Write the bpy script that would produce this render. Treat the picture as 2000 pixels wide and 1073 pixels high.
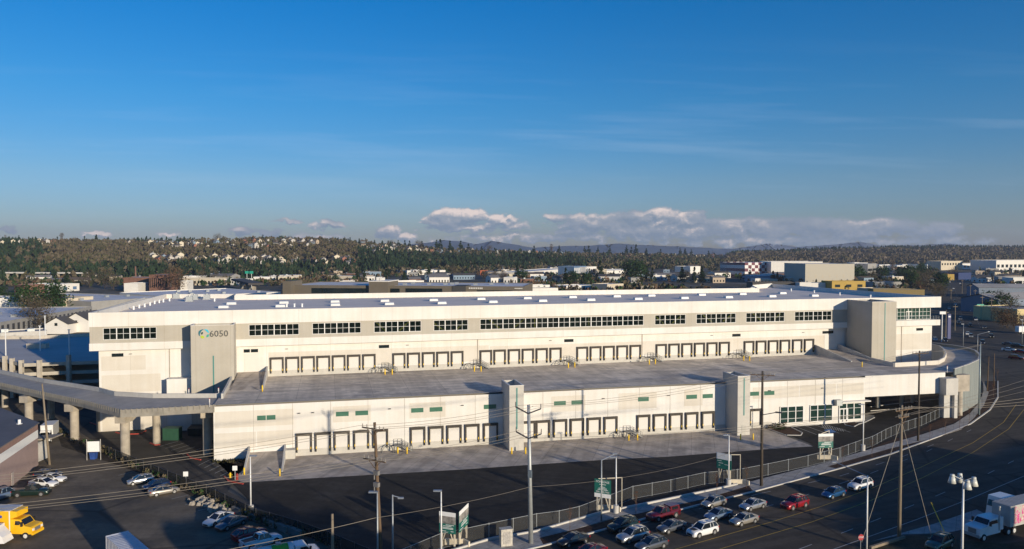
import bpy, bmesh, math, random
import numpy as np
from mathutils import Vector, Matrix
C = bpy.context.scene.collection
R = math.radians
for o in list(bpy.data.objects): bpy.data.objects.remove(o)

# ------------------------------------------------------------------ camera
H = 40.0; F = 1480.0; PITCH = math.atan(47.5/F)
cam_d = bpy.data.cameras.new("camera"); cam = bpy.data.objects.new("camera", cam_d); C.objects.link(cam)
cam.location = (0, 0, H); cam.rotation_euler = (R(90)-PITCH, 0, 0)
cam_d.sensor_width = 36; cam_d.lens = 36*F/2000; cam_d.clip_start = 1; cam_d.clip_end = 60000
bpy.context.scene.camera = cam

# ------------------------------------------------------------------ sun, exposure
SDX, SDY = -0.6445, 0.7646          # the way shadows run on the ground
SUN_EL = R(10.0)
sd = bpy.data.lights.new("sun", 'SUN'); sd.energy = 4.7; sd.angle = R(0.6); sd.color = (1.0, 0.86, 0.66)
so = bpy.data.objects.new("sun", sd); C.objects.link(so)
ldir = Vector((SDX*math.cos(SUN_EL), SDY*math.cos(SUN_EL), -math.sin(SUN_EL)))
so.rotation_euler = ldir.to_track_quat('-Z', 'Y').to_euler(); so.location = (60, -60, 120)
sc = bpy.context.scene
sc.view_settings.view_transform = 'Standard'; sc.view_settings.look = 'None'
sc.view_settings.exposure = 0.15; sc.view_settings.gamma = 1
try: sc.cycles.max_bounces = 5; sc.cycles.transparent_max_bounces = 12
except Exception: pass

# ------------------------------------------------------------------ sky with clouds
w = bpy.data.worlds.new("World"); sc.world = w; w.use_nodes = True
nt = w.node_tree; nt.nodes.clear()
def N(t, **k):
    n = nt.nodes.new(t)
    for a, b in k.items(): setattr(n, a, b)
    return n
def L(a, b): nt.links.new(a, b)
def M(op, a, b=None, c=None, clamp=False):
    n = nt.nodes.new('ShaderNodeMath'); n.operation = op; n.use_clamp = clamp
    for i, x in enumerate((a, b, c)):
        if x is None: continue
        if isinstance(x, (int, float)): n.inputs[i].default_value = x
        else: nt.links.new(x, n.inputs[i])
    return n.outputs[0]
sky = N('ShaderNodeTexSky'); sky.sky_type = 'NISHITA'; sky.sun_disc = False
sky.sun_elevation = SUN_EL; sky.sun_rotation = math.atan2(-SDX, -SDY)
sky.altitude = 50; sky.air_density = 1.0; sky.dust_density = 0.35; sky.ozone_density = 3.0
hs = N('ShaderNodeHueSaturation'); hs.inputs['Saturation'].default_value = 1.22; hs.inputs['Value'].default_value = 1.0
L(sky.outputs[0], hs.inputs['Color'])
tc = N('ShaderNodeTexCoord'); sx = N('ShaderNodeSeparateXYZ'); L(tc.outputs['Generated'], sx.inputs[0])
fy = M('MAXIMUM', sx.outputs[1], 0.05)
A = M('DIVIDE', sx.outputs[0], fy); B = M('DIVIDE', sx.outputs[2], fy)
def uvA(u): return (u-1000)/F
def uvB(v): return (489-v)/F
CL = [ # u, v centre, half width, half height, strength : cumulus along the horizon
 (878,428,46,21,1.25),(925,424,36,18,1.1),(972,432,42,15,1.0),(1010,444,34,11,.8),(900,446,80,9,.9),
 (1085,428,30,13,1.0),(1130,436,60,18,1.0),(1190,440,60,20,1.0),(1240,430,60,20,1.05),(1295,424,40,19,1.15),(1350,430,36,20,1.15),
 (1300,450,160,20,1.0),(1380,446,60,22,1.0),(1470,448,100,24,.85),(1570,444,90,22,.85),(1640,450,90,24,.85),(1740,446,80,22,.8),
 (1830,446,50,18,.8),(1560,472,300,12,.75),(1860,468,90,10,.55),(1080,464,240,10,.55),
 (470,452,32,9,.95),(525,456,34,8,.85),(565,432,34,5,.55),(645,438,40,9,.85),(600,462,90,7,.5),(758,454,26,14,.95),(795,464,26,10,.75),
 (18,450,22,7,.8),(185,459,36,7,.75),(325,460,30,6,.7),(900,478,140,8,.45)]
g = bpy.data.node_groups.new("cloud_density", 'ShaderNodeTree')
g.interface.new_socket("A", in_out='INPUT', socket_type='NodeSocketFloat')
g.interface.new_socket("B", in_out='INPUT', socket_type='NodeSocketFloat')
g.interface.new_socket("D", in_out='OUTPUT', socket_type='NodeSocketFloat')
def build_group():
    global nt
    keep = nt; nt = g
    gi = nt.nodes.new('NodeGroupInput'); go = nt.nodes.new('NodeGroupOutput')
    a0, b0 = gi.outputs[0], gi.outputs[1]
    cx = nt.nodes.new('ShaderNodeCombineXYZ'); nt.links.new(a0, cx.inputs[0]); nt.links.new(M('MULTIPLY', b0, 1.5), cx.inputs[1])
    def noise(s, d, r=.55):
        n = nt.nodes.new('ShaderNodeTexNoise'); n.noise_dimensions = '2D'
        n.inputs['Scale'].default_value = s; n.inputs['Detail'].default_value = d; n.inputs['Roughness'].default_value = r
        nt.links.new(cx.outputs[0], n.inputs['Vector']); return n
    n1 = noise(44, 8, .62); n2 = noise(9, 2)
    sv = nt.nodes.new('ShaderNodeTexVoronoi'); sv.voronoi_dimensions = '2D'; sv.feature = 'SMOOTH_F1'
    sv.inputs['Scale'].default_value = 34; sv.inputs['Smoothness'].default_value = .7
    nt.links.new(cx.outputs[0], sv.inputs['Vector'])
    wob = M('MULTIPLY', M('SUBTRACT', n1.outputs[0], .5), .035)
    aa = M('ADD', a0, wob); bb = M('ADD', b0, M('MULTIPLY', wob, .6))
    tot = None
    for (u, v, rw, rh, s) in CL:
        q = M('MULTIPLY', M('SUBTRACT', aa, uvA(u)), F/rw/1.15)
        r = M('MULTIPLY', M('SUBTRACT', bb, uvB(v)), F/rh/1.15)
        f = M('MULTIPLY', M('SUBTRACT', 1.0, M('ADD', M('MULTIPLY', q, q), M('MULTIPLY', r, r)), None, True) if False else M('SUBTRACT', 1.0, M('ADD', M('MULTIPLY', q, q), M('MULTIPLY', r, r)), None, True), s)
        tot = f if tot is None else M('MAXIMUM', tot, f)
    den = M('ADD', tot, M('MULTIPLY', M('SUBTRACT', n1.outputs[0], .50), 1.35))
    den = M('ADD', den, M('MULTIPLY', M('SUBTRACT', .42, sv.outputs[0]), .55))
    den = M('MULTIPLY', den, M('GREATER_THAN', tot, 0.0001))
    gate = M('MULTIPLY', tot, 5.0, None, True)
    nf = noise(120, 5, .6)
    den = M('ADD', den, M('MULTIPLY', M('SUBTRACT', nf.outputs[0], .5), .45))
    nt.links.new(M('MULTIPLY', M('SUBTRACT', den, .10), gate), go.inputs[0])
    nt = keep
build_group()
def dens(a, b):
    n = N('ShaderNodeGroup'); n.node_tree = g; L(a, n.inputs[0]); L(b, n.inputs[1]); return n.outputs[0]
d0 = dens(A, B); d1 = dens(M('ADD', A, .0018), M('ADD', B, .0055))
alpha = M('MULTIPLY', d0, 2.4, None, True)
alpha = M('MULTIPLY', alpha, .92)
lit = M('ADD', M('MULTIPLY', M('SUBTRACT', d0, d1), 1.0), .27, None, True)
cl_ = N('ShaderNodeCombineXYZ'); L(A, cl_.inputs[0]); L(B, cl_.inputs[1])
ln_ = N('ShaderNodeTexNoise', noise_dimensions='2D'); L(cl_.outputs[0], ln_.inputs['Vector']); ln_.inputs['Scale'].default_value = 11; ln_.inputs['Detail'].default_value = 3
lg = M('MULTIPLY', M('SUBTRACT', ln_.outputs[0], .36), 4.5, None, True)
rg = M('SUBTRACT', 1.0, M('MULTIPLY', M('SUBTRACT', A, .22), 3.2, None, True))      # the far right bank is thin and grey
rg = M('ADD', M('MULTIPLY', rg, .6), .4)
lit = M('MULTIPLY', lit, M('ADD', .38, M('MULTIPLY', M('MULTIPLY', lg, rg), .85)), None, True)
cc = N('ShaderNodeValToRGB'); L(lit, cc.inputs[0])
cc.color_ramp.elements[0].color = (1.9, 2.5, 3.4, 1); cc.color_ramp.elements[1].color = (8.4, 7.0, 6.4, 1)
m = cc.color_ramp.elements.new(.45); m.color = (3.2, 3.5, 4.1, 1)
# thin cirrus streaks
cx2 = N('ShaderNodeCombineXYZ'); L(A, cx2.inputs[0]); L(M('ADD', M('MULTIPLY', B, 16.0), M('MULTIPLY', A, .35)), cx2.inputs[1])
ci = N('ShaderNodeTexNoise', noise_dimensions='2D'); L(cx2.outputs[0], ci.inputs['Vector']); ci.inputs['Scale'].default_value = 2.6; ci.inputs['Detail'].default_value = 6
ci.inputs['Roughness'].default_value = .55
cam_ = M('MULTIPLY', M('SUBTRACT', ci.outputs[0], .5), 0.42, None, True)
be = M('SUBTRACT', 1.0, M('MULTIPLY', M('ABSOLUTE', M('SUBTRACT', B, .14)), 7.0), None, True)
cir = M('MULTIPLY', cam_, be)
mx0 = N('ShaderNodeMix', data_type='RGBA'); L(cir, mx0.inputs[0]); mx0.inputs[7].default_value = (6.0, 7.0, 8.4, 1)
mx = N('ShaderNodeMix', data_type='RGBA'); L(alpha, mx.inputs[0]); L(cc.outputs[0], mx.inputs[7])
# Nishita's colours sit under a photographic polariser: deeper blue with height above the horizon
dp = N('ShaderNodeMapRange'); L(sx.outputs[2], dp.inputs[0]); dp.inputs[1].default_value = 0; dp.inputs[2].default_value = .36
rp = N('ShaderNodeValToRGB'); L(dp.outputs[0], rp.inputs[0])
SKYRAMP = [(0.0, (.66, .72, 1.28)), (.25, (.67, .81, 1.13)), (.52, (.39, .88, 1.21)), (.84, (.10, .87, 1.28)), (1.0, (.05, .80, 1.30))]
rp.color_ramp.elements[0].color = SKYRAMP[0][1]+(1,); rp.color_ramp.elements[1].color = SKYRAMP[-1][1]+(1,)
for p_, c_ in SKYRAMP[1:-1]:
    e_ = rp.color_ramp.elements.new(p_); e_.color = c_+(1,)
mu = N('ShaderNodeMix', data_type='RGBA', blend_type='MULTIPLY'); mu.inputs[0].default_value = 1
L(hs.outputs[0], mu.inputs[6]); L(rp.outputs[0], mu.inputs[7])
L(mu.outputs[2], mx0.inputs[6]); L(mx0.outputs[2], mx.inputs[6])
bg = N('ShaderNodeBackground'); bg.inputs[1].default_value = 0.10; L(mx.outputs[2], bg.inputs[0])
wo = N('ShaderNodeOutputWorld'); L(bg.outputs[0], wo.inputs[0])

# ------------------------------------------------------------------ the photograph's geometry
_cp, _sp = math.cos(PITCH), math.sin(PITCH)
def ray(u, v):
    x = (u-1000)/F; y = (536.5-v)/F
    return (x, _cp+y*_sp, -_sp+y*_cp)
def P(u, v, z=0.0):
    d = ray(u, v); k = (z-H)/d[2]; return Vector((d[0]*k, d[1]*k, z))
def PD(u, v, Y):
    d = ray(u, v); k = Y/d[1]; return Vector((d[0]*k, Y, H+d[2]*k))
BA = math.atan2(1, 6200/F)
E_ = Vector((math.cos(BA), math.sin(BA), 0)); Nn = Vector((-math.sin(BA), math.cos(BA), 0))
O_ = P(418, 900.8)
def S(u, v, z):
    q = P(u, v, z)-O_; return (q.dot(E_), q.dot(Nn))
def W(u, v, t):
    d = Vector(ray(u, v)); k = (O_.dot(Nn)+t)/d.dot(Nn); q = d*k; 
    return ((q-O_).dot(E_), H+d.z*k)
def Bw(s, t, z=0): return O_+E_*s+Nn*t+Vector((0, 0, z))

# ------------------------------------------------------------------ materials
MATS = {}
def mat(name, col, rough=.8, metal=0, var=.12, scale=1.2, emit=0, alpha=1, bump=0, coat=0, streak=None, col2=None, spec=None, rain=False):
    if name in MATS: return MATS[name]
    m = bpy.data.materials.new(name); m.use_nodes = True; t = m.node_tree; b = t.nodes['Principled BSDF']
    b.inputs['Roughness'].default_value = rough; b.inputs['Metallic'].default_value = metal
    if spec is not None: b.inputs['Specular IOR Level'].default_value = spec
    if coat: b.inputs['Coat Weight'].default_value = coat
    tcn = t.nodes.new('ShaderNodeTexCoord'); n = t.nodes.new('ShaderNodeTexNoise'); mp = t.nodes.new('ShaderNodeMapping')
    n.inputs['Scale'].default_value = scale; n.inputs['Detail'].default_value = 6; n.inputs['Roughness'].default_value = .62
    if streak: mp.inputs['Scale'].default_value = streak
    t.links.new(tcn.outputs['Object'], mp.inputs[0]); t.links.new(mp.outputs[0], n.inputs[0])
    r = t.nodes.new('ShaderNodeValToRGB'); t.links.new(n.outputs[0], r.inputs[0])
    lo = tuple(max(0, c*(1-var)) for c in col); hi = tuple(min(1, c*(1+var)) for c in (col2 or col))
    r.color_ramp.elements[0].position = .32; r.color_ramp.elements[1].position = .68
    r.color_ramp.elements[0].color = lo+(1,); r.color_ramp.elements[1].color = hi+(1,)
    out = r.outputs[0]
    if rain:
        for (sc_, lo_, hi_, p0, p1, s_) in (((1.2,1.2,.04), .965, 1.0, .38, .62, 1.0), ((.12,.12,.25), .965, 1.02, .40, .60, 1.0)):
            m2 = t.nodes.new('ShaderNodeMapping'); m2.inputs['Scale'].default_value = sc_; t.links.new(tcn.outputs['Object'], m2.inputs[0])
            n2 = t.nodes.new('ShaderNodeTexNoise'); n2.inputs['Scale'].default_value = s_; n2.inputs['Detail'].default_value = 5; t.links.new(m2.outputs[0], n2.inputs[0])
            r2 = t.nodes.new('ShaderNodeValToRGB'); t.links.new(n2.outputs[0], r2.inputs[0]); r2.color_ramp.elements[0].position = p0; r2.color_ramp.elements[1].position = p1
            r2.color_ramp.elements[0].color = (lo_, lo_*.99, lo_*.97, 1); r2.color_ramp.elements[1].color = (hi_,)*3+(1,)
            k = t.nodes.new('ShaderNodeMix'); k.data_type = 'RGBA'; k.blend_type = 'MULTIPLY'; k.inputs[0].default_value = 1; t.links.new(out, k.inputs[6]); t.links.new(r2.outputs[0], k.inputs[7]); out = k.outputs[2]
        bk = t.nodes.new('ShaderNodeTexBrick'); bk.offset = 0; m3 = t.nodes.new('ShaderNodeMapping'); m3.inputs['Rotation'].default_value = (math.pi/2,0,0); t.links.new(tcn.outputs['Object'], m3.inputs[0]); t.links.new(m3.outputs[0], bk.inputs['Vector'])
        bk.inputs['Scale'].default_value = 1; bk.inputs['Brick Width'].default_value = 7.2; bk.inputs['Row Height'].default_value = 60; bk.inputs['Mortar Size'].default_value = .03; bk.inputs['Color1'].default_value = (1,1,1,1); bk.inputs['Color2'].default_value = (.975,.97,.96,1); bk.inputs['Mortar'].default_value = (.78,.76,.72,1)
        k = t.nodes.new('ShaderNodeMix'); k.data_type = 'RGBA'; k.blend_type = 'MULTIPLY'; k.inputs[0].default_value = 1; t.links.new(out, k.inputs[6]); t.links.new(bk.outputs[0], k.inputs[7]); out = k.outputs[2]
    t.links.new(out, b.inputs['Base Color'])
    if emit:
        b.inputs['Emission Color'].default_value = col+(1,); b.inputs['Emission Strength'].default_value = emit
    if alpha < 1: b.inputs['Alpha'].default_value = alpha
    if bump:
        bp = t.nodes.new('ShaderNodeBump'); bp.inputs['Strength'].default_value = bump; bp.inputs['Distance'].default_value = .05
        n2 = t.nodes.new('ShaderNodeTexNoise'); n2.inputs['Scale'].default_value = scale*12; t.links.new(mp.outputs[0], n2.inputs[0])
        t.links.new(n2.outputs[0], bp.inputs['Height']); t.links.new(bp.outputs[0], b.inputs['Normal'])
    MATS[name] = m; return m
def ground_mat(name, c1, c2, s1=.05, s2=.6, crack=0, rough=.9, joints=0, c3=None, grit=.12, rot=0.0, tracks=None):
    """large patches + small stains + optional cracks or slab joints, in world metres"""
    m = bpy.data.materials.new(name); m.use_nodes = True; t = m.node_tree; b = t.nodes['Principled BSDF']; b.inputs['Roughness'].default_value = rough
    b.inputs['Specular IOR Level'].default_value = .25
    def nn(ty, **k):
        n = t.nodes.new(ty)
        for a, x in k.items(): setattr(n, a, x)
        return n
    tcn = nn('ShaderNodeTexCoord'); mp = nn('ShaderNodeMapping'); mp.inputs['Rotation'].default_value = (0, 0, rot); t.links.new(tcn.outputs['Object'], mp.inputs[0])
    def noise(s, d=5, r=.6):
        n = nn('ShaderNodeTexNoise'); n.inputs['Scale'].default_value = s; n.inputs['Detail'].default_value = d; n.inputs['Roughness'].default_value = r
        t.links.new(mp.outputs[0], n.inputs[0]); return n.outputs[0]
    def ramp(x, a, bb, p0=.35, p1=.65):
        r = nn('ShaderNodeValToRGB'); t.links.new(x, r.inputs[0]); r.color_ramp.elements[0].position = p0; r.color_ramp.elements[1].position = p1
        r.color_ramp.elements[0].color = a+(1,); r.color_ramp.elements[1].color = bb+(1,); return r.outputs[0]
    base = ramp(noise(s1), c1, c2)
    def mix(x, y, f, mode='MIX'):
        k = nn('ShaderNodeMix', data_type='RGBA', blend_type=mode); t.links.new(x, k.inputs[6]); t.links.new(y, k.inputs[7])
        if isinstance(f, float): k.inputs[0].default_value = f
        else: t.links.new(f, k.inputs[0])
        return k.outputs[2]
    g_ = 1-grit
    base = mix(base, ramp(noise(s2, 8, .7), (g_,)*3, (1+grit,)*3), 1.0, 'MULTIPLY')
    base = mix(base, ramp(noise(s1*3.3, 3), (.82,)*3, (1.1,)*3, .45, .55), .6, 'MULTIPLY')
    if c3 is not None:
        base = mix(base, ramp(noise(s1*2.1, 6, .7), c3, c3), ramp(noise(s1*1.7, 7, .7), (0,)*3, (1,)*3, .52, .62))
    if crack:
        v = nn('ShaderNodeTexVoronoi', feature='DISTANCE_TO_EDGE'); v.inputs['Scale'].default_value = crack; 
        mpn = nn('ShaderNodeMix', data_type='VECTOR'); mpn.inputs[0].default_value = .25
        nz = nn('ShaderNodeTexNoise'); nz.inputs['Scale'].default_value = crack*2; t.links.new(mp.outputs[0], nz.inputs[0])
        t.links.new(mp.outputs[0], mpn.inputs[4]); t.links.new(nz.outputs[1], mpn.inputs[5]); t.links.new(mpn.outputs[1], v.inputs['Vector'])
        base = mix(base, ramp(v.outputs[0], (.6,)*3, (1,)*3, .004, .016), 1.0, 'MULTIPLY')
    if joints:
        bk = nn('ShaderNodeTexBrick'); bk.offset = 0; bk.inputs['Color1'].default_value = (1, 1, 1, 1); bk.inputs['Color2'].default_value = (.93, .93, .93, 1)
        bk.inputs['Mortar'].default_value = (.66, .66, .66, 1); bk.inputs['Scale'].default_value = 1; bk.inputs['Brick Width'].default_value = joints; bk.inputs['Row Height'].default_value = joints
        bk.inputs['Mortar Size'].default_value = .05; t.links.new(mp.outputs[0], bk.inputs['Vector'])
        base = mix(base, bk.outputs[0], 1.0, 'MULTIPLY')
    for tr in (tracks or []):
        m2 = nn('ShaderNodeMapping'); m2.inputs['Scale'].default_value = tr[0]; t.links.new(mp.outputs[0], m2.inputs[0]); n2 = nn('ShaderNodeTexNoise'); n2.inputs['Scale'].default_value = 1; n2.inputs['Detail'].default_value = 4
        t.links.new(m2.outputs[0], n2.inputs[0]); base = mix(base, ramp(n2.outputs[0], (tr[1],)*3, (1.02,)*3, .42, .56), 1.0, 'MULTIPLY')
    t.links.new(base, b.inputs['Base Color'])
    MATS[name] = m; return m
# ------------------------------------------------------------------ mesh builder and tags
class MB:
    def __init__(s): s.v = []; s.f = []; s.m = []
    def face(s, pts, mi=0):
        i = len(s.v); s.v += [tuple(p) for p in pts]; s.f.append(tuple(range(i, i+len(pts)))); s.m.append(mi)
    def hexa(s, b, t, mi=0, skip=()):            # bottom 4 (ccw from above), top 4
        i = len(s.v); s.v += [tuple(p) for p in b]+[tuple(p) for p in t]; n = len(b)
        if 'b' not in skip: s.f.append(tuple(i+k for k in reversed(range(n)))); s.m.append(mi)
        if 't' not in skip: s.f.append(tuple(i+n+k for k in range(n))); s.m.append(mi)
        for k in range(n): s.f.append((i+k, i+(k+1)%n, i+n+(k+1)%n, i+n+k)); s.m.append(mi)
    def box(s, x0, x1, y0, y1, z0, z1, mi=0):
        s.hexa([(x0,y0,z0),(x1,y0,z0),(x1,y1,z0),(x0,y1,z0)], [(x0,y0,z1),(x1,y0,z1),(x1,y1,z1),(x0,y1,z1)], mi)
    def prism(s, poly, z0, z1, mi=0):
        a = sum(poly[i][0]*poly[(i+1)%len(poly)][1]-poly[(i+1)%len(poly)][0]*poly[i][1] for i in range(len(poly)))
        p = list(poly) if a > 0 else list(reversed(poly))
        s.hexa([(q[0],q[1],z0) for q in p], [(q[0],q[1],z1) for q in p], mi)
    def tube(s, p0, p1, r0, r1=None, n=8, mi=0, cap=True):
        p0 = Vector(p0); p1 = Vector(p1); r1 = r0 if r1 is None else r1
        d = (p1-p0).normalized(); a = Vector((0,0,1)) if abs(d.z) < .9 else Vector((1,0,0)); x = d.cross(a).normalized(); y = x.cross(d)
        i = len(s.v)
        for p, r in ((p0, r0), (p1, r1)):
            for k in range(n):
                t = 2*math.pi*k/n; s.v.append(tuple(p+x*(r*math.cos(t))+y*(r*math.sin(t))))
        for k in range(n): s.f.append((i+k, i+n+k, i+n+(k+1)%n, i+(k+1)%n)); s.m.append(mi)
        if cap:
            s.f.append(tuple(i+k for k in range(n))); s.m.append(mi); s.f.append(tuple(i+n+k for k in reversed(range(n)))); s.m.append(mi)
    def bar(s, p0, p1, wd, ht, mi=0):            # rectangular bar, wd horizontal, ht vertical
        p0 = Vector(p0); p1 = Vector(p1); d = (p1-p0).normalized(); up = Vector((0,0,1))
        if abs(d.z) > .95: up = Vector((0,1,0))
        x = d.cross(up).normalized()*wd/2; y = x.cross(d).normalized()*ht/2
        s.hexa([p0-x-y, p0+x-y, p0+x+y, p0-x+y], [p1-x-y, p1+x-y, p1+x+y, p1-x+y], mi)
    def wall(s, pts, z0, z1, th, mi=0, zs=None):  # wall strip following pts; zs per point (bottom, top)
        n = len(pts); lf = []; rt = []
        for i in range(n):
            a = Vector(pts[max(0,i-1)][:2]); b = Vector(pts[min(n-1,i+1)][:2]); d = (b-a).normalized(); nn = Vector((-d.y, d.x))*th/2; p = Vector(pts[i][:2])
            lf.append(p+nn); rt.append(p-nn)
        for i in range(n-1):
            za, zb = (zs[i], zs[i+1]) if zs else ((z0, z1), (z0, z1))
            q = [(rt[i], za), (rt[i+1], zb), (lf[i+1], zb), (lf[i], za)]
            s.hexa([(p.x,p.y,z[0]) for p, z in q], [(p.x,p.y,z[1]) for p, z in q], mi)
    def mesh(s, name, mats, smooth=False):
        me = bpy.data.meshes.new(name); me.from_pydata(s.v, [], s.f)
        if not isinstance(mats, (list, tuple)): mats = [mats]
        for m in mats: me.materials.append(m)
        if len(mats) > 1: me.polygons.foreach_set('material_index', s.m)
        if smooth: me.polygons.foreach_set('use_smooth', [True]*len(s.f))
        me.update(); return me
    def build(s, name, mats, parent=None, smooth=False, loc=None):
        if not s.f: return None
        return link(name, s.mesh(name, mats, smooth), parent, loc)
def link(name, me, parent=None, loc=None, rz=0):
    o = bpy.data.objects.new(name, me); C.objects.link(o)
    if parent is not None: o.parent = parent
    if loc is not None: o.location = loc
    if rz: o.rotation_euler = (0,0,rz)
    return o
LAB = {}
def tag(o, label, cat, group=None, kind=None):
    if label:
        o['label'] = label; 
    if cat: o['category'] = cat
    if group: o['group'] = group
    if kind: o['kind'] = kind
    return o
def thing(name, label, cat, loc=(0,0,0), rz=0, group=None):
    o = bpy.data.objects.new(name, None); C.objects.link(o); o.location = loc; o.rotation_euler = (0,0,rz); o.empty_display_size = .1
    return tag(o, label, cat, group)
def struct(name, mb, m, **k):
    o = mb.build(name, m, **k); o['kind'] = 'structure'; return o
def dup(root, loc, rz=None, label=None, group=None, scale=None):
    def cp(o, par):
        c = o.copy(); C.objects.link(c)
        if par is not None: c.parent = par
        for ch in list(o.children): cp(ch, c)
        return c
    r = cp(root, None); r.location = loc
    if rz is not None: r.rotation_euler = (0,0,rz)
    if label: r['label'] = label
    if group: r['group'] = group
    if scale: r.scale = scale if not isinstance(scale, (int, float)) else (scale,)*3
    return r
def text(body, size, m, parent, loc, rot, ext=.02, align='CENTER', name='lettering', width=None):
    cu = bpy.data.curves.new(name, 'FONT'); cu.body = body; cu.size = size; cu.extrude = ext; cu.align_x = align; cu.align_y = 'CENTER'
    cu.materials.append(m); cu.resolution_u = 2
    o = bpy.data.objects.new(name, cu); C.objects.link(o)
    me = bpy.data.meshes.new_from_object(o.evaluated_get(bpy.context.evaluated_depsgraph_get())); bpy.data.objects.remove(o)
    if width:
        xs_ = [v.co.x for v in me.vertices]; k = width/max(.01, max(xs_)-min(xs_))
        for v in me.vertices: v.co.x *= k
    o = bpy.data.objects.new(name, me); C.objects.link(o); o.parent = parent; o.location = loc; o.rotation_euler = rot
    return o

WHITE = mat('white_paint', (.71,.69,.65), .75, var=.035, scale=.5, streak=(1,1,.2), rain=True)
WHITE2 = mat('white_panel_paint', (.63,.59,.52), .8, var=.03, scale=.3, rain=True)
TAN = mat('tan_panel_paint', (.66,.61,.51), .8, var=.03, scale=.3)
GREIGE = mat('greige_paint', (.44,.41,.35), .8, var=.035, scale=.3, rain=True)
BASEC = mat('dock_base_concrete', (.50,.475,.42), .85, var=.07, scale=.8)
ROOFM = mat('roof_membrane', (.82,.71,.60), .85, var=.07, scale=.12)
CONC = mat('concrete', (.38,.335,.27), .9, var=.18, scale=.6, bump=.3)
CONCL = mat('pale_concrete', (.50,.48,.44), .9, var=.1, scale=.6)
GLASS = mat('dark_glass', (.012,.02,.022), .12, var=.3, scale=.4, spec=.6)
GGLASS = mat('green_glass', (.07,.165,.115), .18, var=.12, scale=.4)
DGLASS = mat('deep_green_glass', (.013,.036,.030), .12, var=.4, scale=.5)
FRAME = mat('window_frame', (.72,.71,.68), .5, var=.02)
SEAL = mat('dock_seal_rubber', (.062,.054,.044), .9, var=.15, scale=3)
DOORW = mat('sectional_door', (.64,.61,.56), .6, var=.02)
YEL = mat('safety_yellow', (.85,.55,.02), .6, var=.05)
TEAL = mat('teal_trim', (.06,.22,.20), .5, var=.05)
STEEL = mat('galvanised_steel', (.38,.40,.40), .5, .4, var=.1, scale=2)
DSTEEL = mat('dark_steel', (.07,.07,.075), .6, .3, var=.1)
WOOD = mat('weathered_pole_wood', (.13,.085,.05), .9, var=.3, scale=2, streak=(4,4,.3))
WOODG = mat('grey_pole_wood', (.23,.185,.13), .9, var=.25, scale=2, streak=(4,4,.3))
LUMBER = mat('sign_lumber', (.62,.55,.42), .8, var=.1)
LITEP = mat('white_light_pole', (.72,.72,.70), .45, .1, var=.03)
RED = mat('red_kerb_paint', (.45,.06,.04), .7, var=.15)
RUBBER = mat('tyre_rubber', (.02,.02,.02), .85, var=.2)
RIM = mat('wheel_rim', (.5,.5,.5), .35, .7, var=.1)
SIGNG = mat('sign_green', (.012,.13,.10), .6, var=.05)
SIGNW = mat('sign_white', (.78,.78,.76), .6, var=.02)
MULCH = ground_mat('mulch', (.035,.018,.011), (.075,.04,.025), 1.0, 4, grit=.4)
ASPH = ground_mat('yard_asphalt', (.022,.020,.0175), (.047,.042,.036), .045, .9, grit=.22, rot=BA, tracks=[((.02,.5,1), .78), ((.35,.04,1), .85)])
ROADM = ground_mat('road_asphalt', (.070,.058,.044), (.10,.084,.064), .06, 1.5, crack=.06, grit=.12, rot=-.42, tracks=[((.015,.55,1), .78)])
LOTM = ground_mat('lot_asphalt', (.14,.114,.08), (.195,.16,.114), .05, 1.2, crack=.05, c3=(.105,.09,.072), grit=.13, tracks=[((.06,.4,1), .88)])
APRON = ground_mat('apron_concrete', (.46,.395,.325), (.58,.50,.41), .08, .7, joints=4.6, rot=BA, c3=(.38,.34,.29), grit=.1, tracks=[((.5,.03,1), .82), ((.02,.4,1), .92)])
DECKM = ground_mat('deck_concrete', (.62,.535,.43), (.76,.66,.53), .07, .5, joints=7.5, rot=0, c3=(.50,.44,.37), grit=.13, tracks=[((.025,.7,1), .82), ((.6,.02,1), .9)])
WALKM = ground_mat('sidewalk_concrete', (.33,.31,.28), (.42,.395,.36), .2, 1.5, joints=1.9, rot=.55)
PAINTW = mat('road_paint_white', (.40,.39,.36), .8, var=.2, scale=3)
PAINTY = mat('road_paint_yellow', (.42,.27,.05), .8, var=.25, scale=3)

# ------------------------------------------------------------------ ground, yards, roads
def poly(name, pix, z, m, world=False, kind='structure'):
    """one flat sheet: outline given where it lies on the ground"""
    bm = bmesh.new(); vs = [bm.verts.new(Vector(p) if world else P(p[0], p[1], 0)) for p in pix]
    for v in vs: v.co.z = z
    f = bm.faces.new(vs); bmesh.ops.triangulate(bm, faces=[f]); 
    for f in bm.faces:
        f.normal_update()
        if f.normal.z < 0: f.normal_flip()
    me = bpy.data.meshes.new(name); bm.to_mesh(me); bm.free(); me.materials.append(m)
    o = link(name, me); o['kind'] = kind; return o

GM = ground_mat('valley_ground', (.075,.07,.042), (.14,.11,.075), .012, .08, c3=(.17,.155,.13), grit=.35)
mb = MB()
xs = [-9000,-3000,-1200,-500,-200,0,200,500,1200,3000,9000]; ys = [-400,-100,40,200,500,1000,2000,4000,9000,20000]
for i in range(len(xs)-1):
    for j in range(len(ys)-1): mb.face([(xs[i],ys[j],-.08),(xs[i+1],ys[j],-.08),(xs[i+1],ys[j+1],-.08),(xs[i],ys[j+1],-.08)])
struct('ground', mb, GM)
poly('parking_lot', [(-700,1073),(-500,870),(-100,800),(30,760),(223,886),(310,926),(403,963),(500,1010),(581,1031),(648,1055),(760,1130),(760,2400),(-900,2400)], -.04, LOTM)
poly('driveway', [(30,760),(130,700),(300,700),(500,880),(458,935),(445,960),(700,1075),(648,1058),(581,1034),(500,1013),(403,966),(310,929),(223,889)], -.035, ground_mat('driveway_asphalt', (.05,.045,.04), (.08,.073,.063), .06, 1.2, crack=.05))
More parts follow.
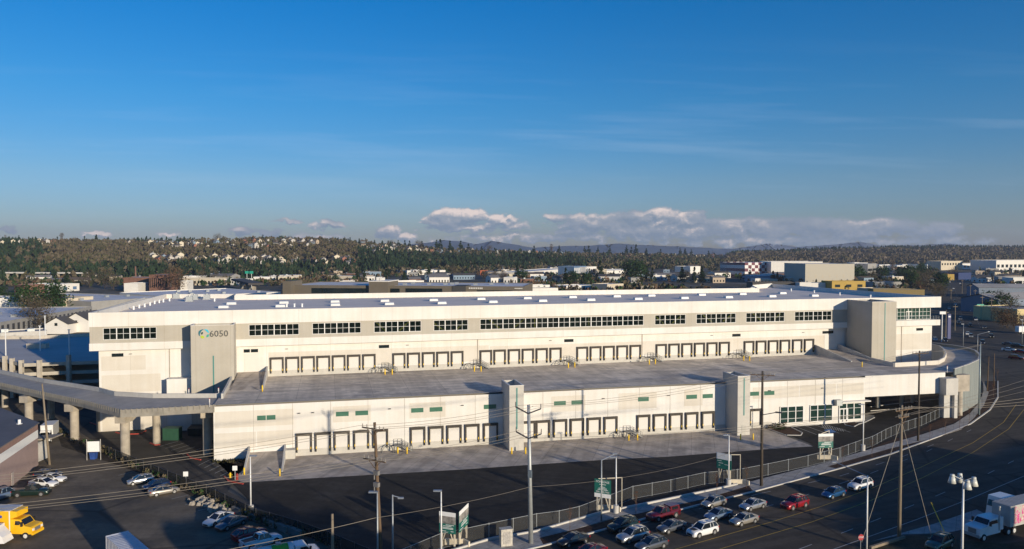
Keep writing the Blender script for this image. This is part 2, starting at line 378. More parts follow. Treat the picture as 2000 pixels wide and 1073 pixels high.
poly('truck_yard', [(445,935),(700,925),(1200,893),(1588,868),(1480,826),(1600,800),(1900,765),(1935,775),(1913,790),(1895,809),(1864,829),(1801,850),(1704,878),(1600,909),(1492,937),(1404,960),(1266,989),(1164,1006),(1048,1041),(887,1073),(760,1130),(648,1058),(500,990)], -.02, ASPH)
poly('concrete_apron', [(458,935),(473,943),(575,936.5),(900,917.5),(1200,897),(1300,892.7),(1492,878),(1588,872),(1494,837),(1470,830),(418,897),(487,905)], .0, APRON)

# the big road with its junction far right, and a band of asphalt beyond it
ROADL = [(700,1160),(1030,1073),(1180,1034),(1330,998),(1471,961),(1500.5,952.5),(1634.8,917),(1739,887.7),(1843,849.5),(1895,828.6),(1933.6,800.8),(1949,776.5),(1950,750),(1940,722),(1915,700),(1880,688),(1830,684),(1800,660),(1825,625),(1838,600),(1843,570),(1849,545),(1853,530),(1855,522)]
ROADR = [(1862,522),(1868,530),(1880,548),(1900,575),(1935,610),(1990,655),(2100,720),(2400,830),(2600,1300),(2200,2400),(700,2400)]
poly('road', ROADL+ROADR, -.03, ROADM)
poly('cross_street', [(1990,652),(2100,640),(2300,640),(2300,780),(2090,716)], -.026, ROADM)
WK_U = [(840,1100),(887.5,1073),(1048,1040),(1164.6,1005),(1266.7,987.5),(1404,958),(1492,935),(1600,908),(1704,877),(1801.6,849.4),(1864,828.6),(1895,807.7),(1913,787),(1921,765),(1920,745)]
WK_L = [(940,1105),(985,1075),(1054,1052),(1121,1035.7),(1194,1014),(1244,1005),(1375,976),(1462.6,949.6),(1617,912),(1739,877),(1826,856),(1878,839),(1902,818),(1922,792),(1931,768),(1930,745)]
mb = MB()
for i in range(len(WK_U)-1):
    q = [P(*WK_L[i]), P(*WK_L[i+1]), P(*WK_U[i+1]), P(*WK_U[i])]
    mb.hexa([(p.x,p.y,-.05) for p in q], [(p.x,p.y,.10) for p in q])
struct('sidewalk', mb, WALKM)
WK_F = [(940,1110),(1012,1078),(1062,1066.5),(1150,1043),(1230,1022),(1262,1013),(1395,979.5),(1471,961),(1634.8,917),(1739,887.7),(1843,849.5),(1895,828.6),(1933.6,800.8),(1949,776.5),(1949,745)]
WKL2 = [(940,1105),(985,1075),(1054,1052),(1140,1031),(1215,1010.5),(1244,1005),(1375,976),(1462.6,949.6),(1617,912),(1739,877),(1826,856),(1878,839),(1902,818),(1922,792),(1931,745)]
mb = MB(); kb = MB(); wb = MB()
for i in range(len(WK_F)-1):
    paved = i in (0, 1, 7)           # bays where the pavement runs out to the kerb
    a, b, c, d = P(*WK_F[i]), P(*WK_F[i+1]), P(*WKL2[i+1]), P(*WKL2[i])
    (wb if paved else mb).hexa([(p.x,p.y,-.05) for p in (a,b,c,d)], [(p.x,p.y,.09) for p in (a,b,c,d)])
kb.wall([P(*q) for q in WK_F], -.05, .14, .32)
struct('planting_strip', mb, MULCH); struct('kerb', kb, CONCL); struct('sidewalk_apron', wb, WALKM)
poly('planting_bed', [(1770,848),(1800,838),(1850,812),(1885,790),(1905,775),(1913,787),(1895,807),(1864,826),(1830,838)], .04, MULCH)
poly('verge', [(1700,875),(1770,850),(1800,846),(1798,850),(1704,879)], .04, MULCH)

def line(mbx, a, b, wd, z=0.0, dash=None):
    a = P(*a); b = P(*b); d = (b-a); Ln = d.length; d.normalize(); n = Vector((-d.y,d.x,0))*wd/2
    segs = [(0,Ln)] if not dash else [(k, min(k+dash[0],Ln)) for k in np.arange(0, Ln, dash[0]+dash[1])]
    for s0, s1 in segs:
        q = [a+d*s0-n, a+d*s1-n, a+d*s1+n, a+d*s0+n]; mbx.face([(p.x,p.y,z) for p in q])
def pline(mbx, pts, wd, z=0.0, dash=None):
    for i in range(len(pts)-1): line(mbx, pts[i], pts[i+1], wd, z, dash)
ym = MB(); wm = MB()
Y1 = [(1240,1095),(1322,1072),(1506,1019.7),(1600,990.5),(1700,955),(1800,912),(1900,865),(1960,825),(1985,790)]
Y2 = [(1330,1097),(1404,1073),(1585,1019.7),(1700,978),(1800,934),(1900,884),(1970,838),(2000,800)]
for Y_ in (Y1, Y2):
    pline(ym, Y_, .16, -.012)
pline(wm, [(1090,1062),(1250,1023),(1480,965),(1640,930),(1760,893),(1850,858)], .13, -.012, (3, 9))
pline(wm, [(1120,1090),(1380,1022),(1560,972),(1700,925),(1810,882),(1900,838)], .13, -.012, (3, 9))
pline(wm, [(1560,1073),(1700,1020),(1830,968),(1930,925),(2010,885)], .14, -.012, (3, 7))
pline(wm, [(1580,1090),(1790,1015),(1900,972),(2000,930)], .14, -.012)
# arrows and lane marks receding along the far road
for a, b in [((1855,640),(1852,560)),((1885,640),(1864,560)),((1915,640),(1878,566))]: line(wm, a, b, .15, -.012, (3,9))
o = struct('yellow_road_lines', ym, PAINTY); o2 = struct('white_road_lines', wm, PAINTW)
poly('near_verge', [(1620,1100),(1650,1082),(1700,1061),(1758,1047),(1830,1044),(1880,1056),(1960,1062),(2060,1050),(2060,1160),(1620,1160)], -.005, ground_mat('near_earth', (.03,.032,.015), (.07,.06,.035), .4, 2, grit=.4))
poly('near_sidewalk', [(1700,1058),(1822,1024),(1908,995),(1924,1004),(1900,1030),(1850,1041),(1765,1044)], -.004, WALKM)
# parking stalls
pm = MB()
for a, b in [((330,868),(410,890)),]: pass
for k in range(5): line(pm, (388+k*10.5,909+k*5.2), (424+k*12,891+k*5), .13, -.012)
line(pm, (424,891), (472,911), .13, -.012)
for k in range(5): line(pm, (312+k*11,872+k*4), (348+k*11,862+k*3.6), .13, -.012)
for k in range(9): line(pm, (205+k*26, 917+k*11.5), (255+k*26, 905+k*11.5), .12, -.03)
for k in range(4): line(pm, (1562+k*20-12, 832-k*1.2), (1605+k*22-10, 849-k*1.5), .15, -.012)
for k in range(9): line(pm, (1604+k*5, 828+k*1.2), (1611+k*4.6, 837.5+k*.7), .16, -.012)
line(pm, (1600,827.5), (1652,840), .12, -.012); line(pm, (1604,834), (1646,841), .12, -.012)
struct('parking_lines', pm, PAINTW)
poly('accessible_bay_mark', [(1609,840),(1622,838),(1634,844),(1620,846)], -.01, mat('bay_blue', (.08,.2,.42), .8))
poly('office_path', [(1534,832),(1640,816),(1690,810),(1708,812),(1706,818),(1690,824),(1655,818),(1545,834)], .06, WALKM)
poly('office_bed', [(1500,829),(1522,823),(1680,811),(1640,815),(1534,831),(1500,835)], .09, MULCH)
poly('entry_island', [(1500,836),(1530,833),(1546,837),(1566,846),(1562,850),(1535,849),(1503,841)], .07, MULCH)
poly('small_island', [(1643,821),(1668,824),(1676,829),(1668,832),(1650,829)], .07, MULCH)
mk = MB()
mk.wall([P(*q) for q in [(1500,838.5),(1534,850.5),(1564,851),(1567,846),(1546,835.5)]], -.02, .13, .2)
mk.wall([P(*q) for q in [(1643,821),(1652,831),(1668,834),(1677,829),(1690,825),(1708,816)]], -.02, .13, .2)
mk.wall([P(*q) for q in [(1534,834),(1600,829.5)]], -.02, .13, .2)
mk.wall([P(*q) for q in [(1700,795),(1760,788),(1835,780)]], -.02, .13, .25)
mk.wall([P(*q) for q in [(1700,803),(1800,795)]], -.02, .13, .2)
struct('island_kerb', mk, CONCL)
poly('ramp_verge', [(412,893),(440,886),(487,882),(480,905),(470,912),(428,896)], .05, MULCH)
mk = MB()
for pl in ([(438,932),(446,940),(475,946)], [(365,888),(372,895),(392,899)], [(226,845),(240,849),(275,848),(285,842)], [(176,826),(190,831),(200,829)], [(293,866),(303,870),(313,869)]):
    mk.wall([P(*q) for q in pl], -.02, .15, .25)
struct('red_kerb', mk, RED)
mk = MB(); mk.wall([P(*q) for q in [(97,833),(130,848),(225,888)]], -.04, .1, .2); struct('worn_kerb', mk, mat('worn_red_concrete', (.30,.17,.13), .9, var=.3, scale=.5))
poly('dirt_bank', [(110,842),(130,852),(225,893),(310,931),(403,968),(500,1016),(581,1036),(648,1062),(700,1090),(640,1062),(560,1032),(480,1016),(380,972),(310,938),(220,905),(120,872)], -.025, ground_mat('dirt', (.035,.03,.02), (.08,.06,.04), .3, 2, grit=.4))
# ------------------------------------------------------------------ the big warehouse
root = thing('distribution_warehouse', 'long white two-level warehouse with loading docks on both decks and the number 6050', 'warehouse', O_, BA)
SK = .0238; U0 = 31.3
a2 = BA+SK; E2 = Vector((math.cos(a2), math.sin(a2), 0)); N2 = Vector((-math.sin(a2), math.cos(a2), 0)); O2 = Bw(0, U0)
def W2(u, v, t=0):
    d = Vector(ray(u, v)); k = (O2.dot(N2)+t)/d.dot(N2); q = d*k; return ((q-O2).dot(E2), H+d.z*k)
def S2(u, v, z):
    q = P(u, v, z)-O2; return (q.dot(E2), q.dot(N2))
def up(mb_, name, m, parent=root, smooth=False):       # part in the upper storey's own frame
    o = mb_.build(name, m, parent, smooth)
    if o and parent is root: o.location = (0, U0, 0); o.rotation_euler = (0,0,SK)
    return o
DZ = 10.7
# lower storey
sE = W(1689,800,0)[0]; sF = W(1846,745,0)[0]
mb = MB(); mb.prism([(0,0),(sE,0),(sE+2,30.8),(0,30.8)], -.05, DZ-.35); mb.build('lower_wall', WHITE, root)
def one(x0, x1, y0, y1, z0, z1, name='tan_wall_panel', m=None, upf=False):
    k = MB(); k.box(x0, x1, y0, y1, z0, z1)
    return up(k, name, m or WHITE2) if upf else k.build(name, m or WHITE2, root)
mb = MB(); mb.box(13.6, 118.5, -.06, -.002, -.05, 1.28); mb.build('dock_base', BASEC, root)
mb = MB()
for a, b, z0, z1 in [(420,573,6.2,9.3),(650,724,6.2,9.3),(800,870,6.2,9.3),(1077,1143,6.0,9.3),(1208,1282,5.8,9.3),(1336,1372,5.8,9.3),(1470,1560,6.6,9.2),(1562,1632,6.6,9.2),(1634,1686,6.6,9.2)]:
    one(W(a,815,0)[0], W(b,815,0)[0], -.025, -.002, z0, z1)
for a, b in [(420,500),(502,573)]: one(W(a,855,0)[0], W(b,855,0)[0], -.02, -.003, 2.3, 5.2)
mb = MB()
for k in range(20): 
    s_ = 7.2*k
    if s_ < sE: one(s_-.03, s_+.03, -.034, -.026, 1.3, DZ-.4, 'wall_joint', mat('joint_sealant', (.36,.32,.26), .9))
DECKP = [(0,0),(sF,0),(W(1863,727,0)[0]+1,1.2)]
outer = [(1863,727,10.7),(1890,718,10.7),(1911,708,10.7),(1914,699,10.4),(1905,690,10.0),(1888,684,9.5),(1860,679,9.0),(1822,674.5,8.4)]
inner = [(1747,717,10.7),(1800,714,10.7),(1832,712,10.7),(1843,706,10.6),(1847,697,10.3),(1843,688,9.9),(1835,682,9.4),(1815,677,8.8)]
outS = [S(*q)+(q[2],) for q in outer]; inS = [S(*q)+(q[2],) for q in inner]
bm = bmesh.new()
def fc(pts, flip=False):
    vs = [bm.verts.new(p) for p in pts]; f = bm.faces.new(vs); f.normal_update()
    if f.normal.z < 0: f.normal_flip()
hs_ = S(1703,706,10.7); cs = inS[0]
fc([(0,0,DZ),(outS[0][0]-1.5,0,DZ),(outS[0][0],outS[0][1],DZ),(inS[2][0],inS[2][1],DZ),(inS[1][0],inS[1][1],DZ),(cs[0],cs[1],DZ),(hs_[0]-.5,cs[1]+9,DZ),(hs_[0]-.5,35.5,DZ),(0,31.4,DZ)])
rt_o = outS; rt_i = [inS[2],inS[2],inS[3],inS[4],inS[4],inS[5],inS[6],inS[7]]
for i in range(len(rt_o)-1):
    q = [rt_o[i], rt_o[i+1], rt_i[i+1], rt_i[i]]
    if rt_i[i] == rt_i[i+1]: q = q[:3]
    fc(q)
bmesh.ops.triangulate(bm, faces=bm.faces[:])
me = bpy.data.meshes.new('truck_deck'); bm.to_mesh(me); bm.free(); me.materials.append(DECKM)
link('truck_deck', me, root)
# the slab's soffit and fascia past the end of the closed wall
mb = MB(); mb.box(sE+.01, sF, 0, .5, 5.75, DZ-.004); mb.build('deck_girder', WHITE, root)
mb = MB(); mb.prism([(sE+2.01,0.6),(sF,0.6),(sF+3,11),(158,11),(158,30.7),(sE+2.01,30.7)], DZ-.7, DZ-.02); mb.build('deck_slab', CONC, root)
mb = MB(); mb.box(0, sF, -.07, .22, DZ+.0, DZ+.09)
mb.build('deck_edge_coping', mat('coping_metal', (.14,.16,.2), .6), root)
mb = MB()
for i in range(len(outS)-1):
    a, b = outS[i], outS[i+1]
    mb.wall([a[:2], b[:2]], 0, 0, .35, zs=[(0,a[2]+.75),(0,b[2]+.75)])
mb.build('ramp_outer_wall', mat('ribbed_ramp_wall', (.20,.22,.21), .85, var=.2, scale=.8, streak=(3,3,.12)), root)
mb = MB()
for i in range(len(outS)-1):
    a, b = outS[i], outS[i+1]; mb.wall([a[:2], b[:2]], 0, 0, .5, zs=[(a[2]+.752,a[2]+.87),(b[2]+.752,b[2]+.87)])
mb.build('ramp_wall_coping', CONCL, root)
mb = MB()
pts = [(hs_[0]-.3, 20.0)]+[(cs[0],cs[1])]; mb.wall(pts, 0, 0, .4, zs=[(6,DZ+1.0),(6,DZ+1.0)])
for i in range(len(inS)-1):
    a, b = inS[i], inS[i+1]; mb.wall([a[:2], b[:2]], 0, 0, .4, zs=[(5,a[2]+1.05),(5,b[2]+1.05)])
mb.build('ramp_inner_parapet', WHITE2, root)
# pier block and columns under the right end
sP = W(1834,755,0)[0]
mb = MB(); mb.box(sP, sP+3.4, -2.2, 0.9, 5.6, 9.6); mb.box(sP+2.5, sP+3.4, -2.1, -1.2, 0, 5.6); mb.box(sP+.4, sP+3.0, -1.2, .4, 0, 5.5)
mb.build('end_pier', CONCL, root)
sQ = sP+6
mb = MB(); mb.box(sQ-1.6, sQ+2.2, -.6, 1.2, 6.0, 10.0); mb.tube((sQ+.2,.3,0), (sQ+.2,.3,6.0), .7, n=14); mb.build('ramp_column', CONC, root)
for s_, t_ in [(150,13),(157,13),(164,13),(150,24),(170,16)]:
    mb = MB(); mb.tube((s_,t_,0), (s_,t_,DZ-.7), .5, n=12); mb.build('deck_column', CONCL, root)
mb = MB()
for k in range(13): mb.box(sE+3+k*2.2, sE+3+k*2.2+1.1+.25*(k%3), 29.2-.15*(k%2), 29.6, 0, 4.6)
mb.build('back_dock_panel', WHITE, root)

# ---- upper storey
sL, sLb = W2(193,700)[0], W2(173,640,-1.2)[0]
sR, sRb = W2(1820,650)[0], W2(1838,600,-1.2)[0]
ZT, ZS1, ZS0, ZB = 26.4, 23.25, 19.65, 18.0
BODY = [(sL,0),(sR,0),(sR-9,72),(sL+3,60)]
mb = MB(); mb.prism([(sL,0),(0.6,0),(0.6,20),(sL+1,20)], -.05, ZB-.01); mb.prism([(.61,0),(sR,0),(sR-7,60),(.61,60)], DZ-6, ZB-.01); up(mb, 'upper_wall', WHITE)
mb = MB(); mb.box(7.2, 155.5, -.07, -.002, DZ-.3, DZ+1.28); up(mb, 'dock_base', BASEC)
mb = MB()
for s0, s1, z0, z1 in [(sL+.5,-18.5,13.4,16.6),(sL+.5,-15.5,8.5,12.4),(sL+.5,-15.5,0,7.0),(7.6,60,12.4,16.3),(60.4,158,12.4,16.0),(170,sR-.4,11,15.6)]:
    one(s0, s1, -.028, -.004, z0, z1, upf=True)
mb = MB()
for u, z0, z1 in [(331,0,18),(933,12,18),(1254,12,18),(1760,5,18)]:
    s_ = W2(u,690)[0]; one(s_-.09, s_+.09, -.12, -.03, z0, z1-.02, 'downspout', mat('downspout_metal', (.36,.31,.25), .6), True)
# fascia bands, the grey strip between them with its window openings
mb = MB(); mb.box(sLb, sRb, -1.2, -.6, ZS1, ZT); mb.box(sLb, sRb, -1.15, 3, ZS1-.01, ZS1+.2); mb.box(sRb-.5, sRb-.003, -.59, 9, ZS1+.21, ZT-.003); mb.box(sLb+.003, sLb+.4, -.59, 55, ZS1+.21, ZT-.003)
up(mb, 'roof_fascia', WHITE)
mb = MB(); mb.box(sLb+.05, sRb-.2, -1.2, .9, ZB, ZS0); up(mb, 'floor_band', WHITE)
WIN = [(201,305.5,4),(486,584,4),(610,705,4),(730.5,822.7,4),(847,914,3),(937.7,1257,15),(1279,1339,3),(1360,1437,4),(1457,1532,4),(1552,1624,4)]
ZW0, ZW1 = 20.35, 22.95
spans = [(W2(a,640,-.95)[0], W2(b,640,-.95)[0], n) for a, b, n in WIN]
sGl = W2(1752,615,0.3)[0]; sGr = W2(1817,615,0.3)[0]
mb = MB(); cur = sLb+.1
for a, b, n in spans:
    mb.box(cur, a, -.95, -.6, ZS0+.002, ZS1-.012); mb.box(a, b, -.95, -.6, ZS0+.002, ZW0); mb.box(a, b, -.95, -.6, ZW1, ZS1-.012); cur = b
mb.box(cur, sGl-3, -.95, -.6, ZS0+.002, ZS1-.012); mb.box(sLb+.1, sLb+.4, -.59, 50, ZS0+.002, ZS1-.012)
up(mb, 'grey_wall_strip', GREIGE)
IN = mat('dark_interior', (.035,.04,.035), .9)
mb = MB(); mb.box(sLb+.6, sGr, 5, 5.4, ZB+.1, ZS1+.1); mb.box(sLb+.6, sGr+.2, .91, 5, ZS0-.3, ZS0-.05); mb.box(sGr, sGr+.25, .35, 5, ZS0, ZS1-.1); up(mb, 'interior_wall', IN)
TGL = mat('clear_tinted_glass', (.006,.014,.012), .06, var=.1, alpha=.4, spec=.5)
def window(a, b, n, z0, z1, t, parent, upper=True, rows=2, cols=2, gm=TGL, fr=.09, door=None, mr=None):
    mb = MB(); mb.box(a, b, t+.10, t+.13, z0, z1)
    w_ = up(mb, 'window', gm) if upper else mb.build('window', gm, root)
    f = MB(); f.box(a-.05, a+fr, t-.03, t+.16, z0, z1); f.box(b-fr, b+.05, t-.03, t+.16, z0, z1)
    f.box(a+fr+.001, b-fr-.001, t-.028, t+.16, z0-.05, z0+fr); f.box(a+fr+.001, b-fr-.001, t-.028, t+.16, z1-fr, z1+.05)
    W_ = (b-a)/n
    for k in range(1, n): f.box(a+k*W_-.10, a+k*W_+.10, t-.026, t+.15, z0+fr, z1-fr)
    for k in range(n):
        for c in range(1, cols): f.box(a+(k+c/cols)*W_-.035, a+(k+c/cols)*W_+.035, t+.02, t+.15, z0+fr, z1-fr)
    for r in (mr or [z0+(z1-z0)*q/rows for q in range(1, rows)]): f.box(a+fr, b-fr, t+.03, t+.149, r-.035, r+.035)
    f.build('window_frame', FRAME, w_); return w_
BR = mat('brace_yellow_green', (.42,.45,.03), .5)
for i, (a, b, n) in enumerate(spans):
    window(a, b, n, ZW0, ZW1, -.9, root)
def brace(u0, v0, u1, v1): 
    p, q = W2(u0,v0,.3), W2(u1,v1,.3); br = MB(); br.bar((p[0],.3,p[1]), (q[0],.3,q[1]), .3, .34); up(br, 'steel_brace', BR)
for a in [(732,627,754,647),(780,646,800,627),(847,631,866,645),(892,643,905,632),(952,622,975,641),(1005,639,1025,622),(1044,619,1044,641),(1149,617,1149,637),(1279,617,1296,633),(1312,632,1330,618),(1368,612,1390,629),(1412,628,1432,612),(1467,610,1486,626),(1512,624,1525,611)]: brace(*a)
# glazed lounge and balcony at the right end
gw = window(sGl, sGr, 3, ZS0+.02, ZS1-.15, .3, root, rows=3, cols=3, gm=mat('lounge_glass', (.03,.075,.06), .1, alpha=.8, var=.3))
mb = MB(); dm = W2(1775,620,.3)[0]
for q in (dm-1.0, dm, dm+1.0-.12): mb.box(q, q+.12, .22, .36, ZS0+.02, ZS0+2.4)
mb.box(dm-1, dm+1, .22, .35, ZS0+2.4, ZS0+2.55); mb.box(dm-1,dm+1,.22,.35,ZS0+.02,ZS0+.2); mb.build('balcony_door', FRAME, gw)
mb = MB()
for k in range(9): s_ = dm+1.5+(sRb-.5-dm-1.5)*k/8; mb.tube((s_,-1.0,ZS0), (s_,-1.0,ZS0+1.05), .03, n=5)
for z_ in (.5,1.05): mb.tube((sGl,-1.0,ZS0+z_), (sRb-.4,-1.0,ZS0+z_), .03, n=5)
up(mb, 'balcony_railing', STEEL)
# small dark windows just under the floor band
for u0, u1 in [(218,241),(476,488),(490,504),(740,760),(1102,1120),(1430,1446),(1606,1627),(1789,1802)]:
    a, b = W2(u0,680)[0], W2(u1,680)[0]; mb = MB(); mb.box(a, b, -.05, -.0, 16.45, 17.2); up(mb, 'clerestory_window', GLASS)
# roof
ZR = 25.0
rp_ = [(sLb+.4,-.6), S2(325,583,ZR), S2(459,582.5,ZR), S2(459,586,ZR), S2(1482,571,ZR), S2(1470,565,ZR), S2(1507,561.5,ZR), (sRb-.5,8.9), (sRb-.5,-.6)]
bm = bmesh.new(); vs = [bm.verts.new((p[0],p[1],ZR)) for p in rp_]; f = bm.faces.new(vs); bmesh.ops.triangulate(bm, faces=[f])
for f in bm.faces:
    f.normal_update()
    if f.normal.z < 0: f.normal_flip()
me = bpy.data.meshes.new('roof'); bm.to_mesh(me); bm.free(); me.materials.append(ROOFM); ro = link('roof', me, root, (0,U0,0), SK)
mb = MB()
for i, h_ in ((1,1.3),(2,1.3),(3,1.5),(4,1.3),(5,1.6)):
    mb.wall([rp_[i], rp_[i+1]], ZR-.1, ZR+h_, .4)
mb.wall([rp_[0], rp_[1]], ZR-.1, ZT-.01, .4)
mb.build('parapet', WHITE, ro)
mb = MB(); mb.wall([rp_[6], rp_[7]], ZR-3, ZT-.01, .4); mb.build('parapet', WHITE, ro)
mb = MB(); mb.prism([(sLb+.9,5.5),(sR-.2,5.5)]+[(rp_[i][0]-.3,rp_[i][1]-.3) for i in (6,5,4,3,2,1)], ZS0-2, ZR-.1); up(mb, 'rear_wall', WHITE2)
SKY = [(107,188,238),(173,245,211),(553,630,231),(584,654,204),(984,1056,221),(984,1051,196),(1405,1477,214),(1372,1440,190),(1815,1887,207),(1753,1820,184)]
SKP = [((400+(a+b)/8),540+c/4) for a, b, c in SKY]+[(800+(a+b)/8,540+c/4) for a, b, c in [(616,684,198),(525,590,175),(1003,1072,190),(887,950,169),(1380,1447,182),(1240,1303,161),(1750,1815,175),(1586,1645,155),(1855,1915,149)]]+[(1200+(a+b)/8,540+c/4) for a, b, c in [(510,575,168),(650,708,143),(857,920,162),(968,1026,137),(1197,1258,155),(1282,1337,131),(1530,1587,150)]]
skm = None
for u, v in SKP:
    s_, t_ = S2(u, v, ZR+.3)
    if skm is None:
        mb = MB(); mb.hexa([(-1.25,-.9,.0),(1.25,-.9,.0),(1.25,.9,.0),(-1.25,.9,.0)], [(-1.15,-.75,.62),(1.15,-.75,.62),(1.15,.75,.72),(-1.15,.75,.72)]); skm = mb.mesh('skylight', mat('skylight_acrylic', (.66,.66,.64), .4, var=.02))
    link('skylight', skm, ro, (s_, t_, ZR))
for u, v in [(345,583),(380,585.5),(404,585),(370,589),(1468,570)]:
    s_, t_ = S2(u, v, ZR); mb = MB(); mb.box(-.9,.9,-.7,.7,.3,1.5); mb.box(-1.1,1.1,-.9,.9,0,.3); mb.tube((0,0,1.5),(0,0,1.75),.35,n=10); mb.build('rooftop_unit', STEEL, ro, loc=(s_,t_,ZR))
vm = MB(); vm.tube((0,0,0),(0,0,.75),.22,n=8); vm.tube((0,0,.75),(0,0,.95),.36,.2,n=8); vm = vm.mesh('roof_vent', mat('vent_white', (.8,.8,.78), .5))
for u, v in [(261,605),(272,602),(282.5,600),(293,597),(302,594),(311,592),(319,590.5),(331,588.5),(419,589),(1545,569),(1590,572.5),(1640,577),(1700,582),(560,600),(575,600),(590,600)]:
    s_, t_ = S2(u, v, ZR); link('roof_vent', vm, ro, (s_, t_, ZR))
# stair towers of the upper storey
def tower(name, s0, s1, t0, t1, z0, z1, m, upper=True, strip=None, rim=True):
    mb = MB(); mb.hexa([(s0,t0,z0),(s1,t0,z0),(s1,t1,z0),(s0,t1,z0)], [(s0,t0,z1-1.0),(s1,t0,z1-1.0),(s1,t1,z1-1.0),(s0,t1,z1-1.0)])
    e = .3
    for a in ((s0,s1,t0,t0+e),(s0,s1,t1-e,t1),(s0,s0+e,t0+e,t1-e),(s1-e,s1,t0+e,t1-e)): mb.box(a[0],a[1],a[2],a[3],z1-.998,z1)
    o = up(mb, name, m) if upper else mb.build(name, m, root)
    mb = MB(); mb.box(s0-.04,s1+.04,t0-.04,t0+e+.02,z1+.002,z1+.1); mb.box(s0-.04,s0+e,t0+e+.03,t1,z1+.002,z1+.1); mb.box(s1-e,s1+.04,t0+e+.03,t1,z1+.002,z1+.1); mb.build('tower_coping', WHITE, o)
    if strip: mb = MB(); mb.box(strip[0]-.14, strip[0]+.14, t0-.05, t0-.003, strip[1], strip[2]); mb.build('accent_strip', TEAL, o)
    return o
tL = -6.4
a, b = W2(373,700,tL)[0], W2(457,700,tL)[0]; zt_ = W2(415,636,tL)[1]
twL = tower('stair_tower', a, b, tL, -.95, -.05, zt_, GREIGE, strip=(W2(417,720,tL)[0], 5, W2(417,695,tL)[1]))
tR = -11.0
a, b = W2(1703,640,tR)[0], W2(1750.5,640,tR)[0]; zt_ = W2(1725,590,tR)[1]
twR = tower('stair_tower', a, b, tR, -.95, -.05, zt_, GREIGE, strip=(W2(1728,640,tR)[0], 8, zt_-.3))
a, b = W2(326,760,-3.4)[0], W2(374,760,-3.4)[0]; mb = MB(); mb.box(a, b, -3.6, -.01, -.05, W2(350,741,-3.4)[1]); mb.box(a-.03,b,-3.63,-3.3,W2(350,741,-3.4)[1]+.002,W2(350,741,-3.4)[1]+.12)
up(mb, 'utility_room', WHITE)
# number and emblem on the left tower
GT = mat('sign_number_grey', (.06,.065,.06), .6)
nx, nz = W2(427.5,652.5,tL)
text('6050', 1.95, GT, twL, (nx, tL-.08, nz), (R(90),0,0), .05, width=3.8)
lx, lz = W2(398.5,652.5,tL)
def arc(a0, a1, r0, r1, m, dx=0, dz=0, tap=.0):
    mb = MB(); n = 8
    for k in range(n):
        p = []
        for q, rr in ((k, r1), (k+1, r1), (k+1, r0), (k, r0)):
            t = R(a0+(a1-a0)*q/n); rr = rr*.78; f_ = 1-tap*abs(q/n*2-1)
            rm_ = (r0+r1)/2*.78; r_ = rm_+(rr-rm_)*f_; p.append((lx+dx+r_*math.cos(t), lz+dz+r_*math.sin(t)))
        mb.hexa([(x, tL-.10, z) for x, z in p], [(x, tL-.02, z) for x, z in p])
    mb.build('emblem', m, twL)
arc(95, 205, .95, 1.55, mat('emblem_teal', (.01,.13,.17), .5), tap=.75)
arc(115, 200, .25, .85, mat('emblem_dark', (.02,.07,.06), .5), tap=.8)
arc(10, 82, .95, 1.5, mat('emblem_cyan', (.02,.45,.60), .5), tap=.7)
arc(-55, -5, .8, 1.45, mat('emblem_green', (.03,.33,.25), .5), tap=.7)
arc(215, 275, .5, 1.4, mat('emblem_lime', (.40,.50,.03), .5), tap=.6)
# ---- lower stair towers
for (fl, fr, top, tf, st_) in [(995,1023,754.5,-6.0,1009.5),(1440.5,1464.5,736,-5.2,1453)]:
    a, b = W(fl,820,tf)[0], W(fr,820,tf)[0]; z1 = W(fl,top,tf)[1]
    o = tower('stair_tower', a, b, tf, 1.2, -.05, z1, mat('stair_tower_paint', (.50,.475,.42), .8, var=.05), False, (W(st_,800,tf)[0], 4.3, z1-.4))
    mb = MB(); mb.box(b-2.0, b-.95, tf-.04, tf-.003, 0, 2.15); mb.build('door', mat('steel_door', (.44,.42,.37), .6), o)
# ---- dock doors (one mesh each, shared)
mb = MB(); mb.box(-1.22,1.22,-.10,-.03,1.30,3.85)
for k in range(1,5): mb.box(-1.2,1.2,-.115,-.101,1.30+k*.51-.015,1.30+k*.51+.015)
me_door = mb.mesh('dock_door', DOORW)
mb = MB(); mb.box(-1.52,-1.2,-.42,-.08,1.22,3.95); mb.box(1.2,1.52,-.42,-.08,1.22,3.95); mb.box(-1.52,1.52,-.46,-.08,3.951,4.45); me_seal = mb.mesh('dock_seal', SEAL)
mb = MB(); mb.box(-.12,.12,-.45,-.065,.72,1.20); me_bump = mb.mesh('bumper', RUBBER)
mb = MB(); mb.box(-.06,.06,-.46,-.422,1.3,1.75); me_mark = mb.mesh('yellow_guide', YEL)
def dock(s, z, parent, frame2):
    if frame2: l = Vector((s*math.cos(SK), U0+s*math.sin(SK), z)); rz = SK
    else: l = Vector((s, 0, z)); rz = 0
    d = link('dock_door', me_door, parent, l, rz)
    link('dock_seal', me_seal, d)
    for q in (-1.35, 1.35): link('bumper', me_bump, d, (q,0,0))
    for q in (-1.27, 1.27): link('yellow_guide', me_mark, d, (q,0,0))
for u in [594,631,668,706,743,816,851.6,887,922,958,1032,1060,1093.6,1126.5,1159.5,1192,1256,1287.8,1319.3,1350,1381.5,1474]:
    dock(W(u,865,0)[0], 0, root, False)
for u in [541,571.5,602,632,662,691.5,721,779.5,808,837,865,893,949,976,1004,1031,1058,1085,1137,1163,1189,1215,1240.5,1291,1316,1341,1365.5,1390,1414,1462,1485.6,1509,1532,1556,1579]:
    dock(W2(u,712)[0], DZ, root, True)
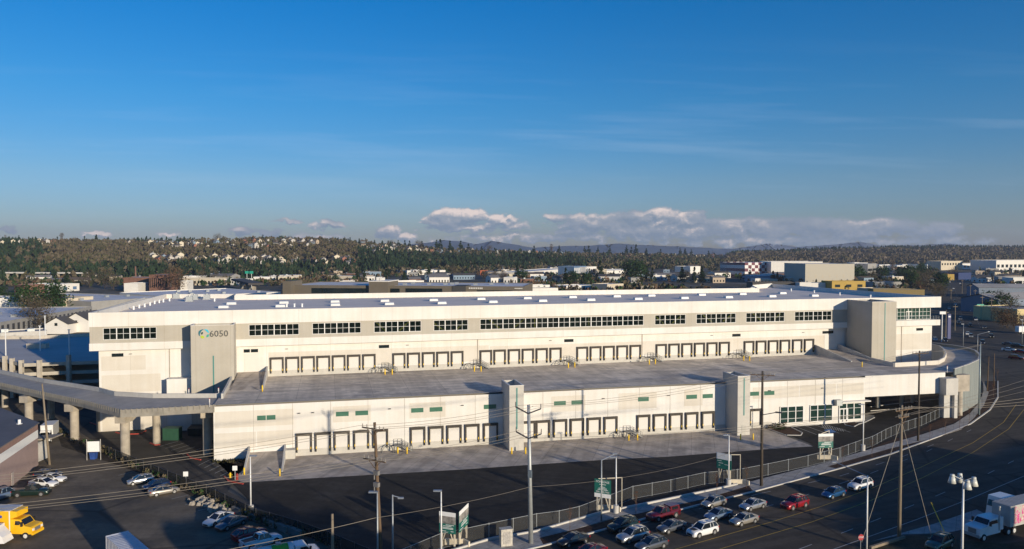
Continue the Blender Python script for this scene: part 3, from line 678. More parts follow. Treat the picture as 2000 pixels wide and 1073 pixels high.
# green clerestory windows of the lower storey
for u0, u1 in [(502,519),(520.5,538),(656,681),(694,719),(803,827),(839,864),(945,969),(1082,1105),(1116,1138),(1246,1267),(1340,1361),(1372,1392),(1465,1482),(1492,1512)]:
    mb = MB(); mb.box(W(u0,800,0)[0], W(u1,800,0)[0], -.045, -.0, 7.35, 8.25); mb.build('clerestory_window', GGLASS, root)
# office windows
for i, (u0, u1) in enumerate([(1523,1568),(1581.5,1624.5),(1638,1681)]):
    a, b = W(u0,810,0)[0], W(u1,810,0)[0]
    wz = window(a, b, 3, .75, 4.55, -.20, root, False, rows=3, cols=1, gm=DGLASS, mr=[1.75, 3.4])
    if i == 2:
        mb = MB()
        for q in (a, a+1.05, a+2.1): mb.box(q, q+.22, -.26, -.12, .1, 3.4)
        mb.box(a, a+2.3, -.255, -.122, 3.2, 3.45); mb.box(a, a+2.3, -.255, -.122, .1, .35); mb.build('entrance_door', FRAME, wz)
a = W(1628,785,0)[0]
mb = MB(); mb.box(a, a+1.5, -1.2, -.03, 4.3, 5.6); mb.build('sign_box', STEEL, root)
mb = MB(); mb.box(a+1.51, a+9, -1.3, -.03, 4.9, 5.15); mb.build('entrance_canopy', WHITE, root)
for u in (1466, 1474): pass
mb = MB()
for u in (584,611,761,903,1178,1305,1502,1605): 
    s_ = W(u,806,0)[0]; mb.box(s_-.25,s_+.25,-.3,-.035,8.3,8.45)
mb.build('wall_light', DSTEEL, root)
mb = MB()
for u in (155*0+255,560,796,1075,1390,1568): 
    s_ = W2(u,680)[0]; mb.box(s_-.3,s_+.3,-.3,-.03,16.95,17.05)
up(mb, 'wall_light', DSTEEL)
# ---- ramps up to drive-in doors, with side walls
def drive_ramp(s0, s1, t0, t1, zb, upper, walls=(True,True), h=1.2):
    l = (0,0,0)
    mb = MB(); mb.hexa([(s0,t0,zb-.3),(s1,t0,zb-.3),(s1,t1,zb-.3),(s0,t1,zb-.3)], [(s0,t0,zb+.02),(s1,t0,zb+.02),(s1,t1,zb+1.25),(s0,t1,zb+1.25)])
    o = up(mb, 'drive_ramp', APRON) if upper else mb.build('drive_ramp', APRON, root)
    for on, s_ in ((walls[0], s0), (walls[1], s1)):
        if on: mb = MB(); mb.wall([(s_,t0),(s_,t1)], 0, 0, .3, zs=[(zb-.2,zb+.25),(zb-.2,zb+1.25+h)]); mb.build('ramp_side_wall', CONCL, o)
drive_ramp(6.4, 13.0, -10.5, -.08, 0, False)
drive_ramp(.9, 7.3, -17, -.08, DZ, True, (False, True))
sr0 = W2(1590,682)[0]
drive_ramp(sr0+.3, sr0+7.8, -15, -.08, DZ, True, (True, True), h=1.5)
mb = MB(); z0 = DZ+1.3
for u0, u1 in ((477,505),(1609,1632)):
    a, b = W2(u0,710)[0], W2(u1,710)[0]; mb.box(a, b, -.09, -.03, z0, z0+4.1)
up(mb, 'overhead_door', DOORW)
mb = MB(); mb.box(13.0,16.2-1.3,-1.9,-.07,0,1.7); mb.build('dock_end_block', BASEC, root)
# left edge wall of the upper deck
mb = MB(); mb.wall([S(467,723,10.7), S(446,757,10.7), S(434,779,10.7)], 0, 0, .4, zs=[(DZ-.6,DZ+2.2),(DZ-.6,DZ+1.1),(DZ-.6,DZ+1.0)]); mb.build('deck_side_wall', CONCL, root)
# ---- steel stairs beside the docks
def stair_mesh():
    mb = MB(); mb.box(-.8,.8,-1.9,-.08,1.18,1.26)
    for k in range(7): mb.box(.8+k*.28, .8+(k+1)*.28+.03, -1.85,-.85, 1.18-(k+1)*.165, 1.22-(k+1)*.165)
    for y in (-1.88,-.82): mb.bar((.8,y,1.15),(2.9,y,-.02),.05,.25)
    for x, y in ((-.75,-1.85),(.75,-1.85),(-.75,-.15),(.75,-.15)): mb.tube((x,y,0),(x,y,1.2),.05,n=6)
    for y in (-1.85,-.1):
        for z in (1.75,2.25): mb.tube((-.8,y,z),(.8,y,z),.035,n=5)
        mb.tube((-.8,y,1.2),(-.8,y,2.25),.035,n=5); mb.tube((.8,y,1.2),(.8,y,2.25),.035,n=5); mb.tube((0,y,1.2),(0,y,2.25),.03,n=5)
    for y in (-1.88,-.82):
        for z in (.55,1.0): mb.tube((.8,y,1.25+z),(2.8,y,.05+z),.035,n=5)
        for k in range(1,5): mb.tube((.8+k*.5,y,1.25-k*.3),(.8+k*.5,y,2.25-k*.3),.03,n=5)
    for s_ in (-1,):                                             # arched guard on the far side
        for y in (-1.9,-.3):
            pr = None
            for k in range(9):
                t = math.pi*k/8; p = (-2.1+1.15*math.cos(t), y, .02+1.35*math.sin(t))
                if pr: mb.tube(pr, p, .05, n=5)
                pr = p
        for k in range(9):
            t = math.pi*k/8; mb.tube((-2.1+1.15*math.cos(t),-1.9,.02+1.35*math.sin(t)),(-2.1+1.15*math.cos(t),-.3,.02+1.35*math.sin(t)),.03,n=4)
    return mb.mesh('dock_stair', mat('stair_steel', (.20,.20,.19), .6, .3))
stm = stair_mesh()
for u in (777,1224): link('dock_stair', stm, root, (W(u,868,0)[0],0,0))
for u in (752,931,1107,1270,1443):
    s = W2(u,715)[0]; link('dock_stair', stm, root, (s*math.cos(SK),U0+s*math.sin(SK),DZ), SK)
# ---- yellow bollards: things of their own
mb = MB(); mb.tube((0,0,0),(0,0,1.25),.14,n=12); mb.tube((0,0,1.25),(0,0,1.33),.14,.06,n=12); bm_ = mb.mesh('bollard', YEL, True)
BOL = [(477,928,0,'yellow bollard at the foot of the left lower drive-in ramp, left side'),(546.5,930,0,'yellow bollard at the foot of the left lower drive-in ramp wall, right side'),
 (777,886.5,0,'left yellow bollard before the lower dock stair nearest the brown utility pole'),(795,886.5,0,'right yellow bollard before the lower dock stair nearest the brown utility pole'),
 (999.5,887,0,'yellow bollard at the front left foot of the left grey stair tower'),(1026.5,887,0,'yellow bollard at the right foot of the left grey stair tower'),
 (1228,861,0,'left yellow bollard before the middle lower dock stair'),(1245,860,0,'right yellow bollard before the middle lower dock stair'),
 (1446.5,860,0,'yellow bollard at the front of the right lower stair tower'),(1471,859,0,'yellow bollard on the apron right of the right lower stair tower'),
 (512.5,765,DZ,'yellow bollard at the end of the upper left ramp wall'),(752,732,DZ,'left yellow bollard by the first stair of the upper dock'),(766,732,DZ,'right yellow bollard by the first stair of the upper dock'),
 (926.5,726,DZ,'left yellow bollard by the second stair of the upper dock'),(939.5,726,DZ,'right yellow bollard by the second stair of the upper dock'),
 (1110,719,DZ,'left yellow bollard by the third stair of the upper dock'),(1122.5,718,DZ,'right yellow bollard by the third stair of the upper dock'),
 (1268,712.5,DZ,'left yellow bollard by the fourth stair of the upper dock'),(1280,711.5,DZ,'right yellow bollard by the fourth stair of the upper dock'),
 (1452.5,705,DZ,'left yellow bollard by the fifth stair of the upper dock'),(1464,705.5,DZ,'right yellow bollard by the fifth stair of the upper dock'),
 (1683.5,717,DZ,'yellow bollard at the end of the upper right drive ramp wall')]
for u, v, z, lb in BOL:
    o = link('bollard', bm_, None, P(u,v,z)); tag(o, lb, 'bollard', 'yellow bollards at the docks')
# under-ramp fittings by the parking stalls at left
for u, v, n_, m_, h_, lb, cat in [(450,933,'fire_hydrant',YEL,.9,'yellow hydrant beside the white sign at the parking stalls','hydrant'),(463,937,'standpipe',RED,1.1,'red standpipe right of the yellow hydrant','pipe')]:
    mb = MB(); mb.tube((0,0,0),(0,0,h_*.75),.2,n=10); mb.tube((0,0,h_*.75),(0,0,h_),.26,.08,n=10); mb.tube((-.35,0,h_*.55),(.35,0,h_*.55),.09,n=8); mb.tube((0,0,0),(0,0,.1),.3,n=10)
    o = mb.build(n_, m_, None, True, P(u,v)); tag(o, lb, cat)
# ------------------------------------------------------------------ left: elevated ramp, garage, sheds
NEAR = [(418,793.5,10.55),(403,794,10.5),(320,799,10.2),(237,803,9.8),(200,794,9.5),(164,784.6,9.2),(88,769,8.6),(0,749.7,7.9),(-100,729,7.2),(-260,700,6)]
FAR = [(433,776,10.6),(420,777,10.5),(300,777.4,10.2),(225,773,9.8),(212,770,9.6),(195,765,9.4),(143,756,9.0),(88,747.7,8.6),(0,729,7.9),(-160,700,6.2)]
NP_ = [P(*q) for q in NEAR]; FP_ = [P(*q) for q in FAR]
er = thing('elevated_ramp', 'long curving concrete truck ramp on columns leading to the upper deck at left', 'ramp', P(245,895))
def rel(mb, name, m, par, smooth=False):
    """mesh given in world metres, linked under a thing that stands at its base"""
    o = mb.build(name, m, par, smooth)
    if o: o.matrix_parent_inverse = Matrix.Identity(4); o.location = -Vector(par.location)
    return o
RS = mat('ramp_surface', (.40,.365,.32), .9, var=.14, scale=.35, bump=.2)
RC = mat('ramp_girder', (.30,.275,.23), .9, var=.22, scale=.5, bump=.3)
mb = MB()
for i in range(len(NP_)-1):
    q = [NP_[i], NP_[i+1], FP_[i+1], FP_[i]]
    a = Vector(q[1]-q[0]).cross(q[3]-q[0]).z
    if a < 0: q = [q[0], q[3], q[2], q[1]]
    mb.hexa([(p.x,p.y,p.z-.35) for p in q], [(p.x,p.y,p.z) for p in q])
rel(mb, 'ramp_deck', RS, er)
mb = MB(); mb2 = MB()
for A_ in (NP_,):
    for i in range(len(A_)-1):
        mb.wall([A_[i],A_[i+1]], 0, 0, .4, zs=[(A_[i].z-1.2,A_[i].z+.25),(A_[i+1].z-1.2,A_[i+1].z+.25)])
        n_ = max(2, int((A_[i+1]-A_[i]).length/1.0))
        for k in range(n_):
            p = A_[i].lerp(A_[i+1], k/n_); mb2.box(p.x-.08,p.x+.08,p.y-.30,p.y-.16,p.z-.45,p.z+.38)
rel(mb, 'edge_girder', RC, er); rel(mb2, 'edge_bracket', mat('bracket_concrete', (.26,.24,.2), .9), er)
mb = MB()
for i in range(len(FP_)-1):
    mb.wall([FP_[i],FP_[i+1]], 0, 0, .35, zs=[(FP_[i].z-1.2,FP_[i].z+.85),(FP_[i+1].z-1.2,FP_[i+1].z+.85)])
rel(mb, 'far_parapet', CONCL, er)
mb = MB()
for f_ in (.2,.5,.8):
    pr = None
    for i in range(len(NP_)):
        p = NP_[i].lerp(FP_[i], f_)+Vector((0,0,-.9))
        if pr is not None: mb.bar(pr, p, .7, 1.1)
        pr = p
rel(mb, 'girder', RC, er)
COLS = [((245,895),(306,866),9.0),((146,859),(196,842),8.2),((405,887),(412,858),9.4),((57,831),(100,818),7.4),((-25,805),(10,795),6.8)]
for a, b, zt in COLS:
    a, b = P(*a), P(*b); d = (b-a).normalized()
    mb = MB(); mb.tube((a.x,a.y,-.1),(a.x,a.y,zt-1.9),.85,n=18); o = rel(mb, 'column', CONC, er, False)
    mb = MB(); mb.tube((b.x,b.y,-.1),(b.x,b.y,zt-1.9),.75,n=18); rel(mb, 'column', CONC, er)
    mb = MB(); c0 = a-d*1.6; c1 = b+d*1.0; x = Vector((-d.y,d.x,0))*1.05
    mb.hexa([(p+Vector((0,0,zt-1.95))) for p in (c0-x,c0+d*2.6-x,c0+d*2.6+x,c0+x)], [(p+Vector((0,0,zt-.45))) for p in (c0-x,c0+d*2.6-x,c0+d*2.6+x,c0+x)])
    k0 = c0+d*2.6; mb.hexa([k0-x+Vector((0,0,zt-1.95)), k0+d*2-x+Vector((0,0,zt-1.2)), k0+d*2+x+Vector((0,0,zt-1.2)), k0+x+Vector((0,0,zt-1.95))], [p+Vector((0,0,zt-.45)) for p in (k0-x,k0+d*2-x,k0+d*2+x,k0+x)])
    k1 = k0+d*2; mb.hexa([p+Vector((0,0,zt-1.2)) for p in (k1-x,c1-x,c1+x,k1+x)], [p+Vector((0,0,zt-.45)) for p in (k1-x,c1-x,c1+x,k1+x)])
    rel(mb, 'column_cap', CONC, er)
def marker(u,v,z,lb):
    p = P(u,v,z); mb = MB(); mb.tube((0,0,0),(0,0,1.4),.05,n=6); mb.box(-.09,.09,-.04,.04,.9,1.6)
    o = mb.build('marker_post', mat('marker_white', (.75,.72,.68), .6), None, False, p); tag(o, lb, 'marker post', 'marker posts along the upper deck edge')
    k = MB(); k.box(-.095,.095,-.045,.045,1.5,1.62); k.build('red_tip', RED, o)
marker(427,773,10.9,'thin white red-tipped marker post at the far corner of ramp and deck'); marker(409.5,795,10.5,'thin white red-tipped marker post at the near corner of ramp and deck')
marker(369,775,10.5,'thin grey marker post on the ramp parapet before the white utility room'); marker(1850,728,10.7,'thin marker post at the far right corner of the truck deck')

# parking garage
GZ = 9.6
G = [P(192,706.8,GZ),P(136,708.7,GZ),P(47.5,712.4,GZ),P(0,702.5,GZ),P(-80,688,GZ),P(-120,663,GZ),P(0,663,GZ),P(80,662,GZ),P(200,656,GZ)]
G[0] = G[1]+(G[0]-G[1])*1.35
pg = thing('parking_garage', 'open three-level concrete parking garage behind the elevated ramp at left', 'parking garage', (G[2].x,G[2].y,0))
mb = MB(); mb.prism([(p.x,p.y) for p in G], GZ-.4, GZ); rel(mb, 'roof_deck', mat('garage_deck', (.46,.44,.42), .9, var=.13, scale=.08, bump=.1), pg)
for z_ in (7.0, 4.4, 1.8): mb = MB(); mb.prism([(p.x,p.y) for p in G], z_-.35, z_); rel(mb, 'floor_slab', mat('garage_slab', (.42,.38,.31), .9, var=.2, scale=.2), pg)
mb = MB(); 
for z0, z1 in ((GZ-.6,GZ+.3),(6.5,7.4),(3.9,4.8),(1.3,2.2)): mb.wall([G[0],G[1],G[2],G[3],G[4]], z0, z1, .3)
rel(mb, 'edge_beam', mat('garage_beam', (.44,.40,.33), .9, var=.15, scale=.4), pg)
GC = mat('garage_column', (.50,.45,.37), .9, var=.12)
def gcol(p, h=10.0):
    mb = MB(); mb.box(p.x-.45,p.x+.45,p.y-.6,p.y+.4,-.1,h); rel(mb, 'column', GC, pg)
for u, v, h in [(136,708.7,9.4),(79,711,8.3),(43.6,711,8.3),(25.7,707.5,8.3),(11.5,705,8.6),(-4,702,8.3),(-30,697,8.3)]: gcol(P(u,v,GZ)-Vector((0,.3,0)), h+2.4)
for u, v in [(92,708),(66,709),(54,709.5),(170,704),(110,700),(60,700),(20,700),(190,690),(150,690),(100,690),(50,690)]:
    p = P(u,v,GZ)+Vector((0,9,0)); mb = MB(); mb.box(p.x-.35,p.x+.35,p.y-.35,p.y+.35,-.1,GZ-.4); rel(mb, 'column', GC, pg)
mb = MB(); mb.wall([G[5],G[6],G[7],G[8]], GZ+.01, GZ+1.1, .3); rel(mb, 'parapet', GC, pg)
p = P(70,681,GZ); mb = MB(); mb.box(p.x-3,p.x+3,p.y,p.y+2,GZ,GZ+1.5); rel(mb, 'stair_head', GC, pg)
lpm = MB(); lpm.tube((0,0,0),(0,0,7.5),.16,n=8); lpm.box(-.35,.35,-.12,.12,7.5,7.7); lpm = lpm.mesh('light_pole', LITEP)
for u, v, lb in [(78.5,686,'white light pole on the garage roof beside the low stair block'),(88.5,660,'white light pole at the far edge of the garage roof'),(11.5,697,'white light pole at the left front edge of the garage roof'),(135.5,696,'light pole in shade on the garage roof nearest the white warehouse')]:
    o = link('light_pole', lpm, None, P(u,v,GZ)); tag(o, lb, 'light pole', 'light poles on the garage roof')

# mauve building with dark roof, far left
c0 = P(75,908); c1 = P(20,951); hz = 7.7; dd = (c1-c0).normalized(); wl = c0+dd*75
e1 = P(0,799,hz); e1.z = 0; far = c0+(e1-c0)*1.0
mv = thing('mauve_building', 'low mauve building with a white band and a dark flat roof at the left edge', 'building', c0)
rt_c = P(71,826,hz); rt_c.z = 0
poly_ = [c0, wl, wl+Vector((-60,20,0)), P(-120,800,hz)*1.0, e1]
poly_[3].z = 0
mb = MB(); mb.prism([(p.x,p.y) for p in poly_], -.1, hz); rel(mb, 'wall', mat('mauve_wall', (.34,.25,.23), .85, var=.1, scale=.4), mv)
mb = MB(); n_ = Vector((-dd.y,dd.x,0)); n_ = n_ if n_.x > 0 else -n_
q = [c0+n_*.0, wl+n_*.0, wl+n_*.05, c0+n_*.05]; mb.hexa([(p.x,p.y,5.1) for p in q], [(p.x,p.y,6.6) for p in q]); rel(mb, 'white_band', SIGNW, mv)
q = [c0, wl, wl+n_*.04, c0+n_*.04]; mb = MB(); mb.hexa([(p.x,p.y,6.61) for p in q], [(p.x,p.y,hz-.02) for p in q]); rel(mb, 'top_band', mat('mauve_top', (.27,.17,.14), .85), mv)
mb = MB(); mb.prism([(p.x,p.y) for p in [c0+n_*.25-dd*.2, wl+n_*.25, poly_[2], poly_[3], e1-dd*.3]], hz+.003, hz+.18); rel(mb, 'roof', mat('dark_roof', (.13,.125,.13), .8, var=.15, scale=.2), mv)
p = P(38,828,hz+.2); mb = MB(); mb.tube((p.x,p.y,hz+.1),(p.x,p.y,hz+1.0),.25,n=8); mb.tube((p.x,p.y,hz),(p.x,p.y,hz+.25),.5,n=8); rel(mb, 'roof_vent', SIGNW, mv)
for u_, v_, w_ in ((57,921,1.1),(26,947,1.0)):
    p = P(u_,v_); mb = MB(); q = [p+n_*.06, p+dd*w_+n_*.06, p+dd*w_+n_*.12, p+n_*.12]; mb.hexa([(k.x,k.y,0) for k in q],[(k.x,k.y,2.3) for k in q]); rel(mb, 'door', mat('mauve_door', (.42,.36,.33), .7), mv)
pa = P(76,901); mb = MB(); mb.prism([(pa.x-3.2,pa.y-.5),(pa.x+.2,pa.y-.5),(pa.x+.2,pa.y+2.5),(pa.x-3.2,pa.y+2.5)], 0, 3.6); rel(mb, 'porch_wall', CONCL, mv)
mb = MB(); mb.prism([(pa.x-3.6,pa.y-1.2),(pa.x+1.8,pa.y+1.2),(pa.x+1.8,pa.y+4.8),(pa.x-3.6,pa.y+2.4)], 3.9, 4.15); rel(mb, 'porch_roof', mat('porch_roof', (.25,.22,.18), .8), mv)

# ------------------------------------------------------------------ poles, lamps, signs, fences
WIREM = mat('wire', (.25,.22,.18), .5, .3, var=0)
def insul(mb, x, y, z, mi=1): mb.tube((x,y,z),(x,y,z+.38),.07,.05,n=6,mi=mi)
def upole(u, v, h, label, m, arms, r=.24, lean=(0,0), rzz=0, name='utility_pole', group=None, extra=None):
    t = thing(name, label, 'utility pole', P(u,v), rzz, group)
    mb = MB(); mb.tube((0,0,-.1),(lean[0],lean[1],h),r,r*.62,n=12); mb.build('pole', m, t, True)
    for z, wd, kind in arms:
        f_ = z/h; ox, oy = lean[0]*f_, lean[1]*f_
        mb = MB()
        if kind == 'v':
            for sx_ in (-1, 1):
                mb.bar((ox,oy-.2,z-.55),(ox+sx_*wd/2,oy-.2,z+.25),.16,.16); insul(mb, ox+sx_*wd/2, oy-.2, z+.25, 0); insul(mb, ox+sx_*wd/2, oy-.2, z+.55, 0)
            insul(mb, ox+.1, oy, z+.3, 0)
            mb.build('crossarm', [DSTEEL], t)
        else:
            mb.bar((ox-wd/2,oy-r-.06,z),(ox+wd/2,oy-r-.06,z),.12,.14)
            mb.bar((ox,oy-r-.05,z-.9),(ox+wd*.28,oy-r-.05,z-.05),.05,.06); mb.bar((ox,oy-r-.05,z-.9),(ox-wd*.28,oy-r-.05,z-.05),.05,.06)
            for k in (-.48,-.28,.12,.3,.48): insul(mb, ox+wd*k, oy-r-.06, z+.07, 1)
            mb.build('crossarm', [WOOD, mat('insulator', (.30,.28,.25), .3)], t)
    return t
# arms run across the line of poles (the line follows the road)
pA, pB, pC, pD, pE = P(747,1151), P(1037,1062), P(1487,950), P(1793,862), P(1912,811)
def ang(a, b): d = b-a; return math.atan2(d.y, d.x)
LA = math.pi/2
tA = upole(747,1151,19.6,'brown wooden utility pole with two crossarms in front of the left docks',WOOD,[(18.9,3.4,'w'),(15.2,3.4,'w')],.27,(-1.35,.3),-.55)
tB = upole(1037,1062,19.0,'tall grey steel utility pole with V arms in front of the left stair tower',STEEL,[(18.4,3.6,'v'),(15.0,3.6,'v')],.34,(-.35,0),-.35)
tC = upole(1487,950,19.6,'dark wooden utility pole with one long crossarm beside the right stair tower',mat('dark_pole_wood', (.075,.06,.045), .9, var=.2, scale=2),[(19.0,3.9,'w')],.27,(0,0),-.35)
tD = upole(1793,862,19.0,'dark wooden utility pole with many insulators before the right end of the warehouse',mat('dark_pole_wood', (.075,.06,.045), .9),[(18.5,3.8,'w')],.24,(0,0),.2)
tE = upole(1912,811,17.4,'grey steel utility pole at the curve of the road beside the ramp wall',mat('blue_grey_pole', (.30,.36,.37), .5, .4),[],.24,(0,0),0)
tF = upole(1756,1052,18.6,'wooden utility pole with guy wires on the near side of the road',WOODG,[(18.0,3.6,'w'),(17.0,2.2,'w')],.26,(.1,0),.5)
tG = upole(97,908,15.2,'bare leaning wooden pole beside the mauve building',WOODG,[],.22,(-1.1,0),0)
tH = upole(650,1135,8.2,'short thick wooden pole cut by the bottom edge of the picture',WOODG,[],.24,(0,0),0)
tI = upole(92-32,832,8,'pale post seen beyond the white box truck',CONCL,[],.14,(0,0),0) if False else None
tJ = upole(1941,755,9.8,'thin wooden pole on the corner past the ramp wall',WOOD,[],.14,(0,0),0)
tK = upole(1928,765,10,'brown wooden pole just right of the grey steel pole at the curve',WOOD,[],.16,(.3,0),0)
# lower arm with lamp on the dark wooden pole
mb = MB(); mb.bar((0,-.2,12.2),(2.3,-.6,12.9),.12,.12); mb.box(2.1,3.2,-.8,-.4,12.8,13.0); mb.build('lamp_arm', DSTEEL, tC)
mb = MB(); mb.box(-.25,.25,-.6,-.25,9.2,10.2); mb.build('pole_box', mat('pole_box_grey', (.12,.15,.18), .5), tB)
for z_ in (12.2,13.6): 
    mb = MB(); mb.box(-.9,-.2,-.5,-.1,z_,z_+.5); mb.tube((-.9,-.3,z_-.6),(-.9,-.3,z_+.5),.08,n=6); mb.build('cable_box', mat('cable_box_grey', (.20,.19,.18), .5), tA)
# guy wires belong to the near pole
mb = MB()
for u, v in ((1683,1062),(1824,1068)): 
    p = P(u,v)-tF.location; mb.tube((.1,0,16.5),(p.x*math.cos(-.5)-p.y*math.sin(-.5),p.x*math.sin(-.5)+p.y*math.cos(-.5),.2),.035,n=5)
mb.build('guy_wire', WIREM, tF)
def lamp(u, v, h, label, armv=None, base=True, m=LITEP, double=False, hd=(-1,0)):
    t = thing('street_lamp', label, 'street lamp', P(u,v))
    mb = MB(); mb.tube((0,0,0),(0,0,h),.13,.085,n=10); mb.build('pole', m, t, True)
    if base: mb = MB(); mb.tube((0,0,-.1),(0,0,1.25),.42,n=14); mb.build('concrete_base', CONCL, t)
    mb = MB()
    if armv:
        mb.tube((0,0,h-.1),(armv[0],armv[1],h+armv[2]),.06,n=6); mb.box(armv[0]-.45,armv[0]+.25,armv[1]-.15,armv[1]+.15,h+armv[2]-.08,h+armv[2]+.1)
    else: mb.box(-1.0 if hd[0]<0 else -.1,.1 if hd[0]<0 else 1.0,-.2,.2,h-.06,h+.12)
    mb.build('lamp_head', mat('lamp_head_grey', (.25,.28,.33), .4, .3), t); return t
lamp(490,1003,8.8,'white lamp post on a round concrete base in the yard left of the docks',hd=(1,0))
lamp(862,1092,8.9,'white lamp post standing in front of the two angled billboards')
lamp(1203,1003,8.6,'white lamp post on a concrete base right of the green lease billboard',hd=(-1,0))
lamp(1174.5,1019,9.2,'thin grey street lamp with a short arm crossing the green lease billboard',armv=(2.2,1.2,.55),base=False,m=STEEL)
lamp(1423,950,8.7,'white lamp post on a concrete base before the small green and white billboard')
lamp(1685.5,881,9.3,'white lamp post by the fence in front of the office entrance')
lamp(1692.5,1072,9.9,'white street lamp with a long arm beside the white crossover on the road',armv=(-2.9,3.4,.85),base=False)
lamp(1881,680,9.8,'green-grey traffic pole at the junction beyond the curved ramp',base=False,m=STEEL)
lamp(1909,694,8.0,'street lamp with a curved arm at the end of the curved ramp',armv=(4.5,.5,.9),base=False,m=STEEL)
lamp(767.5,1128,10.2,'thin grey pole with a camera arm right of the brown utility pole',armv=(1.1,0,-.4),base=False,m=STEEL)
lamp(738,1152,11.6,'thin white pole just left of the brown utility pole',base=False,m=STEEL)
lamp(1996,672,10.3,'blue-grey lamp post at the right edge of the picture',base=False,m=STEEL)
# floodlight mast
t = thing('floodlight_mast', 'pale mast carrying four bell-shaped floodlights at lower right', 'floodlight', P(1878,1130))
hM = 11.9
mb = MB(); mb.tube((0,0,0),(0,0,hM),.17,.11,n=12); mb.build('pole', LITEP, t, True)
mb = MB()
for x, y, z in [(-1.25,.2,.35),(.1,.9,.25),(-.05,-.9,-.05),(1.2,-.1,.1)]: mb.tube((0,0,hM+.1),(x,y,hM+z+.45),.05,n=6)
mb.build('lamp_bracket', STEEL, t)
for x, y, z in [(-1.25,.2,.35),(.1,.9,.25),(-.05,-.9,-.05),(1.2,-.1,.1)]:
    mb = MB(); mb.tube((x,y,hM+z+.5),(x,y,hM+z+.25),.25,.28,n=10); mb.tube((x,y,hM+z+.25),(x,y,hM+z-.55),.28,.50,n=14); mb.build('floodlight', mat('floodlight_shell', (.62,.62,.56), .4), t, True)

# wires: each span hangs between two poles
def wire(p0, p1, sag, label, r=.024):
    n = 14; pts = []
    for k in range(n+1):
        f_ = k/n; p = Vector(p0).lerp(Vector(p1), f_); p.z -= 4*sag*f_*(1-f_); pts.append(p)
    mb = MB(); base = Vector((p0[0],p0[1],0))
    for k in range(n): mb.tube(pts[k]-base, pts[k+1]-base, r, n=5, cap=False)
    o = mb.build('power_line', WIREM, None, True, base); tag(o, label, 'power line', 'power lines strung between the utility poles'); return o
def tipp(t, x, z, y=-.3): 
    c, s = math.cos(t.rotation_euler.z), math.sin(t.rotation_euler.z); return Vector(t.location)+Vector((x*c-y*s, x*s+y*c, z))
offL = P(747,1151)-(P(1037,1062)-P(747,1151))*3.2
for nm, z, za, zb in (('upper', 19.2, 19.3, 18.9), ('lower', 15.5, 15.6, 15.5)):
    for k, (x, w_) in enumerate(((-1.6,'far'),(.4,'middle'),(1.6,'near'))):
        a = tipp(tA, x, za)-Vector((1.3,0,0)); b = tipp(tB, x, zb)
        wire(a, b, .5, f'{w_} power line of the {nm} set between the brown pole and the steel pole')
        l_ = Vector((a.x-62+x*.3, a.y-13.5, a.z-.2)) ; 
        wire(PD(-150, (944 if nm == 'upper' else 1001)+(0,7,12)[k], 70), a, .5, f'{w_} power line of the {nm} set crossing the left parking lot')
for k, (x, w_) in enumerate(((-1.7,'far'),(.2,'middle'),(1.7,'near'))):
    wire(tipp(tB, x, 18.9), tipp(tC, x, 19.4), 1.0, f'{w_} top power line between the steel pole and the dark wooden pole')
    wire(tipp(tC, x, 19.4), tipp(tD, x, 18.9), .9, f'{w_} top power line between the two dark wooden poles')
    wire(tipp(tD, x, 18.9), tipp(tE, x*.3, 17.2), .5, f'{w_} top power line from the right dark pole to the steel pole at the curve')
    wire(tipp(tB, x, 14.4-k*.5), tipp(tF, x, 18.3), .9, f'{w_} power line crossing from the steel pole to the guyed pole over the road')
    q = P(2060, 771+k*13, 0); 
    wire(tipp(tF, x, 18.3), PD(2080, 765+k*9, 108), .5, f'{w_} power line leaving the guyed pole to the right')
    wire(tipp(tF, x, 17.2), PD(2080, 715+k*14, 150), .4, f'{w_} thin line rising from the guyed pole to the upper right', .022)
wire(PD(300,1098,78), tipp(tA, 0, 8.6)-Vector((.6,0,0)), .3, 'low cable running up from the bottom left to the brown pole', .03)
wire(tipp(tA, 0, 8.6)-Vector((.6,0,0)), tipp(tB, 0, 7.9), .3, 'low cable between the brown pole and the steel pole above the dark yard', .022)
wire(tipp(tB, 0, 7.9), tipp(tC, 0, 7.6), 1.4, 'low cable between the steel pole and the dark wooden pole above the fence', .018)

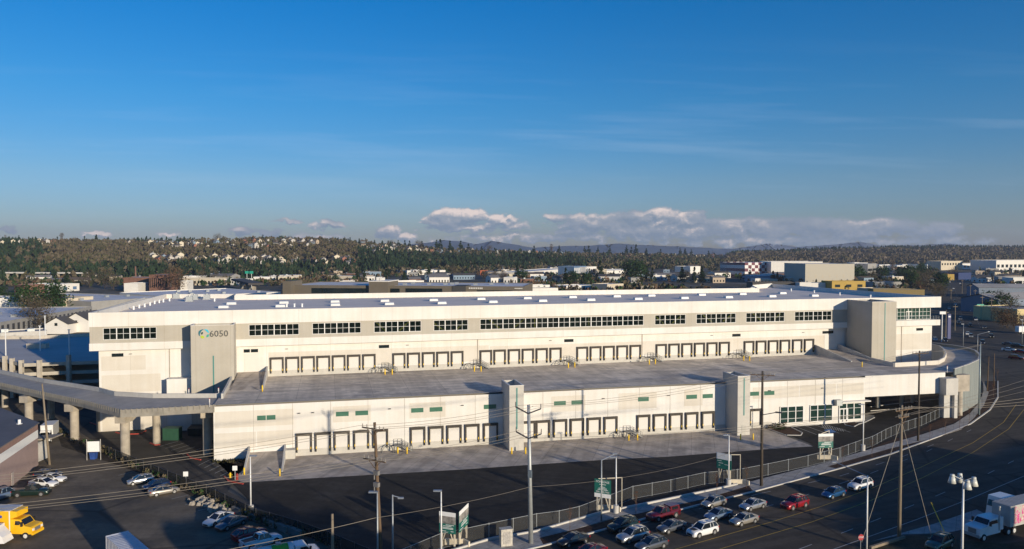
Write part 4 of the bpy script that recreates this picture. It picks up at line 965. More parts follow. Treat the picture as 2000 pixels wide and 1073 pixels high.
# billboards
def billboard(name, label, pl, pr_, vb, vt, style, depth_legs=True):
    """pl, pr_: foot points (pixels) under left and right edge; vb, vt: bottom and top heights in metres"""
    a, b = P(*pl), P(*pr_); d = b-a; wd = d.length; rz = math.atan2(d.y, d.x)
    t = thing(name, label, 'billboard', (a+b)/2, rz)
    hw = wd/2
    mb = MB(); mb.box(-hw,hw,0,.06,vb,vt); pn = mb.build('sign_panel', SIGNG, t)
    hh = vt-vb; L_ = MB()
    if style == 'lease':
        mb = MB(); mb.box(-hw,hw,-.012,-.002,vb,vb+hh*.22); mb.build('white_strip', SIGNW, pn)
        for s_, z_, sz, wf in (('FOR LEASE',.86,.46,.80),('206.248.7300',.31,.36,.80)): text(s_, sz, SIGNW, pn, (0,-.02,vb+hh*z_), (R(90),0,0), .005, width=wd*wf)
        for z_, wf in ((.72,.4),(.58,.3),(.50,.5),(.43,.62)): L_.box(-hw*wf,hw*wf,-.014,-.004,vb+hh*z_-.04,vb+hh*z_+.04)
        L_.box(hw*.15,hw*.3,-.03,-.014,vb+hh*.12,vb+hh*.2)
    elif style == 'render':
        mb = MB(); mb.box(-hw,hw,-.012,-.002,vt-hh*.2,vt); mb.build('white_strip', SIGNW, pn)
        mb = MB(); mb.box(-hw,hw,-.012,-.002,vb+hh*.45,vt-hh*.2-.004); mb.build('picture_strip', ground_mat('sign_picture_'+name+label[:4], (.10,.10,.10), (.40,.37,.33), .5, 1.3, grit=.3), pn)
        for z_, x0, x1 in ((.40,-.2,.8),(.34,-.5,.5),(.27,-.6,.7),(.22,-.6,.7),(.10,-.9,-.15),(.11,.4,.75)): L_.box(hw*x0,hw*x1,-.014,-.004,vb+hh*z_-.035,vb+hh*z_+.035)
    else:
        mb = MB(); mb.box(-hw,hw,-.012,-.002,vt-hh*.4,vt); mb.build('white_strip', SIGNW, pn)
        for z_, x0, x1 in ((.50,-.9,-.3),(.36,-.7,-.1),(.2,-.7,-.5),(.3,.1,.6)): L_.box(hw*x0,hw*x1,-.014,-.004,vb+hh*z_-.035,vb+hh*z_+.035)
        L_.box(.1,.4,-.03,-.012,vt-hh*.2,vt-hh*.1)
    L_.build('sign_text', SIGNW, pn)
    for x in (-hw*.7, hw*.8): mb = MB(); mb.box(x-.09,x+.09,.07,.25,-.1,vb+hh*.6); mb.build('sign_post', LUMBER, t)
    mb = MB(); mb.bar((-hw*.7,.1,vb*.3),(-hw*.3,.1,vb),.1,.1); mb.bar((hw*.7,.1,vb*.3),(hw*.35,.1,vb),.1,.1); mb.build('sign_brace', LUMBER, t)
    return t
bA = billboard('billboard','left panel of the angled pair of billboards with a picture over green',(858,1067),(890,1072),1.9,4.8,'render')
bB = billboard('billboard','right panel of the angled pair of billboards, turned to the right',(897,1069),(915,1049),1.9,4.8,'render')
bC = billboard('billboard','green billboard reading FOR LEASE with a white strip at its foot',(1161,997),(1193,1002),2.15,4.95,'lease')
bD = billboard('billboard','small billboard with a white top and dark green foot behind a lamp post',(1399,943),(1428,949),2.6,5.3,'half')
bE = billboard('billboard','billboard with a picture over green beside the fence near the office',(1598,898),(1627,897),2.2,4.95,'render')
for t_, x in ((bC, 2.6),(bE, 2.3),(bD, 2.2)):
    mb = MB(); mb.bar((-.8,.3,4.9),(x-.3,2.4,4.9),.1,.1); mb.bar((x-.3,2.4,4.95),(x-.3,2.4,0),.1,.1); mb.build('back_frame', LUMBER, t_)
mb = MB(); mb.wall([Vector((-1.2,.8,0)),Vector((1.4,.7,0)),Vector((2.2,-.3,0))], -.05, .8, .25)
for (u, v, lb) in ((885,1068,'curved pale block wall at the feet of the angled billboards'),(1183,1000,'low pale block wall behind the green lease billboard'),(1437,948,'low pale block wall beside the lamp post and small billboard'),(1612,899,'low pale block wall under the billboard near the office')):
    o = link('low_wall', mb.mesh('low_wall', LUMBER) if 'lw' not in globals() else lw, None, P(u,v)); lw = o.data; tag(o, lb, 'wall', 'low walls under the billboards')
# white notice board and sign posts at left
def notice(u, v, w_, z0, z1, label, blue=False, posts=1, name='notice_sign'):
    t = thing(name, label, 'sign', P(u,v), .1)
    for x in ((0,) if posts == 1 else (-w_/2-.15, w_/2+.15)): mb = MB(); mb.tube((x,.06,0),(x,.06,z1+(.4 if posts > 1 else 0)),.06,n=6); mb.build('sign_post', STEEL if posts == 1 else CONCL, t)
    mb = MB(); mb.box(-w_/2,w_/2,-.04,.0,z0,z1); o = mb.build('sign_panel', SIGNW, t)
    return t
notice(183,899,2.2,1.6,3.6,'white notice board between two posts at the yard gate',posts=2)
mb = MB(); mb.hexa([(-.45,-.45,0),(.45,-.45,0),(.45,.45,0),(-.45,.45,0)],[(-.55,-.55,1.2),(.55,-.55,1.2),(.55,.55,1.2),(-.55,.55,1.2)]); mb.box(-.58,.58,-.58,.58,1.2,1.3)
o = mb.build('waste_bin', mat('blue_bin', (.03,.08,.3), .5), None, False, P(183,896.5)); tag(o, 'blue waste bin under the white notice board', 'bin')
notice(459,938,.8,1.7,2.5,'small white sign beside the yellow hydrant'); notice(363,950,.8,1.7,2.5,'small white sign on a post by the fence between lot and driveway')
mb = MB(); mb.box(-1.6,1.6,-1.1,1.1,.15,2.4); mb.box(-1.7,1.7,-1.2,1.2,0,.15); mb.box(-1.68,1.68,-1.18,1.18,2.4,2.52)
for k in (-.8,0,.8): mb.box(k-.02,k+.02,-1.13,-1.1,.2,2.3)
o = mb.build('dumpster', mat('dark_green_metal', (.02,.075,.045), .6), None, False, P(337,858)); tag(o, 'green metal transformer box under the elevated ramp', 'utility box'); o.name = 'transformer_box'
mb = MB(); mb.hexa([(-1.5,-.9,.1),(1.5,-.9,.1),(1.5,.9,.1),(-1.5,.9,.1)],[(-1.6,-1.0,1.6),(1.6,-1.0,1.6),(1.6,1.0,2.0),(-1.6,1.0,2.0)]); mb.box(-1.65,1.65,.9,1.1,1.9,2.05)
o = mb.build('dumpster', mat('black_metal', (.015,.02,.02), .6), None, False, P(384,850)); tag(o, 'black dumpster beside the warehouse end wall under the ramp', 'dumpster')
# utility cabinet and stop sign
mb = MB(); mb.box(-.8,.8,-.5,.5,.12,2.3); mb.box(-.9,.9,-.6,.6,0,.12); mb.box(-.84,.84,-.54,.54,2.3,2.4)
o = mb.build('utility_cabinet', mat('pale_cabinet', (.45,.42,.36), .6, var=.3, scale=3), None, False, P(988,1066)); tag(o, 'pale utility cabinet on the pavement left of the steel pole', 'cabinet'); o.rotation_euler = (0,0,.3)
mb = MB(); mb.box(-.5,.5,-.53,-.505,.4,2.0); mb.build('cabinet_door', mat('cabinet_door', (.35,.33,.30), .6, var=.35, scale=4), o)
t = thing('stop_sign', 'red octagonal stop sign at the bottom edge beside the street lamp', 'sign', P(1681,1085), .2)
mb = MB(); mb.tube((0,.05,0),(0,.05,2.8),.04,n=6); mb.build('sign_post', STEEL, t)
mb = MB(); mb.tube((0,0,2.4),(0,-.03,2.4),.42,n=8); o = mb.build('sign_panel', mat('stop_red', (.35,.02,.03), .5), t); text('STOP', .32, SIGNW, o, (0,-.045,2.4), (R(90),0,0), .004)

# chain-link fences
MESHW = bpy.data.materials.new('chain_link'); MESHW.use_nodes = True; _t = MESHW.node_tree; _b = _t.nodes['Principled BSDF']
_b.inputs['Base Color'].default_value = (.16,.16,.15,1); _b.inputs['Metallic'].default_value = .3; _b.inputs['Roughness'].default_value = .5; _b.inputs['Alpha'].default_value = .17
def fence(name, label, pts, h, step, m=STEEL, mesh=True, mm=None, group=None, zb=0):
    P_ = [P(*q) for q in pts]; base = P_[0]; t = thing(name, label, 'fence', base, 0, group)
    # resample
    acc = [P_[0]]; 
    for i in range(len(P_)-1):
        n_ = max(1, round((P_[i+1]-P_[i]).length/step))
        for k in range(1, n_+1): acc.append(P_[i].lerp(P_[i+1], k/n_))
    pm_ = MB(); pm_.tube((0,0,-.05),(0,0,h+.05),.05,n=6); pm_.tube((0,0,h+.05),(0,0,h+.1),.06,n=6); pmesh = pm_.mesh('fence_post', m)
    for p in acc[:100]: link('fence_post', pmesh, t, p-base)
    r = MB(); k = MB(); r2 = MB()
    for i in range(len(acc)-1):
        a, b = acc[i]-base, acc[i+1]-base; r.tube(a+Vector((0,0,h)), b+Vector((0,0,h)), .035, n=5, cap=False); r2.tube(a+Vector((0,0,.12)), b+Vector((0,0,.12)), .02, n=4, cap=False)
        k.face([a+Vector((0,0,.1)), b+Vector((0,0,.1)), b+Vector((0,0,h)), a+Vector((0,0,h))])
    r.build('top_rail', m, t); r2.build('bottom_wire', m, t)
    if mesh: k.build('fence_mesh', mm or MESHW, t)
    return t
fence('chain_link_fence','galvanised chain-link fence between the dark truck yard and the pavement', [(740,1125),(860,1073),(955,1052),(1048,1032),(1092,1026),(1131,1017),(1236,975.5),(1310,962),(1376,947),(1440,941),(1500,929),(1578,912),(1640,896)], 2.1, 5.0)
fence('chain_link_fence','chain-link fence right of the billboard running up to the deck pier', [(1642,895),(1685,879),(1704,872.5),(1730,858),(1760,845),(1800,832),(1850,809)], 2.1, 3.2)
DARKM = bpy.data.materials.new('dark_fence_mesh'); DARKM.use_nodes = True; _b = DARKM.node_tree.nodes['Principled BSDF']; _b.inputs['Base Color'].default_value = (.015,.018,.015,1); _b.inputs['Alpha'].default_value = .72; _b.inputs['Roughness'].default_value = .9  # mesh colour darkened for the hedge and shadow along the fence
fence('dark_fence','dark fence between the left parking lot and the driveway', [(213,893),(310,934),(403,971),(500,1019),(581,1043),(640,1065),(720,1100)], 1.9, 3.0, DSTEEL, True, DARKM)
# low kerb wall along the fence foot, ecology blocks beside the lot
mb = MB(); q = [P(*k) for k in [(870,1082),(955,1056),(1048,1040),(1164.6,1006),(1266.7,985),(1404,956),(1440,948)]]; mb.wall([k-q[0] for k in q], -.02, .35, .3); o = mb.build('low_wall', CONCL, None, False, q[0]); tag(o, 'long low pale kerb wall at the foot of the yard fence', 'wall')
bkm = MB(); bkm.box(-1.5,1.5,-.35,.35,-.04,.85); bkm = bkm.mesh('concrete_block', mat('block_concrete', (.20,.19,.17), .95, var=.2, scale=1))
for i, (u, v, lb) in enumerate([(466,1003,'pale concrete barrier beside the white sedan in the shaded stalls'),(492,1013,'pale concrete barrier behind the dark sedan in the shaded stalls'),(527,1026,'shaded concrete barrier nearest the red wagon'),(550,1035,'shaded concrete barrier right of the red wagon'),(576,1044,'shaded concrete barrier by the green and white tanker')]):
    o = link('concrete_barrier', bkm, None, P(u,v), R(-42)); tag(o, lb, 'barrier', 'concrete barriers behind the parking stalls')
random.seed(5); rk = MB()
for k in range(70):
    f_ = random.random(); p = P(387+f_*52, 976+f_*22)+Vector((random.gauss(0,.9), random.gauss(0,.8), 0)); s_ = random.uniform(.18,.5)
    vs_ = [Vector((random.uniform(-1,1),random.uniform(-1,1),0))*s_+p for _ in range(3)]
    rk.hexa([p+Vector((-s_,-s_*.6,-.04)),p+Vector((s_*.8,-s_*.9,-.04)),p+Vector((s_,s_*.7,-.04)),p+Vector((-s_*.7,s_,-.04))],[p+Vector((-s_*.5,-s_*.4,s_*random.uniform(.6,1.6))),p+Vector((s_*.4,-s_*.5,s_)),p+Vector((s_*.5,s_*.4,s_*1.3)),p+Vector((-s_*.5,s_*.5,s_*.9))])
o = rk.build('rubble', mat('rubble_stone', (.36,.32,.26), .9, var=.3, scale=2)); o['kind'] = 'stuff'; o['label'] = 'loose pile of broken pale stone along the parking stalls'
# ------------------------------------------------------------------ vehicles
CARG = mat('car_glass', (.012,.015,.018), .08, var=.1, spec=.7)
HEADL = mat('headlight_lens', (.75,.75,.72), .15, var=.02); TAILL = mat('taillight_lens', (.30,.01,.01), .25, var=.1)
DARKP = mat('black_plastic', (.015,.015,.016), .6, var=.1)
def paint(n, c, met=.25): return mat('car_paint_'+n, c, .28, met, var=.02, coat=.6)
PAINTS = dict(white=paint('white',(.72,.72,.71),0), silver=paint('silver',(.42,.43,.44),.6), champagne=paint('champagne',(.42,.39,.34),.55), grey=paint('grey',(.13,.14,.155),.5),
  black=paint('black',(.012,.013,.015),.2), darkgreen=paint('darkgreen',(.012,.03,.025),.3), darkblue=paint('darkblue',(.015,.035,.09),.4), blue=paint('blue',(.02,.09,.22),.4), bluegrey=paint('bluegrey',(.18,.24,.32),.5),
  red=paint('red',(.28,.012,.018),.2), maroon=paint('maroon',(.13,.010,.018),.3), green=paint('green',(.08,.13,.09),.3))
# side profiles: (x, z_belt, half width) along the hull; cabin: rear foot, rear top, front top, front foot (x), roof z
KIND = {
 'sedan': dict(L=4.75, hull=[(-2.35,.80,.74),(-2.2,.98,.84),(-1.5,1.0,.90),(-.6,.97,.91),(.6,.94,.91),(1.25,.90,.90),(1.9,.80,.86),(2.25,.68,.78),(2.37,.55,.70)], cab=(-1.75,-.95,.30,1.25), rz=1.44, wb=(-1.35,1.42), wr=.33),
 'hatch': dict(L=4.3, hull=[(-2.12,.85,.76),(-2.0,1.0,.84),(-1.3,1.02,.88),(0,.98,.89),(.8,.95,.88),(1.3,.90,.87),(1.8,.80,.82),(2.1,.66,.74),(2.18,.5,.68)], cab=(-2.05,-1.45,.35,1.25), rz=1.49, wb=(-1.3,1.35), wr=.32),
 'suv': dict(L=4.8, hull=[(-2.36,.85,.80),(-2.28,1.12,.88),(-1.3,1.14,.95),(0,1.12,.96),(.9,1.10,.95),(1.4,1.07,.94),(2.0,1.0,.90),(2.3,.86,.84),(2.4,.65,.78)], cab=(-2.28,-1.85,.35,1.15), rz=1.74, wb=(-1.42,1.48), wr=.38),
 'wagon': dict(L=4.8, hull=[(-2.36,.80,.76),(-2.28,1.0,.84),(-1.3,1.02,.90),(0,.99,.91),(.9,.96,.90),(1.4,.92,.89),(2.0,.84,.85),(2.3,.7,.78),(2.4,.55,.70)], cab=(-2.28,-1.7,.30,1.20), rz=1.52, wb=(-1.4,1.42), wr=.34),
 'pickup': dict(L=5.5, hull=[(-2.75,1.0,.86),(-2.7,1.12,.92),(-1.5,1.14,.95),(0,1.14,.96),(.9,1.12,.95),(1.5,1.10,.94),(2.3,1.04,.90),(2.65,.9,.86),(2.75,.7,.80)], cab=(-.75,-.55,.75,1.35), rz=1.78, wb=(-1.75,1.75), wr=.40),
}
def car_parts(kind, col, t):
    K = KIND[kind]; pm_ = PAINTS[col]; hull = K['hull']; zb = .22
    b = MB(); rings = []
    for x, z, w_ in hull:
        rings.append([(x,-w_*.90,zb),(x,-w_,zb+.16),(x,-w_*1.0,z*.62),(x,-w_*.965,z-.07),(x,-w_*.86,z),(x,0,z+.035),(x,w_*.86,z),(x,w_*.965,z-.07),(x,w_*1.0,z*.62),(x,w_,zb+.16),(x,w_*.90,zb)])
    i0 = 0; n = 11
    for r in rings: b.v += r
    for i in range(len(rings)-1):
        for k in range(n-1): b.f.append((i*n+k, (i+1)*n+k, (i+1)*n+k+1, i*n+k+1)); b.m.append(0)
        b.f.append((i*n+n-1, (i+1)*n+n-1, (i+1)*n, i*n)); b.m.append(0)
    b.f.append(tuple(range(n))); b.m.append(0); b.f.append(tuple((len(rings)-1)*n+k for k in reversed(range(n)))); b.m.append(0)
    xr0, xr1, xf1, xf0 = K['cab']; rz = K['rz']
    def belt(x):
        for (xa,za,wa),(xb,zb2,wb2) in zip(hull, hull[1:]):
            if xa <= x <= xb: f_ = (x-xa)/(xb-xa); return za+(zb2-za)*f_, wa+(wb2-wa)*f_
        return hull[0][1:] if x < hull[0][0] else hull[-1][1:]
    gl = MB(); G_ = []
    xm = (xr1+xf1)/2
    for x0, x1 in ((xr0,xr1),(xm,xm),(xf0,xf1)):
        z_, w_ = belt(x0); wt = w_*.70
        G_.append(((x0,z_-.02,w_*.90),(x1, rz-(.05 if x0 != xm else 0), wt)))
    (rb,rt_),(mb_,mt_),(fb,ft) = G_
    def q(pp, s): return (pp[0], s*pp[2], pp[1])
    for s in (-1,1):
        f1 = [q(rb,s),q(mb_,s),q(mt_,s),q(rt_,s)]; f2 = [q(mb_,s),q(fb,s),q(ft,s),q(mt_,s)]
        for f in (f1,f2): gl.face(f if s < 0 else f[::-1])
    gl.face([q(rb,1),q(rb,-1),q(rt_,-1),q(rt_,1)]); gl.face([q(fb,-1),q(fb,1),q(ft,1),q(ft,-1)])
    # roof as a thin cap, pillars as bars
    e = .035
    for pa, pb in ((rt_,mt_),(mt_,ft)):
        b.hexa([(pa[0],-pa[2]-.01,pa[1]-.03),(pb[0],-pb[2]-.01,pb[1]-.03),(pb[0],pb[2]+.01,pb[1]-.03),(pa[0],pa[2]+.01,pa[1]-.03)], [(pa[0],-pa[2]*.86,pa[1]+e),(pb[0],-pb[2]*.86,pb[1]+e),(pb[0],pb[2]*.86,pb[1]+e),(pa[0],pa[2]*.86,pa[1]+e)])
    for s in (-1,1):
        for pa, pb, w_ in ((rb,rt_,.16),(mb_,mt_,.08),(fb,ft,.08)):
            b.bar((pa[0],s*(pa[2]+.005),pa[1]),(pb[0],s*(pb[2]+.005),pb[1]-.02),w_,.05)
    if kind in ('suv','wagon'):
        z_, w_ = belt(-1.35); 
        for s in (-1,1): b.bar((-1.35,s*(w_*.9+.005),z_),(-1.25,s*(w_*.70+.01),rz-.02),.09,.05)
        for s in (-1,1): b.bar((-1.7,s*.6,rz+.05),(.2,s*.6,rz+.05),.04,.05)
    body = b.build('body', pm_, t, True)
    ms = body.data
    gl.build('glass', CARG, t)
    # wheel arches, wheels
    for x in K['wb']:
        for s in (-1,1):
            z_, w_ = belt(x); wr = K['wr']
            a = MB(); a.tube((x,s*(w_-.02),wr+.02),(x,s*(w_+.012),wr+.02),wr*1.2,n=16); a.build('wheel_arch', DARKP, t)
            wl_ = MB(); wl_.tube((x,s*(w_-.20),wr),(x,s*(w_+.03),wr),wr,n=16); o = wl_.build('wheel', RUBBER, t)
            rm = MB(); rm.tube((x,s*(w_+.02),wr),(x,s*(w_+.045),wr),wr*.62,n=10); rm.build('rim', RIM, o)
    xf, zf, wf = hull[-2]; xr, zr, wr_ = hull[1]
    for s in (-1,1):
        h = MB(); h.hexa([(xf-.16,s*wf*.98-.1*s-.1,zf-.18),(xf+.06,s*wf*.7-.1,zf-.18),(xf+.06,s*wf*.7+.1,zf-.18),(xf-.16,s*wf*.98-.1*s+.1,zf-.18)],[(xf-.18,s*wf*.98-.1*s-.1,zf-.02),(xf+.03,s*wf*.7-.1,zf-.03),(xf+.03,s*wf*.7+.1,zf-.03),(xf-.18,s*wf*.98-.1*s+.1,zf-.02)]); h.build('headlight', HEADL, t)
        h = MB(); h.box(xr-.10,xr+.08,min(s*wr_*.62,s*wr_*1.0),max(s*wr_*.62,s*wr_*1.0),zr-.24,zr-.06); h.build('taillight', TAILL, t)
        h = MB(); z_, w_ = belt(xf0-.15); h.box(xf0-.3,xf0-.12,min(s*w_*.92,s*(w_+.14)),max(s*w_*.92,s*(w_+.14)),z_-.02,z_+.14); h.build('mirror', pm_, t)
    g_ = MB(); x_, z_, w_ = hull[-1]; g_.box(x_-.05,x_+.025,-w_*.62,w_*.62,.30,z_-.06); g_.build('grille', DARKP, t)
    return body
def place(uv, head, label, kind, col, cat='car', z=0, group='cars on the road and in the lots', name=None):
    p = P(uv[0], uv[1], z); h = P(head[0], head[1], z)-p
    nm = name or {'sedan':'sedan','hatch':'hatchback','suv':'crossover_car','wagon':'estate_car','pickup':'pickup_truck'}[kind]
    t = thing(nm, label, cat, p, math.atan2(h.y, h.x), group); car_parts(kind, col, t); return t
def rd(u, v): return (u-60, v+60*.26+0)   # towards the camera along the lanes
RD = [
 ((1217,1035),'suv','darkgreen','dark green crossover by the planting strip, last in the kerb lane'),
 ((1120,1062),'sedan','black','black sedan nearest the kerb at the bottom of the road'),
 ((1236,1055),'suv','silver','silver crossover with blue-tinted shade between the dark green and dark grey cars'),
 ((1152,1085),'sedan','maroon','dark red sedan cut by the bottom edge of the picture'),
 ((1272,1071),'wagon','grey','dark grey estate car below the silver crossover'),
 ((1312,1036),'sedan','grey','dark grey sedan between the maroon pickup and the white crossover'),
 ((1372,1044),'suv','white','white crossover with a black bonnet stripe beside the yellow line'),
 ((1394,988),'hatch','champagne','pale silver people carrier ahead in the kerb lane beside the fence'),
 ((1403,1012),'sedan','bluegrey','silver-blue sedan between the people carrier and the champagne sedan'),
 ((1453,1022),'sedan','champagne','champagne sedan nearest the yellow line, second row'),
 ((1470,993),'sedan','silver','light silver sedan behind the people carrier in the middle lane'),
 ((1552,991),'suv','red','bright red crossover alone on the road right of the silver sedans'),
 ((1628,970),'hatch','blue','small blue hatchback left of the far white crossover'),
 ((1680,954),'suv','white','white crossover farthest right in the row, in building shade'),
]
for uv, kind, col, lb in RD: 
    c = place(uv, (uv[0]-60, uv[1]+15.5), lb, kind, col)
    if 'bonnet stripe' in lb:
        mb = MB(); mb.box(1.35,2.1,-.5,.5,1.09,1.115); mb.build('bonnet_stripe', DARKP, c)
pk = place((1295,1012),(1235,1027.5),'maroon pickup truck with a matching canopy over its bed','pickup','maroon','pickup')
mb = MB(); mb.hexa([(-2.7,-.86,1.13),(-.78,-.86,1.13),(-.78,.86,1.13),(-2.7,.86,1.13)],[(-2.6,-.70,1.78),(-.78,-.70,1.80),(-.78,.70,1.80),(-2.6,.70,1.78)]); cn = mb.build('canopy', PAINTS['maroon'], pk)
mb = MB()
for s in (-1,1): mb.hexa([(-2.3,s*.845-.01,1.25),(-1.1,s*.845-.01,1.25),(-1.1,s*.845+.01,1.25),(-2.3,s*.845+.01,1.25)],[(-2.25,s*.755-.01,1.65),(-1.1,s*.755-.01,1.65),(-1.1,s*.755+.01,1.65),(-2.25,s*.755+.01,1.65)])
mb.build('canopy_window', CARG, cn)
place((275,944),(232,951),'silver hatchback leftmost of the three cars by the dark fence','hatch','silver')
place((306,954),(268,962),'dark blue car between the silver hatchback and silver sedan','hatch','darkblue')
place((320,965),(362,957),'silver sedan frontmost of the three cars by the dark fence','sedan','champagne')
place((427,1021),(392,1035),'white sedan in the shaded stalls beside the concrete barrier','sedan','white')
place((452,1029),(415,1043),'dark blue-grey sedan in the shaded stalls beside the white sedan','sedan','grey')
place((487,1050),(525,1038),'red station wagon in the shaded stalls','wagon','red')
place((85,950),(125,952),'white sedan nearest in the row beside the mauve building','sedan','white')
place((101,941),(141,942),'second white sedan behind the nearest one by the mauve building','sedan','white')
place((94,933),(134,931),'dark car half hidden behind the white sedans','hatch','darkblue')
place((62,968),(102,966),'dark green pickup with an open bed in front of the white sedans','pickup','darkgreen','pickup')
place((6,974),(30,967),'grey pickup at the left edge in the shade of the mauve building','pickup','bluegrey','pickup')
place((1835,1070),(1795,1088),'green minivan in the shade beside the floodlight mast','suv','green')
# a white pickup with an open bed
def open_bed(t):
    mb = MB(); mb.box(-2.55,-.85,-.74,.74,1.143,1.19); mb.build('cargo_bed', DARKP, t)
    mb = MB()
    for y in (-.84,.84): mb.box(-2.7,-.8,y-.06,y+.06,1.12,1.28)
    mb.box(-2.75,-2.65,-.84,.84,1.12,1.28); mb.build('bed_rail', PAINTS['white'], t)
wp = place((510,1066),(560,1052),'white pickup truck with ladder rails right of the red wagon','pickup','white','pickup'); open_bed(wp)
def wheels(t, xs, w_, r, dual=False):
    for x in xs:
        for s in (-1,1):
            mb = MB(); mb.tube((x,s*(w_-(.55 if dual else .28)),r),(x,s*w_,r),r,n=18); o = mb.build('wheel', RUBBER, t)
            mb = MB(); mb.tube((x,s*(w_-.01),r),(x,s*(w_+.02),r),r*.58,n=12); mb.tube((x,s*w_,r),(x,s*(w_+.06),r),r*.2,n=8); mb.build('rim', mat('truck_rim', (.75,.74,.70), .4, .2), o)
def cabin(t, x0, x1, w_, z0, zh, zr, m, hood=1.4):
    """bonneted cab: x0 rear of cab, x1 nose"""
    xc = x1-hood
    prof = [(x0,z0),(x1-.15,z0),(x1,z0+.35),(x1-.05,zh-.12),(x1-.25,zh),(xc+.12,zh+.14),(xc-.42,zr-.08),(xc-.65,zr),(x0,zr)]
    mb = MB(); n = len(prof)
    i = len(mb.v)
    for s in (-1,1): mb.v += [(x, s*(w_ if z < zh+.2 else w_*.9), z) for x, z in prof]
    mb.f.append(tuple(range(n-1,-1,-1))); mb.m.append(0); mb.f.append(tuple(range(n,2*n))); mb.m.append(0)
    for k in range(n): mb.f.append((k,(k+1)%n,n+(k+1)%n,n+k)); mb.m.append(0)
    o = mb.build('cab', m, t)
    g_ = MB(); a, b = (xc+.10,zh+.17), (xc-.40,zr-.12); g_.face([(a[0]+.03,-w_*.86,a[1]+.02),(a[0]+.03,w_*.86,a[1]+.02),(b[0]+.03,w_*.80,b[1]+.02),(b[0]+.03,-w_*.80,b[1]+.02)]); g_.build('windscreen', CARG, o)
    for s in (-1,1):
        g_ = MB(); y = s*(w_*.955); g_.hexa([(x0+.55,y-.02*s-.03,zh+.22),(xc-.10,y-.02*s-.03,zh+.22),(xc-.10,y+.04,zh+.22),(x0+.55,y+.04,zh+.22)],[(x0+.6,s*w_*.91-.03,zr-.22),(xc-.5,s*w_*.91-.03,zr-.22),(xc-.5,s*w_*.91+.03,zr-.22),(x0+.6,s*w_*.91+.03,zr-.22)]); g_.build('side_window', CARG, o)
        h = MB(); h.box(x1-.1,x1+.03,min(s*w_*.6,s*w_*.92),max(s*w_*.6,s*w_*.92),z0+.45,z0+.75); h.build('headlight', HEADL, o)
        h = MB(); h.box(xc-.15,xc+.05,min(s*w_,s*(w_+.25)),max(s*w_,s*(w_+.25)),zh+.1,zh+.7); h.build('mirror', DARKP, o)
    g_ = MB(); g_.box(x1-.01,x1+.02,-w_*.5,w_*.5,z0+.3,zh-.2); g_.build('grille', mat('grille_grey', (.25,.25,.25), .4, .4), o)
    mb = MB(); mb.box(x1-.1,x1+.12,-w_,w_,z0-.12,z0+.22); mb.build('bumper', m if m is not PAINTS['white'] else STEEL, o)
    return o
# yellow rental box truck
YT = mat('truck_yellow', (.83,.47,.012), .45, var=.02)
p0 = P(50,1041); hd = P(90,1031)-p0
yt = thing('box_truck', 'yellow box truck with a white roof cap and a blue band on its side', 'truck', p0-(hd.normalized()*1.6), math.radians(-4))
mb = MB(); mb.box(-6.2,.6,-1.25,1.25,1.15,3.95); bx_ = mb.build('cargo_box', YT, yt)
mb = MB(); mb.hexa([(.6,-1.2,2.95),(1.5,-1.1,3.1),(1.5,1.1,3.1),(.6,1.2,2.95)],[(.6,-1.2,3.94),(1.5,-1.1,3.86),(1.5,1.1,3.86),(.6,1.2,3.94)]); mb.build('cab_overhang', YT, bx_)
mb = MB(); mb.box(-6.24,.64,-1.29,1.29,3.951,4.02); mb.build('box_roof', mat('box_roof_grey', (.55,.56,.57), .6), bx_)
mb = MB(); mb.box(.50,.64,-1.29,-1.26,1.1,3.95); mb.box(-6.24,.48,-1.28,-1.252,1.02,1.30); mb.build('box_trim', SIGNW, bx_)
mb = MB(); mb.box(-6.0,-.7,-1.275,-1.255,2.95,3.35); mb.tube((-.7,-1.274,3.15),(-.7,-1.256,3.15),.2,n=14); mb.build('blue_band', mat('band_blue', (.05,.07,.42), .5), bx_)
mb = MB(); mb.box(-1.9,-1.0,-1.285,-1.277,3.14,3.24); mb.box(-2.0,-1.1,-1.285,-1.277,3.02,3.09); mb.build('sign_text', SIGNW, bx_)
cabin(yt, .62, 3.7, 1.12, .75, 1.75, 2.75, YT, 1.35)
wheels(yt, (2.75,), 1.18, .5); wheels(yt, (-4.4,), 1.22, .5, True)
mb = MB(); mb.box(-6.0,3.0,-.5,.5,.6,.9); mb.build('chassis', DARKP, yt)
# another cab's bonnet at the very left edge
wv = thing('box_truck', 'pale van corner cut by the left edge in front of the yellow truck', 'van', P(-24,1064), math.radians(0))
mb = MB(); mb.box(-3,1.6,-1.1,1.1,.5,2.6); mb.build('body', PAINTS['white'], wv); mb = MB(); mb.hexa([(1.6,-1.1,.5),(2.9,-1.0,.5),(2.9,1.0,.5),(1.6,1.1,.5)],[(1.6,-1.05,2.3),(2.6,-.9,1.3),(2.6,.9,1.3),(1.6,1.05,2.3)]); mb.build('bonnet', PAINTS['white'], wv)
wheels(wv, (2.0,-1.9), 1.12, .38)
